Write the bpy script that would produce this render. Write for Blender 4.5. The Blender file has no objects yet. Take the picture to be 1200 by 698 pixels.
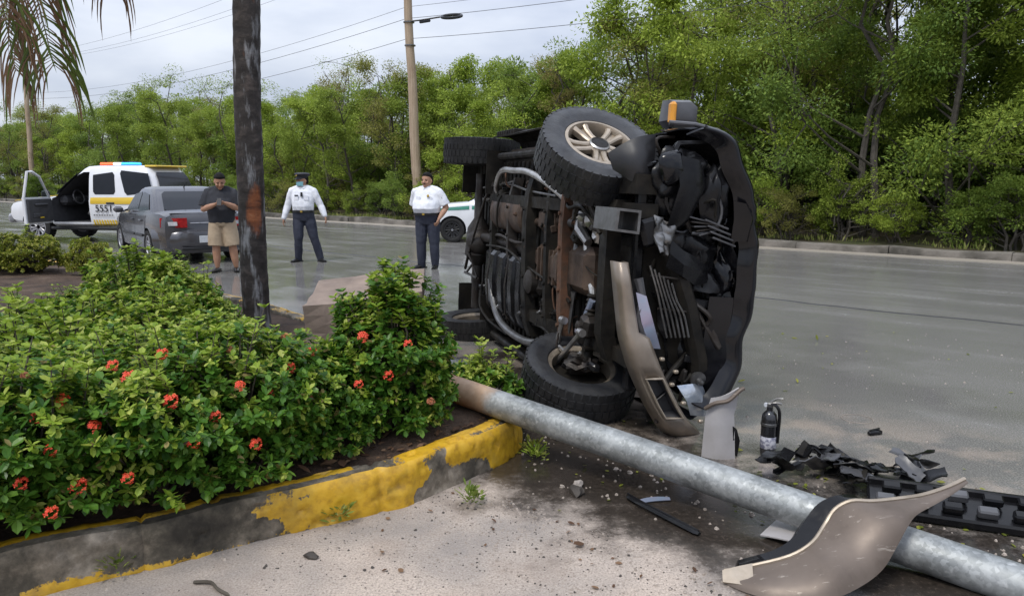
import bpy, bmesh, math, random
from mathutils import Vector, Matrix, noise
random.seed(7)
SC = bpy.context.scene
COL = SC.collection
PI = math.pi
R = math.radians

# ------------------------------------------------------------------ camera, sky, sun, exposure
cam_d = bpy.data.cameras.new('camera')
cam = bpy.data.objects.new('camera', cam_d)
COL.objects.link(cam)
cam.location = (0, 0, 1.6)
cam.rotation_euler = (R(90 - 8.78), 0, 0)
cam_d.sensor_width = 36
cam_d.lens = 27
cam_d.clip_start = 0.05
cam_d.clip_end = 3000
SC.camera = cam

SUN_EL, SUN_AZ = R(58), R(215)          # azimuth clockwise from +Y: the sun is behind the camera's left shoulder
world = bpy.data.worlds.new('World')
SC.world = world
world.use_nodes = True
wn, wl = world.node_tree.nodes, world.node_tree.links
wn.clear()
def wnode(t, **k):
    n = wn.new(t)
    for a, b in k.items():
        setattr(n, a, b)
    return n
w_out = wnode('ShaderNodeOutputWorld')
w_sky = wnode('ShaderNodeTexSky')
w_sky.sky_type = 'NISHITA'
w_sky.sun_disc = False
w_sky.sun_elevation = SUN_EL
w_sky.sun_rotation = SUN_AZ
w_b1 = wnode('ShaderNodeBackground'); w_b1.inputs[1].default_value = 0.10
w_b2 = wnode('ShaderNodeBackground'); w_b2.inputs[1].default_value = 1.0
w_mix = wnode('ShaderNodeMixShader'); w_mix.inputs[0].default_value = 0.86
w_tc = wnode('ShaderNodeTexCoord')
w_sep = wnode('ShaderNodeSeparateXYZ')
wl.new(w_tc.outputs['Generated'], w_sep.inputs[0])
# overcast deck: noise on a plane above, brighter towards the zenith
w_map = wnode('ShaderNodeMapping'); w_map.inputs['Scale'].default_value = (1.0, 1.0, 3.2)
w_map.inputs['Location'].default_value = (0.3, 0.1, 0.2)
wl.new(w_tc.outputs['Generated'], w_map.inputs[0])
w_no = wnode('ShaderNodeTexNoise'); w_no.inputs['Scale'].default_value = 2.3
w_no.inputs['Detail'].default_value = 7; w_no.inputs['Roughness'].default_value = 0.52
wl.new(w_map.outputs[0], w_no.inputs['Vector'])
w_rmp = wnode('ShaderNodeValToRGB')
w_rmp.color_ramp.elements[0].position = 0.36; w_rmp.color_ramp.elements[0].color = (0.34, 0.385, 0.50, 1)
w_rmp.color_ramp.elements[1].position = 0.66; w_rmp.color_ramp.elements[1].color = (0.64, 0.67, 0.735, 1)
wl.new(w_no.outputs['Fac'], w_rmp.inputs[0])
w_gr = wnode('ShaderNodeMapRange')
w_gr.inputs['From Min'].default_value = 0.0; w_gr.inputs['From Max'].default_value = 1.0
w_gr.inputs['To Min'].default_value = 0.86; w_gr.inputs['To Max'].default_value = 2.5
wl.new(w_sep.outputs['Z'], w_gr.inputs['Value'])
w_mul = wnode('ShaderNodeVectorMath', operation='SCALE')
wl.new(w_rmp.outputs[0], w_mul.inputs[0]); wl.new(w_gr.outputs[0], w_mul.inputs['Scale'])
wl.new(w_sky.outputs[0], w_b1.inputs[0]); wl.new(w_mul.outputs[0], w_b2.inputs[0])
wl.new(w_b1.outputs[0], w_mix.inputs[1]); wl.new(w_b2.outputs[0], w_mix.inputs[2])
wl.new(w_mix.outputs[0], w_out.inputs[0])

sun_d = bpy.data.lights.new('sun', 'SUN')
sun_d.energy = 1.5
sun_d.angle = R(14)
sun_d.color = (1.0, 0.96, 0.89)
sun = bpy.data.objects.new('sun', sun_d)
COL.objects.link(sun)
sd = Vector((math.sin(SUN_AZ) * math.cos(SUN_EL), math.cos(SUN_AZ) * math.cos(SUN_EL), math.sin(SUN_EL)))
sun.rotation_euler = sd.to_track_quat('Z', 'Y').to_euler()
sun.location = (0, 0, 30)

SC.view_settings.view_transform = 'Standard'
SC.view_settings.look = 'None'
SC.view_settings.gamma = 1
SC.view_settings.exposure = 0.42
SC.render.engine = 'CYCLES'
SC.cycles.use_denoising = True
SC.cycles.max_bounces = 7
SC.cycles.transparent_max_bounces = 8
SC.cycles.caustics_reflective = False
SC.cycles.caustics_refractive = False
SC.cycles.sample_clamp_indirect = 6

# ------------------------------------------------------------------ materials
MATS = {}
def newmat(name):
    m = bpy.data.materials.new(name)
    m.use_nodes = True
    nt = m.node_tree
    bs = nt.nodes['Principled BSDF']
    MATS[name] = m
    return m, nt, bs
def nd(nt, t, **k):
    n = nt.nodes.new(t)
    for a, b in k.items():
        setattr(n, a, b)
    return n
def c4(c): return (c[0], c[1], c[2], 1)
def noise_node(nt, scale, detail=5, rough=.55, vec=None, coord='Object', mapscale=None):
    tc = nd(nt, 'ShaderNodeTexCoord') if vec is None else None
    v = tc.outputs[coord] if vec is None else vec
    if mapscale:
        mp = nd(nt, 'ShaderNodeMapping'); mp.inputs['Scale'].default_value = mapscale
        nt.links.new(v, mp.inputs[0]); v = mp.outputs[0]
    n = nd(nt, 'ShaderNodeTexNoise')
    n.inputs['Scale'].default_value = scale; n.inputs['Detail'].default_value = detail; n.inputs['Roughness'].default_value = rough
    nt.links.new(v, n.inputs['Vector'])
    return n
def ramp(nt, src, stops, interp='LINEAR'):
    r = nd(nt, 'ShaderNodeValToRGB')
    cr = r.color_ramp
    cr.interpolation = interp
    while len(cr.elements) < len(stops):
        cr.elements.new(0.5)
    for e, (p, c) in zip(cr.elements, stops):
        e.position = p
        e.color = c4(c) if hasattr(c, '__len__') else (c, c, c, 1)
    nt.links.new(src, r.inputs[0])
    return r
def mixc(nt, fac, a, b, mode='MIX'):
    m = nd(nt, 'ShaderNodeMix', data_type='RGBA', blend_type=mode)
    for sock, v in ((m.inputs[0], fac), (m.inputs[6], a), (m.inputs[7], b)):
        if hasattr(v, 'links') or hasattr(v, 'is_linked'):
            nt.links.new(v, sock)
        elif hasattr(v, '__len__'):
            sock.default_value = c4(v)
        else:
            sock.default_value = v
    return m.outputs[2]
def mathn(nt, op, a, b=None, clamp=False):
    m = nd(nt, 'ShaderNodeMath', operation=op, use_clamp=clamp)
    for i, v in enumerate((a, b)):
        if v is None: continue
        if hasattr(v, 'is_linked'): nt.links.new(v, m.inputs[i])
        else: m.inputs[i].default_value = v
    return m.outputs[0]
def bump(nt, bs, h, strength=.3, dist=.01):
    b = nd(nt, 'ShaderNodeBump'); b.inputs['Strength'].default_value = strength; b.inputs['Distance'].default_value = dist
    nt.links.new(h, b.inputs['Height']); nt.links.new(b.outputs[0], bs.inputs['Normal'])
def M(name, col, rough=.5, metal=0., col2=None, scale=8., bumpk=0., bscale=None, rough2=None, coat=0., detail=5, emit=0., spread=.18, dist=.006, spec=None):
    """One everyday material: base colour with blotches towards col2, rough variation, fine relief."""
    if name in MATS: return MATS[name]
    m, nt, bs = newmat(name)
    bs.inputs['Roughness'].default_value = rough
    bs.inputs['Metallic'].default_value = metal
    if coat: bs.inputs['Coat Weight'].default_value = coat; bs.inputs['Coat Roughness'].default_value = .06
    if spec is not None: bs.inputs['Specular IOR Level'].default_value = spec
    if col2 is None: col2 = tuple(c * .8 for c in col)
    n = noise_node(nt, scale, detail)
    r = ramp(nt, n.outputs['Fac'], [(.5 - spread, col), (.5 + spread, col2)])
    nt.links.new(r.outputs[0], bs.inputs['Base Color'])
    if rough2 is not None:
        n3 = noise_node(nt, scale * 1.7, detail)
        r3 = ramp(nt, n3.outputs['Fac'], [(.35, rough), (.65, rough2)])
        nt.links.new(r3.outputs[0], bs.inputs['Roughness'])
    if bumpk:
        n2 = noise_node(nt, bscale or scale * 4, 4)
        bump(nt, bs, n2.outputs['Fac'], bumpk, dist)
    if emit:
        bs.inputs['Emission Color'].default_value = c4(col); bs.inputs['Emission Strength'].default_value = emit
    return m
def leafmat(name, stops, rough=.45, trans=.3, tcol=(.25, .4, .04), dead=None):
    """Leaves: every leaf its own shade of the ramp, shiny skin, some light let through."""
    m, nt, bs = newmat(name)
    geo = nd(nt, 'ShaderNodeNewGeometry')
    oi = nd(nt, 'ShaderNodeObjectInfo')
    n = noise_node(nt, 1.6, 3)
    a = mathn(nt, 'MULTIPLY', geo.outputs['Random Per Island'], .62)
    b = mathn(nt, 'MULTIPLY', n.outputs['Fac'], .55)
    c = mathn(nt, 'ADD', a, b)
    d = mathn(nt, 'ADD', c, mathn(nt, 'MULTIPLY', mathn(nt, 'SUBTRACT', oi.outputs['Random'], .5), .22), clamp=True)
    r = ramp(nt, d, stops)
    nt.links.new(r.outputs[0], bs.inputs['Base Color'])
    bs.inputs['Roughness'].default_value = rough
    bs.inputs['Specular IOR Level'].default_value = .22
    tr = nd(nt, 'ShaderNodeBsdfTranslucent')
    tc = mixc(nt, .6, r.outputs[0], tcol)
    nt.links.new(tc, tr.inputs[0])
    mx = nd(nt, 'ShaderNodeMixShader'); mx.inputs[0].default_value = trans
    nt.links.new(bs.outputs[0], mx.inputs[1]); nt.links.new(tr.outputs[0], mx.inputs[2])
    nt.links.new(mx.outputs[0], nt.nodes['Material Output'].inputs[0])
    return m

# ------------------------------------------------------------------ mesh collector
def rotm(rx=0, ry=0, rz=0):
    return Matrix.Rotation(rz, 4, 'Z') @ Matrix.Rotation(ry, 4, 'Y') @ Matrix.Rotation(rx, 4, 'X')
def TR(loc=(0, 0, 0), rx=0, ry=0, rz=0, s=(1, 1, 1)):
    return Matrix.Translation(Vector(loc)) @ rotm(rx, ry, rz) @ Matrix.Diagonal(Vector((s[0], s[1], s[2], 1)))
class MB:
    def __init__(s): s.v = []; s.f = []; s.mi = []
    def add(s, vs, fs, m=0, T=None):
        o = len(s.v)
        for p in vs:
            p = Vector(p)
            s.v.append(T @ p if T is not None else p)
        for f in fs:
            s.f.append([i + o for i in f]); s.mi.append(m)
        return s
    def box(s, c, d, b=0., m=0, T=None, rx=0, ry=0, rz=0):
        """Box of size d centred at c; b > 0 chamfers every edge."""
        L = TR(c, rx, ry, rz)
        if T is not None: L = T @ L
        x, y, z = d[0] / 2, d[1] / 2, d[2] / 2
        if b <= 0:
            vs = [(i * x, j * y, k * z) for i in (-1, 1) for j in (-1, 1) for k in (-1, 1)]
            return s.add(vs, [(0, 1, 3, 2), (4, 6, 7, 5), (0, 4, 5, 1), (2, 3, 7, 6), (0, 2, 6, 4), (1, 5, 7, 3)], m, L)
        b = min(b, x * .95, y * .95, z * .95)
        vs = []; ix = {}
        for i in (-1, 1):
            for j in (-1, 1):
                for k in (-1, 1):
                    for a in range(3):
                        p = [i * (x - b), j * (y - b), k * (z - b)]
                        p[a] = (i * x, j * y, k * z)[a]
                        ix[(i, j, k, a)] = len(vs); vs.append(p)
        fs = []
        for a in range(3):
            o1, o2 = (a + 1) % 3, (a + 2) % 3
            for sg in (-1, 1):
                q = []
                for s1, s2 in ((-1, -1), (1, -1), (1, 1), (-1, 1)):
                    k = [0, 0, 0]; k[a] = sg; k[o1] = s1; k[o2] = s2
                    q.append(ix[(*k, a)])
                fs.append(q if sg > 0 else q[::-1])
            for s1 in (-1, 1):
                for s2 in (-1, 1):
                    k1 = [0, 0, 0]; k2 = [0, 0, 0]
                    k1[a] = -1; k2[a] = 1
                    for k in (k1, k2): k[o1] = s1; k[o2] = s2
                    q = [ix[(*k1, o1)], ix[(*k2, o1)], ix[(*k2, o2)], ix[(*k1, o2)]]
                    fs.append(q if s1 * s2 > 0 else q[::-1])
        for i in (-1, 1):
            for j in (-1, 1):
                for k in (-1, 1):
                    q = [ix[(i, j, k, a)] for a in range(3)]
                    fs.append(q if i * j * k > 0 else q[::-1])
        return s.add(vs, fs, m, L)
    def tube(s, pts, rad, n=8, m=0, T=None, caps=True, flat=1., closed=False):
        pts = [Vector(p) for p in pts]
        if not hasattr(rad, '__len__'): rad = [rad] * len(pts)
        N = len(pts)
        up = Vector((0, 0, 1)); vs = []; prev = None
        for i, p in enumerate(pts):
            if closed: d = pts[(i + 1) % N] - pts[i - 1]
            else: d = pts[min(i + 1, N - 1)] - pts[max(i - 1, 0)]
            if d.length < 1e-9: d = Vector((0, 0, 1))
            d.normalize()
            if prev is None:
                a = up.cross(d)
                if a.length < .05: a = Vector((1, 0, 0)).cross(d)
            else:
                a = prev - d * prev.dot(d)
            a.normalize(); prev = a
            b = d.cross(a)
            for k in range(n):
                t = 2 * PI * k / n
                vs.append(p + a * (math.cos(t) * rad[i]) + b * (math.sin(t) * rad[i] * flat))
        fs = []
        for i in range(N if closed else N - 1):
            for k in range(n):
                j = (i + 1) % N
                fs.append((i * n + k, i * n + (k + 1) % n, j * n + (k + 1) % n, j * n + k))
        if caps and not closed:
            fs.append(tuple(range(n))[::-1]); fs.append(tuple((N - 1) * n + k for k in range(n)))
        return s.add(vs, fs, m, T)
    def lathe(s, prof, n=24, m=0, T=None, axis='Z', ms=None, caps=True):
        """prof: (radius, height) pairs, spun round the axis."""
        vs = []; N = len(prof)
        for r, h in prof:
            for k in range(n):
                t = 2 * PI * k / n
                a, b = r * math.cos(t), r * math.sin(t)
                vs.append({'Z': (a, b, h), 'Y': (b, h, a), 'X': (h, a, b)}[axis])
        o = len(s.v)
        s.add(vs, [], m, T)
        for i in range(N - 1):
            for k in range(n):
                q = (i * n + k, i * n + (k + 1) % n, (i + 1) * n + (k + 1) % n, (i + 1) * n + k)
                s.f.append([o + x for x in q]); s.mi.append(ms[i] if ms else m)
        if caps and prof[0][0] > 1e-6: s.f.append([o + k for k in range(n)][::-1]); s.mi.append(ms[0] if ms else m)
        if caps and prof[-1][0] > 1e-6: s.f.append([o + (N - 1) * n + k for k in range(n)]); s.mi.append(ms[-1] if ms else m)
        return s
    def loft(s, rings, m=0, T=None, caps=True, closed=True):
        n = len(rings[0]); vs = [p for r in rings for p in r]; fs = []
        for i in range(len(rings) - 1):
            for k in range(n if closed else n - 1):
                fs.append((i * n + k, i * n + (k + 1) % n, (i + 1) * n + (k + 1) % n, (i + 1) * n + k))
        if caps and closed:
            fs.append(tuple(range(n))[::-1]); fs.append(tuple((len(rings) - 1) * n + k for k in range(n)))
        return s.add(vs, fs, m, T)
    def prism(s, poly, h0, h1, m=0, T=None, plane='XY', bev=0.):
        """Outline extruded from h0 to h1 along the plane's normal, rim chamfered by bev."""
        def P3(p, h):
            return {'XY': (p[0], p[1], h), 'XZ': (p[0], h, p[1]), 'YZ': (h, p[0], p[1])}[plane]
        n = len(poly)
        if bev > 0:
            cx = sum(p[0] for p in poly) / n; cy = sum(p[1] for p in poly) / n
            ins = []
            for p in poly:
                d = math.hypot(p[0] - cx, p[1] - cy) or 1
                k = max(0, 1 - bev / d); ins.append((cx + (p[0] - cx) * k, cy + (p[1] - cy) * k))
            sg = 1 if h1 > h0 else -1
            rings = [[P3(p, h0) for p in ins], [P3(p, h0 + sg * bev) for p in poly], [P3(p, h1 - sg * bev) for p in poly], [P3(p, h1) for p in ins]]
        else:
            rings = [[P3(p, h0) for p in poly], [P3(p, h1) for p in poly]]
        return s.loft(rings, m, T)
    def sheet(s, grid, th, m=0, T=None):
        """Rows of points made into a plate of thickness th (pushed along averaged normals)."""
        rows, cols = len(grid), len(grid[0])
        g = [[Vector(p) for p in r] for r in grid]
        back = []
        for i in range(rows):
            br = []
            for j in range(cols):
                du = g[min(i + 1, rows - 1)][j] - g[max(i - 1, 0)][j]
                dv = g[i][min(j + 1, cols - 1)] - g[i][max(j - 1, 0)]
                nn = du.cross(dv)
                if nn.length < 1e-9: nn = Vector((0, 0, 1))
                nn.normalize(); br.append(g[i][j] + nn * th)
            back.append(br)
        vs = [p for r in g for p in r] + [p for r in back for p in r]
        o = rows * cols; fs = []
        for i in range(rows - 1):
            for j in range(cols - 1):
                a, b, c, d = i * cols + j, i * cols + j + 1, (i + 1) * cols + j + 1, (i + 1) * cols + j
                fs.append((a, b, c, d)); fs.append((o + d, o + c, o + b, o + a))
        for i in range(rows - 1):
            for j in (0, cols - 1):
                a, d = i * cols + j, (i + 1) * cols + j
                fs.append((a, d, o + d, o + a) if j == 0 else (d, a, o + a, o + d))
        for j in range(cols - 1):
            for i in (0, rows - 1):
                a, b = i * cols + j, i * cols + j + 1
                fs.append((b, a, o + a, o + b) if i == 0 else (a, b, o + b, o + a))
        return s.add(vs, fs, m, T)
    def blob(s, c, rad, sub=2, m=0, T=None, rough=0., seed=0., freq=2.):
        bm = bmesh.new(); bmesh.ops.create_icosphere(bm, subdivisions=sub, radius=1)
        vs = []
        for v in bm.verts:
            p = v.co.copy()
            k = 1 + rough * noise.noise(p * freq + Vector((seed, seed * 1.7, -seed)))
            vs.append(Vector((c[0] + p.x * rad[0] * k, c[1] + p.y * rad[1] * k, c[2] + p.z * rad[2] * k)))
        bm.verts.index_update()
        fs = [tuple(v.index for v in f.verts) for f in bm.faces]
        bm.free()
        return s.add(vs, fs, m, T)
    def mesh(s, name, mats, sharp=35, recalc=True):
        me = bpy.data.meshes.new(name)
        me.from_pydata([tuple(p) for p in s.v], [], s.f)
        for m in (mats if isinstance(mats, (list, tuple)) else [mats]): me.materials.append(m)
        me.polygons.foreach_set('material_index', s.mi)
        if recalc:
            bm = bmesh.new(); bm.from_mesh(me)
            bmesh.ops.recalc_face_normals(bm, faces=bm.faces)
            bm.to_mesh(me); bm.free()
        if sharp:
            me.polygons.foreach_set('use_smooth', [True] * len(me.polygons))
            me.set_sharp_from_angle(angle=R(sharp))
        me.update()
        return me
    def build(s, name, mats, parent=None, T=None, sharp=35, recalc=True):
        return link(name, s.mesh(name, mats, sharp, recalc), parent, T)
def link(name, me, parent=None, T=None):
    o = bpy.data.objects.new(name, me)
    COL.objects.link(o)
    if parent is not None: o.parent = parent
    if T is not None: o.matrix_local = T
    return o
def empty(name, loc=(0, 0, 0), rz=0, T=None):
    o = bpy.data.objects.new(name, None)
    COL.objects.link(o)
    if T is not None: o.matrix_world = T
    else: o.location = loc; o.rotation_euler = (0, 0, rz)
    o.empty_display_size = .1
    return o
def tag(o, label, cat, group=None, kind=None):
    if label: o['label'] = label
    if cat: o['category'] = cat
    if group: o['group'] = group
    if kind: o['kind'] = kind
    return o
def struct(o):
    o['kind'] = 'structure'; return o
def copy_tree(o, parent=None):
    c = o.copy(); COL.objects.link(c)
    if parent is not None:
        c.parent = parent
    for ch in list(o.children): copy_tree(ch, c)
    return c
def lerp(a, b, t): return a + (b - a) * t
def vl(a, b, t): return Vector(a).lerp(Vector(b), t)
def smooth_line(pts, per=6):
    """Catmull-Rom through the points."""
    pts = [Vector(p) for p in pts]; out = []
    for i in range(len(pts) - 1):
        p0, p1, p2, p3 = pts[max(i - 1, 0)], pts[i], pts[i + 1], pts[min(i + 2, len(pts) - 1)]
        for k in range(per):
            t = k / per
            out.append(.5 * ((2 * p1) + (p2 - p0) * t + (2 * p0 - 5 * p1 + 4 * p2 - p3) * t * t + (3 * p1 - p0 - 3 * p2 + p3) * t ** 3))
    out.append(pts[-1])
    return out
RD = Vector((-.749, .662, 0))      # the road's direction, away from the camera
RN = Vector((.662, .749, 0))       # across the road, towards the far side
def road_pt(n, s, z=0): return RN * n + RD * s + Vector((0, 0, z))
# ------------------------------------------------------------------ ground, road, planter island
def ground_material():
    m, nt, bs = newmat('verge_soil')
    n1 = noise_node(nt, .9, 8); n2 = noise_node(nt, 14, 6)
    a = ramp(nt, n1.outputs['Fac'], [(.3, (.07, .052, .03)), (.5, (.10, .085, .04)), (.68, (.06, .075, .02))])
    b = mixc(nt, .5, a.outputs[0], ramp(nt, n2.outputs['Fac'], [(.3, .25), (.7, .9)]).outputs[0], 'MULTIPLY')
    nt.links.new(b, bs.inputs['Base Color']); bs.inputs['Roughness'].default_value = .9
    bump(nt, bs, n2.outputs['Fac'], .6, .03)
    return m
def road_material():
    m, nt, bs = newmat('wet_road')
    L = nt.links
    tc = nd(nt, 'ShaderNodeTexCoord'); P = tc.outputs['Object']
    dt = nd(nt, 'ShaderNodeVectorMath', operation='DOT_PRODUCT'); L.new(P, dt.inputs[0]); dt.inputs[1].default_value = RN
    ds = nd(nt, 'ShaderNodeVectorMath', operation='DOT_PRODUCT'); L.new(P, ds.inputs[0]); ds.inputs[1].default_value = RD
    n, s = dt.outputs['Value'], ds.outputs['Value']
    def sstep(v, a, b):
        r = nd(nt, 'ShaderNodeMapRange', interpolation_type='SMOOTHSTEP')
        r.inputs['From Min'].default_value = a; r.inputs['From Max'].default_value = b
        L.new(v, r.inputs['Value']); return r.outputs[0]
    big = noise_node(nt, .55, 5, .6, P); mid = noise_node(nt, 2.6, 7, .62, P); fine = noise_node(nt, 38, 6, .7, P)
    grit = noise_node(nt, 105, 6, .78, P); patch = noise_node(nt, 1.15, 4, .5, P)
    warp = mathn(nt, 'ADD', n, mathn(nt, 'MULTIPLY', mathn(nt, 'SUBTRACT', mid.outputs['Fac'], .5), 1.5))
    warp = mathn(nt, 'ADD', warp, mathn(nt, 'MULTIPLY', mathn(nt, 'SUBTRACT', fine.outputs['Fac'], .5), .5))
    not_sand = sstep(warp, 2.45, 3.05)
    sand = mathn(nt, 'SUBTRACT', 1.0, not_sand)
    not_mud = sstep(warp, 3.7, 4.6)
    # wet mud under the wreck, with the wreck's shade painted into its colour
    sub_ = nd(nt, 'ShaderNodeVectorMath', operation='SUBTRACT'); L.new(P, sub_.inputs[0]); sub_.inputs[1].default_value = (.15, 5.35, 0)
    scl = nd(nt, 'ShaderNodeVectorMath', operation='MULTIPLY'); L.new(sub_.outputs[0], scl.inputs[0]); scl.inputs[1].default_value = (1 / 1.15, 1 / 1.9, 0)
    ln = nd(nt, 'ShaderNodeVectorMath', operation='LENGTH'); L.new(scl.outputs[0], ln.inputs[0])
    mud_shade = sstep(mathn(nt, 'ADD', ln.outputs['Value'], mathn(nt, 'MULTIPLY', mathn(nt, 'SUBTRACT', mid.outputs['Fac'], .5), .9)), .75, 1.15)
    not_mud = mathn(nt, 'MULTIPLY', not_mud, mud_shade)
    # streaks that run along the road: worn wheel paths and water films
    st = nd(nt, 'ShaderNodeCombineXYZ')
    L.new(mathn(nt, 'MULTIPLY', s, .09), st.inputs[0]); L.new(mathn(nt, 'MULTIPLY', n, .9), st.inputs[1])
    streak = noise_node(nt, 1.5, 6, .6, st.outputs[0])
    # colours
    asp = ramp(nt, grit.outputs['Fac'], [(.34, (.075, .073, .069)), (.5, (.175, .169, .160)), (.66, (.42, .40, .375))])
    asp2 = mixc(nt, ramp(nt, streak.outputs['Fac'], [(.38, 0), (.62, 1)]).outputs[0], asp.outputs[0], (.25, .24, .225), 'MIX')
    asp2 = mixc(nt, .3, asp.outputs[0], asp2)
    sandc = ramp(nt, grit.outputs['Fac'], [(.34, (.15, .12, .10)), (.46, (.48, .395, .325)), (.58, (.62, .52, .435)), (.7, (.88, .78, .68))])
    sandd = mixc(nt, ramp(nt, patch.outputs['Fac'], [(.42, 0), (.60, 1)]).outputs[0], sandc.outputs[0], mixc(nt, .62, sandc.outputs[0], (.20, .188, .18)))
    sandd = mixc(nt, ramp(nt, mid.outputs['Fac'], [(.5, 0), (.75, .5)]).outputs[0], sandd, (.25, .18, .135))
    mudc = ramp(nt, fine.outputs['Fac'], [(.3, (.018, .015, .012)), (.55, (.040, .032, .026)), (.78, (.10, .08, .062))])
    pool = mathn(nt, 'MULTIPLY', ramp(nt, big.outputs['Fac'], [(.47, 0), (.58, 1)]).outputs[0], mathn(nt, 'SUBTRACT', 1.0, sstep(n, 7.5, 9.5)))
    pool = mathn(nt, 'MULTIPLY', pool, not_sand)
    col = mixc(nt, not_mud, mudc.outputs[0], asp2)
    col = mixc(nt, mathn(nt, 'MULTIPLY', pool, .22), col, (.040, .037, .033))
    # loose grit washed over the lane edge
    wash = mathn(nt, 'MULTIPLY', mathn(nt, 'MULTIPLY', sstep(warp, 3.8, 4.3), mathn(nt, 'SUBTRACT', 1.0, sstep(warp, 5.0, 6.0))), ramp(nt, mid.outputs['Fac'], [(.45, 0), (.62, .75)]).outputs[0])
    col = mixc(nt, wash, col, mixc(nt, .4, sandc.outputs[0], (.10, .09, .08)))
    col = mixc(nt, sand, col, sandd)
    # pale sand swept against the far kerb
    edge = sstep(mathn(nt, 'ADD', n, mathn(nt, 'MULTIPLY', mathn(nt, 'SUBTRACT', mid.outputs['Fac'], .5), .5)), 16.9, 17.5)
    col = mixc(nt, mathn(nt, 'MULTIPLY', edge, .85), col, (.36, .315, .26))
    # the joint between the two lanes, opened and dark
    wob = noise_node(nt, .8, 3, .5, P)
    jd = mathn(nt, 'ABSOLUTE', mathn(nt, 'SUBTRACT', mathn(nt, 'ADD', n, mathn(nt, 'MULTIPLY', mathn(nt, 'SUBTRACT', wob.outputs['Fac'], .5), .35)), 10.0))
    joint = mathn(nt, 'SUBTRACT', 1.0, sstep(jd, .03, .075))
    col = mixc(nt, mathn(nt, 'MULTIPLY', joint, .85), col, (.012, .012, .011))
    # water: films, puddles
    wet = ramp(nt, streak.outputs['Fac'], [(.36, .04), (.50, .09), (.66, .26)])
    wet2 = mixc(nt, .3, wet.outputs[0], ramp(nt, patch.outputs['Fac'], [(.38, .06), (.62, .38)]).outputs[0])
    rough_a = mathn(nt, 'ADD', wet2, mathn(nt, 'MULTIPLY', mathn(nt, 'SUBTRACT', fine.outputs['Fac'], .5), .25), clamp=True)
    rough_m = ramp(nt, big.outputs['Fac'], [(.4, .05), (.62, .24)]).outputs[0]
    rg = mixc(nt, not_mud, rough_m, rough_a)
    rg = mixc(nt, mathn(nt, 'MULTIPLY', pool, .75), rg, (.05, .05, .05)); rg = mixc(nt, sand, rg, (.82, .82, .82)); rg = mixc(nt, edge, rg, (.7, .7, .7)); rg = mixc(nt, joint, rg, (.6, .6, .6))
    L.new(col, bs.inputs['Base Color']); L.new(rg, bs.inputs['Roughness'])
    # relief: aggregate on the lanes, soft in the mud, lumpy in the sand
    h = mathn(nt, 'ADD', mathn(nt, 'MULTIPLY', grit.outputs['Fac'], .7), mathn(nt, 'MULTIPLY', fine.outputs['Fac'], 1.2))
    h = mathn(nt, 'SUBTRACT', h, mathn(nt, 'MULTIPLY', joint, 2.0))
    bp = nd(nt, 'ShaderNodeBump'); bp.inputs['Distance'].default_value = .008
    sg = mixc(nt, not_mud, (.10, .10, .10), ramp(nt, streak.outputs['Fac'], [(.40, .07), (.66, .26)]).outputs[0]); sg = mixc(nt, pool, sg, (.015, .015, .015)); sg = mixc(nt, sand, sg, (1, 1, 1))
    L.new(sg, bp.inputs['Strength']); L.new(h, bp.inputs['Height']); L.new(bp.outputs[0], bs.inputs['Normal'])
    return m
b = MB()
b.add([(-900, -300, -.02), (900, -300, -.02), (900, 1200, -.02), (-900, 1200, -.02)], [(0, 1, 2, 3)])
struct(b.build('ground', ground_material()))
b = MB(); V = []
for n_ in (-30, 17.9): V += [road_pt(n_, -120, 0), road_pt(n_, 420, 0)]
b.add([V[0], V[1], V[3], V[2]], [(0, 1, 2, 3)])
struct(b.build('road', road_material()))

M('old_concrete', (.20, .18, .155), .9, col2=(.055, .05, .04), scale=1.4, bumpk=.9, bscale=9, detail=10, spread=.12, dist=.03)
# far kerb, cast in lengths, crumbling here and there, and the planted verge behind it
s_ = -40.
rk = random.Random(3)
kb = MB(); vb = MB()
while s_ < 160:
    ln = 1.9 + rk.random() * .5
    h = .17 + rk.uniform(-.02, .02)
    off = rk.uniform(-.03, .03); rings = []
    for k in range(4):
        ss = s_ + ln * (k / 3.0) * .992
        w = rk.uniform(-.035, .03)
        rings.append([road_pt(17.85 + off + w, ss, -.05), road_pt(17.88 + off + w, ss, h - .02 + w), road_pt(17.92 + off, ss, h + w), road_pt(18.22 + off, ss, h + w), road_pt(18.24 + off, ss, -.05)])
    kb.loft(rings)
    s_ += ln
struct(kb.build('far_kerb', MATS['old_concrete']))
vs = []; fs = []
cols = 9; rows = 120
for i in range(rows):
    for j in range(cols):
        n_ = 18.2 + j * 1.2 + j * j * .35; ss = -45 + i * 2.0
        vs.append(road_pt(n_, ss, .10 + .10 * noise.noise(Vector((n_ * .7, ss * .5, 3))) + min(j, 3) * .07))
for i in range(rows - 1):
    for j in range(cols - 1):
        a = i * cols + j; fs.append((a, a + 1, a + cols + 1, a + cols))
struct(MB().add(vs, fs).build('verge', MATS['verge_soil']))

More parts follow.
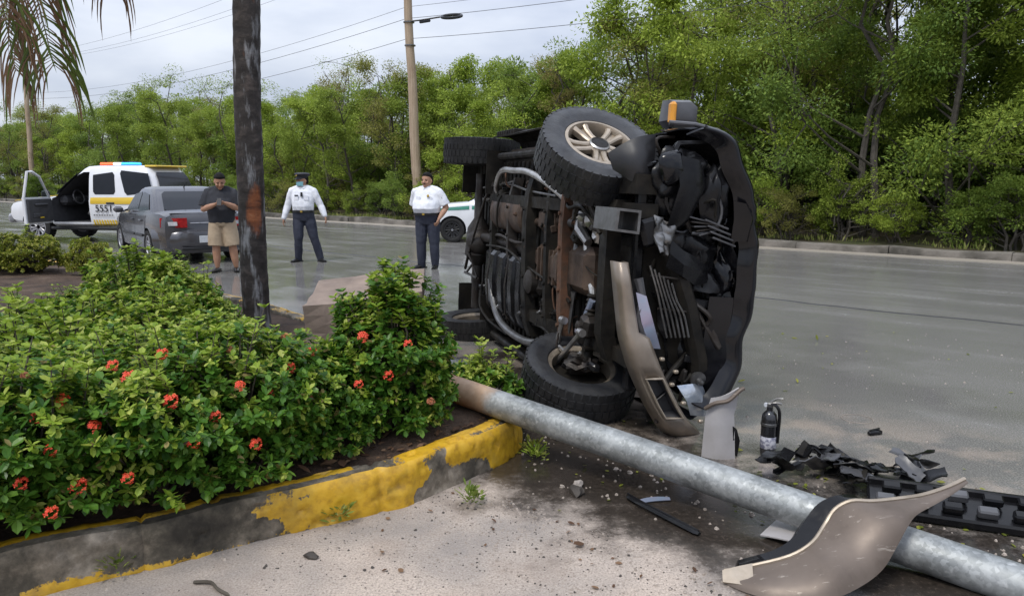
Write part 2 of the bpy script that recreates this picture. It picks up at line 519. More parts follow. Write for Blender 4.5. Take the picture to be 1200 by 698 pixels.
# planter kerb: the painted island nose
kpath = [(-3.25, 1.62), (-2.6, 2.16), (-1.80, 2.79), (-1.43, 3.01), (-1.14, 3.22), (-.61, 3.54), (-.48, 3.64), (-.16, 4.03), (-.02, 4.23), (.05, 4.42), (.06, 4.62), (-.02, 4.86), (-.3, 5.3), (-1.0, 6.4), (-2.3, 8.1), (-5, 10.8), (-9, 14.2), (-13, 17.4)]
kp = smooth_line([(x, y, 0) for x, y in kpath], 40)
def resample(pts, step):
    out = [pts[0].copy()]; acc = 0
    for a, c in zip(pts, pts[1:]):
        d = (c - a).length
        while acc + d >= step:
            t = (step - acc) / d; a = a.lerp(c, t); out.append(a.copy()); d = (c - a).length; acc = 0
        acc += d
    return out
near_k = resample(kp, .018)
S0 = 0
KB = [p for p in near_k]
def paint_at(s, t, top):
    """1 where the yellow paint still holds; s metres along the kerb, t 0..1 up its face, top 0..1 across the top."""
    ns = noise.noise(Vector((s * 4.5, t * 1.3, 1))) * .72 + noise.noise(Vector((s * 13, t * 3, 5))) * .28 + noise.noise(Vector((s * 34, t * 8, 9))) * .16
    q = s - 1.44 + .13 * noise.noise(Vector((s * 3.1, (t or 0) * 2.2, 21))) + .07 * noise.noise(Vector((s * 11, (t or 0) * 4, 31)))
    if top is not None:
        if q < 1.75: v = .9 if top > .62 else (-.5 if q > .9 else -.9)
        elif q < 1.98: v = -.3
        elif q < 3.0: v = .35 if top > .4 else .0
        else: v = -.25
        return v + ns * .8
    if q < .95: v = .72 - t * 3.0 if q > .34 else -.8 + .5 * (t < .1)
    elif q < 1.25: v = -.1 - t * .8
    elif q < 1.42: v = .15 if .25 < t < .8 else -.15
    elif q < 2.05: v = .75 - max(0, (t - .75)) * 1.6 - max(0, 1.5 - q) * t * 3
    elif q < 2.2: v = (t - .95) * 1.5 - .2
    elif q < 2.62: v = (t - .52) * 3.4
    else: v = .42 + (t - .42) * 1.1 - max(0, t - .9) * 4
    return v + ns * .75
prof_t = [i / 11 for i in range(12)]
vs = []; fs = []; paint = []; cols = 12 + 8 + 3
for i, p in enumerate(KB):
    q = KB[min(i + 1, len(KB) - 1)] - KB[max(i - 1, 0)]; q.normalize()
    inn = Vector((-q.y, q.x, 0))
    s = i * .018
    H = .205 + .012 * math.sin(s * 2.1) + .01 * noise.noise(Vector((s * 3, 2, 7)))
    for j in range(cols):
        if j < 12:
            t = j / 11; o = .012 * t; z = -.03 + (H + .03) * t; pv = paint_at(s, t, None)
            if t > .8: o += ((t - .8) / .2) ** 2 * .018
        elif j < 20:
            u = (j - 11) / 8; t = 1; o = .03 + .115 * u; z = H + .004 * math.sin(u * 3.1); pv = paint_at(s, 1, u)
        else:
            o = .147 + .004 * (j - 19); z = H - .012 - .05 * (j - 20); pv = -.5
        ch = noise.noise(Vector((s * 7, o * 20 + z * 14, 3)))
        d = -.006 if pv < 0 else 0
        rough = .008 * ch + d + .004 * noise.noise(Vector((s * 40, z * 40, o * 40)))
        if ch > .42: rough -= .018
        if abs((s + .4) % 1.05 - .5) < .012: rough -= .014
        pp = p + inn * (o - (rough if j < 12 else 0)); pp.z = z + (rough if j >= 12 else 0)
        vs.append(pp); paint.append(pv)
n_c = len(KB)
for i in range(n_c - 1):
    for j in range(cols - 1):
        a = i * cols + j; fs.append((a, a + 1, a + cols + 1, a + cols))
def kerb_material():
    m, nt, bs = newmat('kerb_paint')
    at = nd(nt, 'ShaderNodeAttribute', attribute_name='paint')
    n1 = noise_node(nt, 60, 5, .65); n2 = noise_node(nt, 3.2, 10, .68); n3 = noise_node(nt, 22, 5)
    v = mathn(nt, 'ADD', at.outputs['Fac'], mathn(nt, 'MULTIPLY', mathn(nt, 'SUBTRACT', n1.outputs['Fac'], .5), .55))
    k = ramp(nt, v, [(.44, 0), (.5, 1)])
    conc = ramp(nt, n2.outputs['Fac'], [(.33, (.030, .025, .018)), (.45, (.085, .072, .052)), (.55, (.21, .175, .13)), (.66, (.44, .38, .30))])
    c2 = mixc(nt, .6, conc.outputs[0], ramp(nt, n3.outputs['Fac'], [(.3, .35), (.65, 1.)]).outputs[0], 'MULTIPLY')
    yel = ramp(nt, n3.outputs['Fac'], [(.25, (.34, .18, .010)), (.5, (.56, .32, .014)), (.75, (.62, .38, .03))])
    yel2 = mixc(nt, ramp(nt, n2.outputs['Fac'], [(.25, .85), (.50, 0)]).outputs[0], yel.outputs[0], (.22, .15, .05))
    nt.links.new(mixc(nt, k.outputs[0], c2, yel2), bs.inputs['Base Color'])
    nt.links.new(mixc(nt, k.outputs[0], (.9, .9, .9), (.5, .5, .5)), bs.inputs['Roughness'])
    bump(nt, bs, n1.outputs['Fac'], .35, .006)
    return m
me = MB().add(vs, fs).mesh('planter_kerb', kerb_material(), sharp=60)
at = me.attributes.new('paint', 'FLOAT', 'POINT'); at.data.foreach_set('value', [.5 + x * .5 for x in paint])
struct(link('planter_kerb', me))
# the soil inside it
soil = [KB[i] for i in range(0, n_c, 14)]
rows = []
cen = [Vector((-9.5, 9.0, 0)), Vector((-1.0, 4.9, 0))]
m, nt, bs = newmat('bed_soil')
n1 = noise_node(nt, 3, 8, .65); n2 = noise_node(nt, 45, 5, .7)
a = ramp(nt, n1.outputs['Fac'], [(.32, (.035, .02, .012)), (.5, (.085, .05, .03)), (.68, (.15, .10, .065))])
nt.links.new(mixc(nt, .7, a.outputs[0], ramp(nt, n2.outputs['Fac'], [(.3, .3), (.7, 1.2)]).outputs[0], 'MULTIPLY'), bs.inputs['Base Color'])
bs.inputs['Roughness'].default_value = .95
bump(nt, bs, n2.outputs['Fac'], .9, .03)
vs = []; ring = []
for p in soil:
    i = soil.index(p)
    q = soil[min(i + 1, len(soil) - 1)] - soil[max(i - 1, 0)]; q.normalize()
    ring.append(p + Vector((-q.y, q.x, 0)) * .13)
nr = 9; fs = []
for p in ring:
    # spine point: the island narrows to its nose
    x = min(max(p.x, -11), -.55); c = Vector((x - .3, 3.95 - (x + .55) * .83, 0))
    if x > -1.2: c = Vector((lerp(-.42, -1.0, (x + .55) / -.65) if x < -.55 else -.42, lerp(4.45, 4.95, min(1, (-.55 - x) / .65)), 0))
    for k in range(nr):
        t = k / (nr - 1); v = p.lerp(c, t)
        v.z = .165 + .05 * min(1, t * 3) + .035 * noise.noise(v * 1.7) * min(1, t * 6)
        vs.append(v)
for i in range(len(ring) - 1):
    for k in range(nr - 1):
        a_ = i * nr + k; fs.append((a_, a_ + 1, a_ + nr + 1, a_ + nr))
o_ = len(vs); vs += [Vector((p.x, p.y, .152)) for p in ring]; fs.append(tuple(range(o_, len(vs))))
struct(MB().add(vs, fs).build('bed_soil', MATS['bed_soil'], recalc=False))
# ------------------------------------------------------------------ the overturned off-roader, lying on its left side
# own frame: X to its nose, Y to its left (towards the ground), Z from its tyres to its roof
yaw, roll = .295, .05
Fv = Vector((math.sin(yaw), -math.cos(yaw), 0)); Zh = Fv.cross(Vector((0, 0, -1)))
Yv = Vector((0, 0, -1)) * math.cos(roll) - Zh * math.sin(roll); Zv = Fv.cross(Yv)
WT = Matrix(((Fv.x, Yv.x, Zv.x, -.30), (Fv.y, Yv.y, Zv.y, 6.52), (Fv.z, Yv.z, Zv.z, .975), (0, 0, 0, 1)))
suv = tag(empty('overturned_car', T=WT), 'black off-roader lying on its side with its underside and smashed front showing', 'car')
M('black_paint', (.004, .004, .005), .10, col2=(.007, .007, .009), scale=5, coat=.12, rough2=.16, spec=.3)
M('under_black', (.006, .006, .006), .45, col2=(.028, .024, .019), scale=7, bumpk=.5, bscale=26, rough2=.75, spread=.22, spec=.18)
M('under_plastic', (.005, .005, .006), .14, col2=(.012, .012, .013), scale=6, bumpk=.25, bscale=14, rough2=.34, spec=.24)
M('under_steel', (.065, .06, .056), .42, .6, col2=(.030, .022, .017), scale=9, bumpk=.5, bscale=40, rough2=.65)
M('steel_grey', (.22, .22, .22), .35, .8, col2=(.12, .115, .11), scale=10, bumpk=.3)
M('alloy_bright', (.55, .54, .52), .32, .85, col2=(.32, .30, .28), scale=12, bumpk=.3)
M('rust', (.14, .062, .032), .8, .1, col2=(.07, .045, .03), scale=11, bumpk=.7, bscale=50)
M('muffler_brown', (.13, .088, .064), .45, .5, col2=(.04, .028, .022), scale=6, bumpk=.3, rough2=.75)
M('tan_paint', (.165, .13, .104), .44, .35, col2=(.11, .085, .068), scale=4, coat=.0, rough2=.62, bumpk=.14)
m = MATS['tan_paint']; nt = m.node_tree; bs = nt.nodes['Principled BSDF']          # scuffs and dried splashes over the paint
src = bs.inputs['Base Color'].links[0].from_socket
n1 = noise_node(nt, 7, 6, .6, mapscale=(1.2, 9, 9)); n2 = noise_node(nt, 3.2, 9, .68)
c1 = mixc(nt, ramp(nt, n1.outputs['Fac'], [(.62, 0), (.70, .55)]).outputs[0], src, (.42, .37, .31))
c2 = mixc(nt, ramp(nt, n2.outputs['Fac'], [(.52, 0), (.66, .75)]).outputs[0], c1, (.085, .066, .05))
nt.links.new(c2, bs.inputs['Base Color'])
M('bumper_tan_lit', (.30, .25, .20), .30, .45, col2=(.20, .16, .125), scale=5, coat=.3, rough2=.5, bumpk=.1)  # lighter copy of the tan, the strip's bright reflection put into the base colour
M('tan_alloy', (.45, .38, .30), .35, .55, col2=(.30, .25, .19), scale=14, rough2=.5)
M('tyre_rubber', (.010, .010, .011), .6, col2=(.022, .021, .020), scale=9, bumpk=.3, bscale=70, rough2=.8, spec=.3)
M('tyre_wet', (.014, .015, .018), .36, col2=(.034, .034, .035), scale=7, bumpk=.3, bscale=60, rough2=.6)
M('amber_lens', (.75, .32, .03), .2)
M('grey_plastic', (.085, .085, .09), .35, col2=(.05, .05, .054), scale=8)
M('film_blue', (.32, .42, .55), .15, .5, col2=(.45, .38, .50), scale=6)
M('glass_dark', (.008, .010, .012), .05)
M('lamp_clear', (.55, .58, .62), .08, .6, col2=(.30, .36, .44), scale=18, bumpk=.3)
M('flap_rubber', (.020, .020, .022), .30, col2=(.012, .012, .013), scale=5, rough2=.5, spec=.4)
M('mud_splash', (.10, .08, .06), .9, col2=(.06, .05, .04), scale=20)

def tyre_mesh(r, w, rb, blocks=44, rubber='tyre_rubber'):
    t = MB(); h = w / 2
    prof = [(rb, -h * .72), (rb + .012, -h * .86), (rb + (r - rb) * .35, -h * .98), (rb + (r - rb) * .62, -h), (r * .955, -h * .93), (r * .982, -h * .80), (r * .988, -h * .5), (r * .988, h * .5), (r * .982, h * .80), (r * .955, h * .93), (rb + (r - rb) * .62, h), (rb + (r - rb) * .35, h * .98), (rb + .012, h * .86), (rb, h * .72), (rb - .01, 0), (rb, -h * .72)]
    t.lathe(prof, 56, axis='Y', caps=False)
    for k in range(blocks):
        for j, (c, ww) in enumerate(((-.74, .40), (-.26, .40), (.26, .40), (.74, .40))):
            a = 2 * PI * (k + .5 * (j % 2)) / blocks
            L = 2 * PI * r / blocks * .72
            rr = r * (.9795 if abs(c) < .5 else .966)
            t.box((math.cos(a) * rr, c * h, math.sin(a) * rr), (.016, ww * h, L), T=None, ry=-a)
    return t.mesh('tyre', MATS[rubber], 32)
def rim_mesh(rb, w, mname, spokes=5):
    """Outer face towards -Y."""
    h = w / 2; m = MB()
    m.lathe([(rb + .004, -h * .78), (rb + .008, -h * .84), (rb - .012, -h * .86), (rb - .022, -h * .72), (rb - .026, h * .6), (rb + .004, h * .78)], 48, axis='Y', m=0, caps=False)
    m.lathe([(.0001, -h * .15), (rb - .024, -h * .10)], 40, axis='Y', m=1)      # dark inside
    m.lathe([(.055, -h * .15), (.15, -h * .18), (.15, -h * .3), (.04, -h * .3)], 28, axis='Y', m=2, caps=False)  # brake disc
    for k in range(spokes):
        a = 2 * PI * k / spokes + .3
        T = rotm(0, -a, 0)
        for s in (-1, 1):
            ring = []
            for x, wd, off, y0, y1 in ((.05, .040, .022, -h * .70, -h * .35), (.11, .036, .027, -h * .68, -h * .35), (.17, .038, .036, -h * .72, -h * .38), (rb - .018, .050, .052, -h * .80, -h * .45)):
                z0, z1 = s * off - wd / 2, s * off + wd / 2
                ring.append([(x, y1, z0), (x, y0 + .008, z0), (x, y0, z0 + wd * .25), (x, y0, z1 - wd * .25), (x, y0 + .008, z1), (x, y1, z1)])
            m.loft(ring, T=T)
        m.loft([[(x, -h * .55, -o_), (x, -h * .55, o_), (x, -h * .4, o_), (x, -h * .4, -o_)] for x, o_ in ((.06, .012), (rb - .02, .036))], T=T)
        for s in (0,):                                    # wheel nuts
            m.lathe([(.011, -h * .35), (.011, -h * .62), (.006, -h * .66)], 6, axis='Y', T=T @ Matrix.Translation((.072 * math.cos(.63), 0, .072 * math.sin(.63))), m=0)
    return m.mesh('rim', [MATS[mname], MATS['under_black'], MATS['under_steel']], 30)
def cap_mesh(r, y, mname='grey_plastic', ring='alloy_bright'):
    m = MB(); m.lathe([(r, y + .02), (r, y - .004), (r * .86, y - .012), (r * .84, y - .006), (.0001, y - .010)], 30, axis='Y', ms=[1, 1, 1, 0, 0])
    return m.mesh('hub_cap', [MATS[mname], MATS[ring]], 30)
WT_tyre, WT_tyre_wet = tyre_mesh(.40, .265, .232, 46), tyre_mesh(.40, .265, .232, 46, 'tyre_wet')
W_rim = rim_mesh(.232, .265, 'tan_alloy'); W_cap = cap_mesh(.070, -.096, 'tyre_rubber')
def wheel(parent, c, flip, steer=0., camber=0., tyre=None, rim=None, cap=None, spin=0.):
    """flip: the outer face looks to +Y instead of -Y."""
    T = Matrix.Translation(c) @ rotm(camber, 0, steer) @ (rotm(0, 0, PI) if flip else Matrix()) @ rotm(0, spin, 0)
    e = link('wheel', tyre or WT_tyre, parent, T)
    link('rim', rim or W_rim, e); link('hub_cap', cap or W_cap, e)
    return e
# steer turns the top wheel's outer face towards the nose
w1 = wheel(suv, (1.5, -.80, .40), False, R(38), 0, WT_tyre_wet, spin=.5); w1['label'] = 'upper front wheel turned towards the viewer'
w2 = wheel(suv, (1.5, .71, .38), True, R(21), 0, WT_tyre_wet, spin=.2); w2['label'] = 'lower front wheel lying almost flat on the road'
w3 = wheel(suv, (-1.5, -.92, .40), False, 0, 0, spin=.9)
w4 = wheel(suv, (-1.34, .88, .37), True, 0, R(5))

# ---- body shell: cabin from firewall to tail
def sect(x, w, zb, belt, top, tw):
    half = [(w * .80, zb), (w * .97, zb + .06), (w, zb + .22), (w * 1.0, belt - .12), (w * .985, belt), (tw + .05, top - .12), (tw, top - .03), (tw * .7, top), (0, top + .015)]
    return [(x, y, z) for y, z in half] + [(x, -y, z) for y, z in half[-2::-1]] + [(x, 0, zb)]
shell = MB().loft([sect(-2.30, .84, .62, 1.10, 1.60, .66), sect(-2.24, .88, .58, 1.12, 1.80, .70), sect(-2.0, .90, .55, 1.14, 1.87, .72), sect(-1.0, .91, .52, 1.15, 1.90, .735), sect(0, .91, .52, 1.15, 1.90, .735), sect(.35, .91, .52, 1.15, 1.84, .72), sect(.95, .91, .52, 1.13, 1.22, .80), sect(1.02, .91, .52, 1.10, 1.16, .80)])
so = shell.build('body', MATS['black_paint'], None, sharp=40)
def cut(o, cutters):
    for c in cutters:
        md = o.modifiers.new('b', 'BOOLEAN'); md.operation = 'DIFFERENCE'; md.object = c; md.solver = 'EXACT'
    dg = bpy.context.evaluated_depsgraph_get()
    me = bpy.data.meshes.new_from_object(o.evaluated_get(dg)); o.modifiers.clear(); o.data = me
    for c in cutters:
        d = c.data; bpy.data.objects.remove(c); bpy.data.meshes.remove(d)
    me.polygons.foreach_set('use_smooth', [True] * len(me.polygons)); me.set_sharp_from_angle(angle=R(35))
    return o
cs = [MB().lathe([(.50, y0), (.50, y1)], 36, axis='Y', T=Matrix.Translation((-1.5, 0, .42))).build('c', MATS['under_black'], None) for y0, y1 in ((-1.2, -.52), (.52, 1.2))]
cut(so, cs); so.parent = suv
def shell_panel(name, pts, mat, side, th=.008):
    """Flat panel laid on the body side: pts are (x, z); y follows the tumblehome."""
    def yy(z): return .912 if z < 1.13 else lerp(.905, .785, (z - 1.13) / .65)
    m = MB(); vs = [(x, side * (yy(z) + .002), z) for x, z in pts]; vo = [(x, side * (yy(z) + .002 + th), z) for x, z in pts]
    n = len(pts); m.add(vs + vo, [tuple(range(n)), tuple(range(n, 2 * n))[::-1]] + [(i, (i + 1) % n, n + (i + 1) % n, n + i) for i in range(n)])
    return m.build(name, mat, suv)
for sd_ in (-1, 1):
    for pts in ([(.80, 1.20), (.36, 1.70), (.02, 1.74), (.0, 1.20)], [(-.06, 1.20), (-.06, 1.74), (-.92, 1.74), (-.98, 1.20)], [(-1.05, 1.20), (-1.02, 1.74), (-1.95, 1.70), (-2.08, 1.22)]):
        shell_panel('window', pts, MATS['glass_dark'], sd_)
    for x0, x1 in ((.88, -.02), (-.04, -.96)):
        d = shell_panel('door', [(x0, .62), (x0, 1.16), (x1, 1.16), (x1, .62)], MATS['black_paint'], sd_, .012)
        MB().box((x1 + .14, sd_ * .935, 1.06), (.19, .03, .035), .008).build('handle', MATS['tan_paint'], d)
    shell_panel('cladding', [(.95, .56), (.95, .78), (-.98, .78), (-.98, .56)], MATS['tan_paint'], sd_, .022)
    MB().tube([(-1.9, sd_ * .66, 1.91), (-1.8, sd_ * .66, 1.95), (.0, sd_ * .66, 1.96), (.12, sd_ * .66, 1.91)], .018, 8).build('roof_rail', MATS['grey_plastic'], suv)
    MB().tube([(.9, sd_ * .86, .42), (-.85, sd_ * .86, .42)], .035, 10).build('step_bar', MATS['under_black'], suv)
    MB().box((-2.27, sd_ * .78, 1.05), (.06, .14, .36), .02).build('tail_lamp', M('lamp_red', (.35, .01, .01), .2), suv)
MB().add([(.40, -.66, 1.80), (.40, .66, 1.80), (.93, .74, 1.245), (.93, -.74, 1.245), (.42, -.66, 1.812), (.42, .66, 1.812), (.95, .74, 1.256), (.95, -.74, 1.256)], [(0, 1, 2, 3), (7, 6, 5, 4), (0, 4, 5, 1), (1, 5, 6, 2), (2, 6, 7, 3), (3, 7, 4, 0)]).build('windscreen', MATS['glass_dark'], suv)
MB().box((-2.30, 0, .66), (.14, 1.6, .22), .05).build('rear_bumper', MATS['tan_paint'], suv)

# ---- underside
P_ = lambda name, mb, mat, sharp=35: mb.build(name, MATS[mat], suv, sharp=sharp)
fl = MB()
for i in range(26):                                        # ribbed floor pan
    x = -2.0 + i * .125
    fl.box((x, 0, .505), (.062, 1.62, .022), .008)
fl.box((-.45, 0, .52), (3.3, 1.66, .02))
P_('floor_pan', fl, 'under_black')
for y in (-.46, .46):
    P_('frame_rail', MB().loft([[(x, y - .045, z - .07), (x, y + .045, z - .07), (x, y + .045, z + .07), (x, y - .045, z + .07)] for x, z in ((-2.1, .56), (-1.75, .60), (-1.3, .58), (-.95, .43), (.9, .42), (1.2, .50), (1.85, .52), (2.12, .50))]), 'under_black')
for x0, z0, w_, mt in ((.25, .36, .11, 'under_black'), (1.10, .36, .085, 'rust'), (-.92, .40, .08, 'under_black'), (-.33, .39, .05, 'under_steel'), (.72, .38, .06, 'under_black')):
    cm_ = MB(); cm_.loft([[(x0 + .09 * (y + .7) - w_ / 2, y, z0 - .045 + dz), (x0 + .09 * (y + .7) + w_ / 2, y, z0 - .045 + dz), (x0 + .09 * (y + .7) + w_ / 2, y, z0 + .045 + dz), (x0 + .09 * (y + .7) - w_ / 2, y, z0 + .045 + dz)] for y, dz in ((-.66, .06), (-.52, .02), (-.3, 0), (.3, 0), (.52, .02), (.64, .06))])
    for y in (-.4, -.15, .15, .4): cm_.lathe([(.016, 0), (.016, -.012), (.006, -.016)], 6, T=Matrix.Translation((x0 + .09 * (y + .7), y, z0 - .047)))
    P_('crossmember', cm_, mt)
# muffler: an oval can with end seams, and its pipe
mf = MB()
mf.loft([ [(x, -.34 + .165 * k * math.cos(t), .44 + .10 * k * math.sin(t)) for t in [2 * PI * i / 24 for i in range(24)]] for x, k in ((-.90, .80), (-.88, .97), (-.86, 1.04), (-.84, 1.0), (-.45, 1.0), (-.43, 1.02), (-.41, 1.0), (.0, 1.0), (.02, 1.04), (.04, .97), (.06, .8))])
P_('muffler', mf, 'muffler_brown')
P_('exhaust_pipe', MB().tube(smooth_line([(.05, -.32, .44), (.35, -.30, .42), (.7, -.34, .42), (1.0, -.30, .50), (1.3, -.22, .60)], 6), .034, 12), 'muffler_brown')
P_('exhaust_strap', MB().tube(smooth_line([(-.62, -.15, .50), (-.60, -.17, .36), (-.58, -.34, .328), (-.56, -.50, .36), (-.54, -.52, .50)], 5), .011, 6), 'under_black')
P_('catalytic_box', MB().box((.62, -.33, .43), (.34, .20, .13), .045, ry=.05), 'muffler_brown')
# fuel tank with pressed ribs and a rounded lower corner
tk = MB()
def tank_ring(x, k):
    return [(x, y * 1 + .0, z) for y, z in ((.02, .54), (.02 - .0, .40 - .04 * k), (.06, .355 - .03 * k), (.30, .35 - .035 * k), (.52, .365 - .03 * k), (.62, .40 - .02 * k), (.66, .46), (.66, .54))]
tk.loft([tank_ring(x, k) for x, k in ((-1.02, -.6), (-.98, .2), (-.90, .6), (-.72, .6), (-.70, 1.3), (-.58, 1.3), (-.56, .6), (-.42, .6), (-.40, 1.3), (-.28, 1.3), (-.26, .6), (-.10, .6), (-.08, 1.3), (.02, 1.3), (.04, .6), (.16, .4), (.20, -.4))])
P_('fuel_tank', tk, 'under_plastic', 28)
for x in (-.80, -.20): P_('tank_strap', MB().tube([(x, .0, .54), (x, .03, .345), (x, .3, .318), (x, .55, .335), (x, .67, .44), (x, .68, .53)], .016, 6, flat=.4), 'under_steel')
P_('drive_shaft', MB().tube([(-1.45, -.05, .40), (-1.12, -.06, .43), (-1.08, -.06, .43), (-.2, -.04, .46), (-.15, -.04, .46), (.3, -.02, .46)], [.05, .05, .038, .038, .055, .05], 14), 'under_steel')
P_('skid_tube', MB().tube(smooth_line([(-.70, .30, .33), (-.62, .45, .33), (-.36, .63, .33), (.09, .69, .34), (.57, .66, .35), (.90, .56, .38)], 6), .032, 10), 'steel_grey')
P_('sway_bar', MB().tube(smooth_line([(-.78, -.50, .40), (-.72, -.58, .35), (-.48, -.715, .33), (-.1, -.715, .33), (.24, -.705, .33), (.62, -.64, .34), (.98, -.53, .37), (1.08, -.44, .42)], 6), .027, 12), 'alloy_bright')
# gearbox, transfer case, sump
g = MB()
g.loft([[(x, cy_ + ry_ * math.cos(t), .50 + rz_ * math.sin(t)) for t in [PI / 8 + 2 * PI * i / 8 for i in range(8)]] for x, cy_, ry_, rz_ in ((.30, -.02, .10, .09), (.42, -.02, .13, .12), (.62, .02, .15, .13), (.80, .02, .19, .15), (1.0, .0, .22, .16), (1.02, .0, .25, .18), (1.06, .0, .25, .18))])
for i in range(5): g.box((.55 + i * .09, .02, .38), (.02, .26, .05), .004)
P_('gearbox', g, 'muffler_brown', 30)
P_('oil_pan', MB().box((1.36, -.02, .45), (.40, .34, .16), .05).box((1.36, -.02, .375), (.30, .24, .03), .01), 'muffler_brown')
P_('transfer_case', MB().box((.42, .18, .46), (.26, .22, .20), .06).lathe([(.10, 0), (.10, .05), (.06, .07)], 18, T=TR((.42, .18, .38), rx=PI)), 'under_steel')
P_('splash_panel', MB().box((.78, .40, .415), (.44, .20, .025), .01, rz=.08).box((.78, .40, .40), (.30, .10, .02), .008, rz=.08), 'under_plastic')
# rear axle with its pumpkin and brakes
ax = MB().tube([(-1.5, -.70, .40), (-1.5, -.25, .40), (-1.5, -.14, .40), (-1.5, .14, .40), (-1.5, .25, .40), (-1.5, .70, .40)], [.05, .05, .12, .14, .05, .05], 16)
ax.blob((-1.44, 0, .40), (.17, .15, .15), 2)
P_('rear_axle', ax, 'under_steel')
for y in (-.55, .55):
    P_('spring', MB().tube([(-1.42 + .055 * math.cos(t * .55), y * .9 + .055 * math.sin(t * .55), .40 + t * .0048) for t in range(70)], .009, 6), 'under_black')
    P_('shock_absorber', MB().tube([(-1.25, y * .8, .36), (-1.22, y * .8, .50), (-1.22, y * .8, .50), (-1.15, y * .8, .72)], [.02, .02, .03, .03], 10), 'steel_grey')
# twisted link and torn liner hanging at the tail
P_('trailing_link', MB().tube([(-1.62, .30, .30), (-1.42, .12, .28), (-1.10, .34, .30), (-1.62, .34, .30)], .016, 8).tube([(-1.55, .33, .30), (-1.25, .22, .28)], .012, 6).tube([(-1.42, .12, .28), (-1.05, -.45, .33), (-1.0, -.62, .4)], .012, 6), 'under_steel')
for sy in (-1, 1):
    ln_ = MB()
    for cx_ in (-1.5,):
        gr = []
        for i in range(13):
            a = -.2 + (PI + .4) * i / 12
            gr.append([(cx_ + .495 * math.cos(a) * k_, sy * y, .42 + .495 * math.sin(a) * k_) for y, k_ in ((.50, 1.0), (.62, .985), (.70, 1.0), (.80, .985), (.92, 1.0))])
        ln_.sheet(gr, .012)
    P_('wheel_liner', ln_, 'under_black', 50)
# rear quarter skirt with slots that shows between the two upper wheels
sk = MB()
for i in range(8): sk.box((-.95 + i * .075, -1.075, .50), (.035, .05, .20), .008)
sk.sheet([[(x, -.90, .72), (x, -1.02, .66), (x, -1.085, .50), (x, -1.05, .38)] for x in (-1.02, -.8, -.5, -.2, .1)], .014)
P_('slotted_skirt', sk, 'under_black')
# ---- front suspension
def wishbone(mb, a, b_, c, r):
    mb.tube(smooth_line([a, vl(a, c, .55), c], 4), [r * 1.2] + [r] * 7 + [r * 1.3], 8, flat=.7)
    mb.tube(smooth_line([b_, vl(b_, c, .55), c], 4), [r * 1.2] + [r] * 7 + [r * 1.3], 8, flat=.7)
    mb.tube([vl(a, c, .45), vl(b_, c, .45)], r * .8, 6); mb.tube([vl(a, c, .2), vl(b_, c, .75)], r * .7, 6)
    for q in (a, b_): mb.lathe([(r * 1.35, -r * 1.5), (r * 1.35, r * 1.5)], 12, axis='X', T=Matrix.Translation(q))
    mb.blob(c, (r * 1.5,) * 3, 2)
wb = MB(); wishbone(wb, (1.34, .34, .30), (1.70, .36, .29), (1.16, .76, .27), .020)
P_('lower_control_arm', wb, 'alloy_bright')
wb = MB(); wishbone(wb, (1.28, -.34, .36), (1.72, -.34, .36), (1.50, -.66, .30), .026)
P_('lower_control_arm', wb, 'under_steel')
for sy in (-1, 1):
    P_('steering_knuckle', MB().blob((1.48, sy * .62, .40), (.10, .07, .13), 3, rough=.5, seed=3 + sy, freq=3).tube([(1.40, sy * .62, .40), (1.25, sy * .56, .38)], [.04, .025], 8), 'under_steel')
    P_('tie_rod', MB().tube([(1.22, sy * .60, .38), (1.25, sy * .22, .40), (1.26, sy * .15, .40)], [.018, .014, .024], 8), 'steel_grey')
    P_('coil_strut', MB().tube([(1.55, sy * .50, .38), (1.52, sy * .50, .58), (1.52, sy * .50, .58), (1.50, sy * .48, .95)], [.022, .022, .05, .05], 12), 'under_black')
kn = MB(); rr_ = random.Random(4)
for k in range(7): kn.blob((1.40 + rr_.uniform(-.09, .12), -.31 + rr_.uniform(-.09, .08), .42 + rr_.uniform(-.04, .05)), (rr_.uniform(.03, .07), rr_.uniform(.03, .06), rr_.uniform(.03, .05)), 2, rough=.6, seed=k, freq=2.5)
kn.tube([(1.28, -.40, .40), (1.38, -.30, .37), (1.52, -.22, .38)], [.03, .04, .03], 8)
P_('steering_gear', kn, 'alloy_bright')
P_('track_rod', MB().tube([(1.40, -.22, .42), (1.44, -.10, .42), (1.52, .06, .42), (1.56, .13, .42)], [.028, .034, .030, .022], 10), 'alloy_bright')
P_('gaiter', MB().lathe([(.03 + .012 * (i % 2), i * .016) for i in range(10)], 14, T=TR((1.56, .12, .42), rx=R(-95))), 'under_black')
P_('stay_bar', MB().tube([(1.60, .16, .40), (1.50, .34, .38), (1.44, .40, .38)], [.024, .02, .03], 8), 'film_blue')
P_('joint_housing', MB().box((1.56, .34, .40), (.13, .16, .11), .03, rz=.3).lathe([(.035, 0), (.035, -.03), (.02, -.04)], 12, T=Matrix.Translation((1.56, .34, .35))), 'under_steel')
P_('drive_shaft', MB().tube([(1.5, .60, .42), (1.5, .45, .44), (1.5, .22, .46), (1.5, .10, .47)], [.05, .03, .03, .06], 12), 'under_black')
P_('front_crossmember', MB().loft([[(1.80 - .05, y, .36 + dz), (1.80 + .06, y, .36 + dz), (1.80 + .06, y, .46 + dz), (1.80 - .05, y, .46 + dz)] for y, dz in ((-.52, .06), (-.35, 0), (.35, 0), (.52, .06))]), 'under_black')
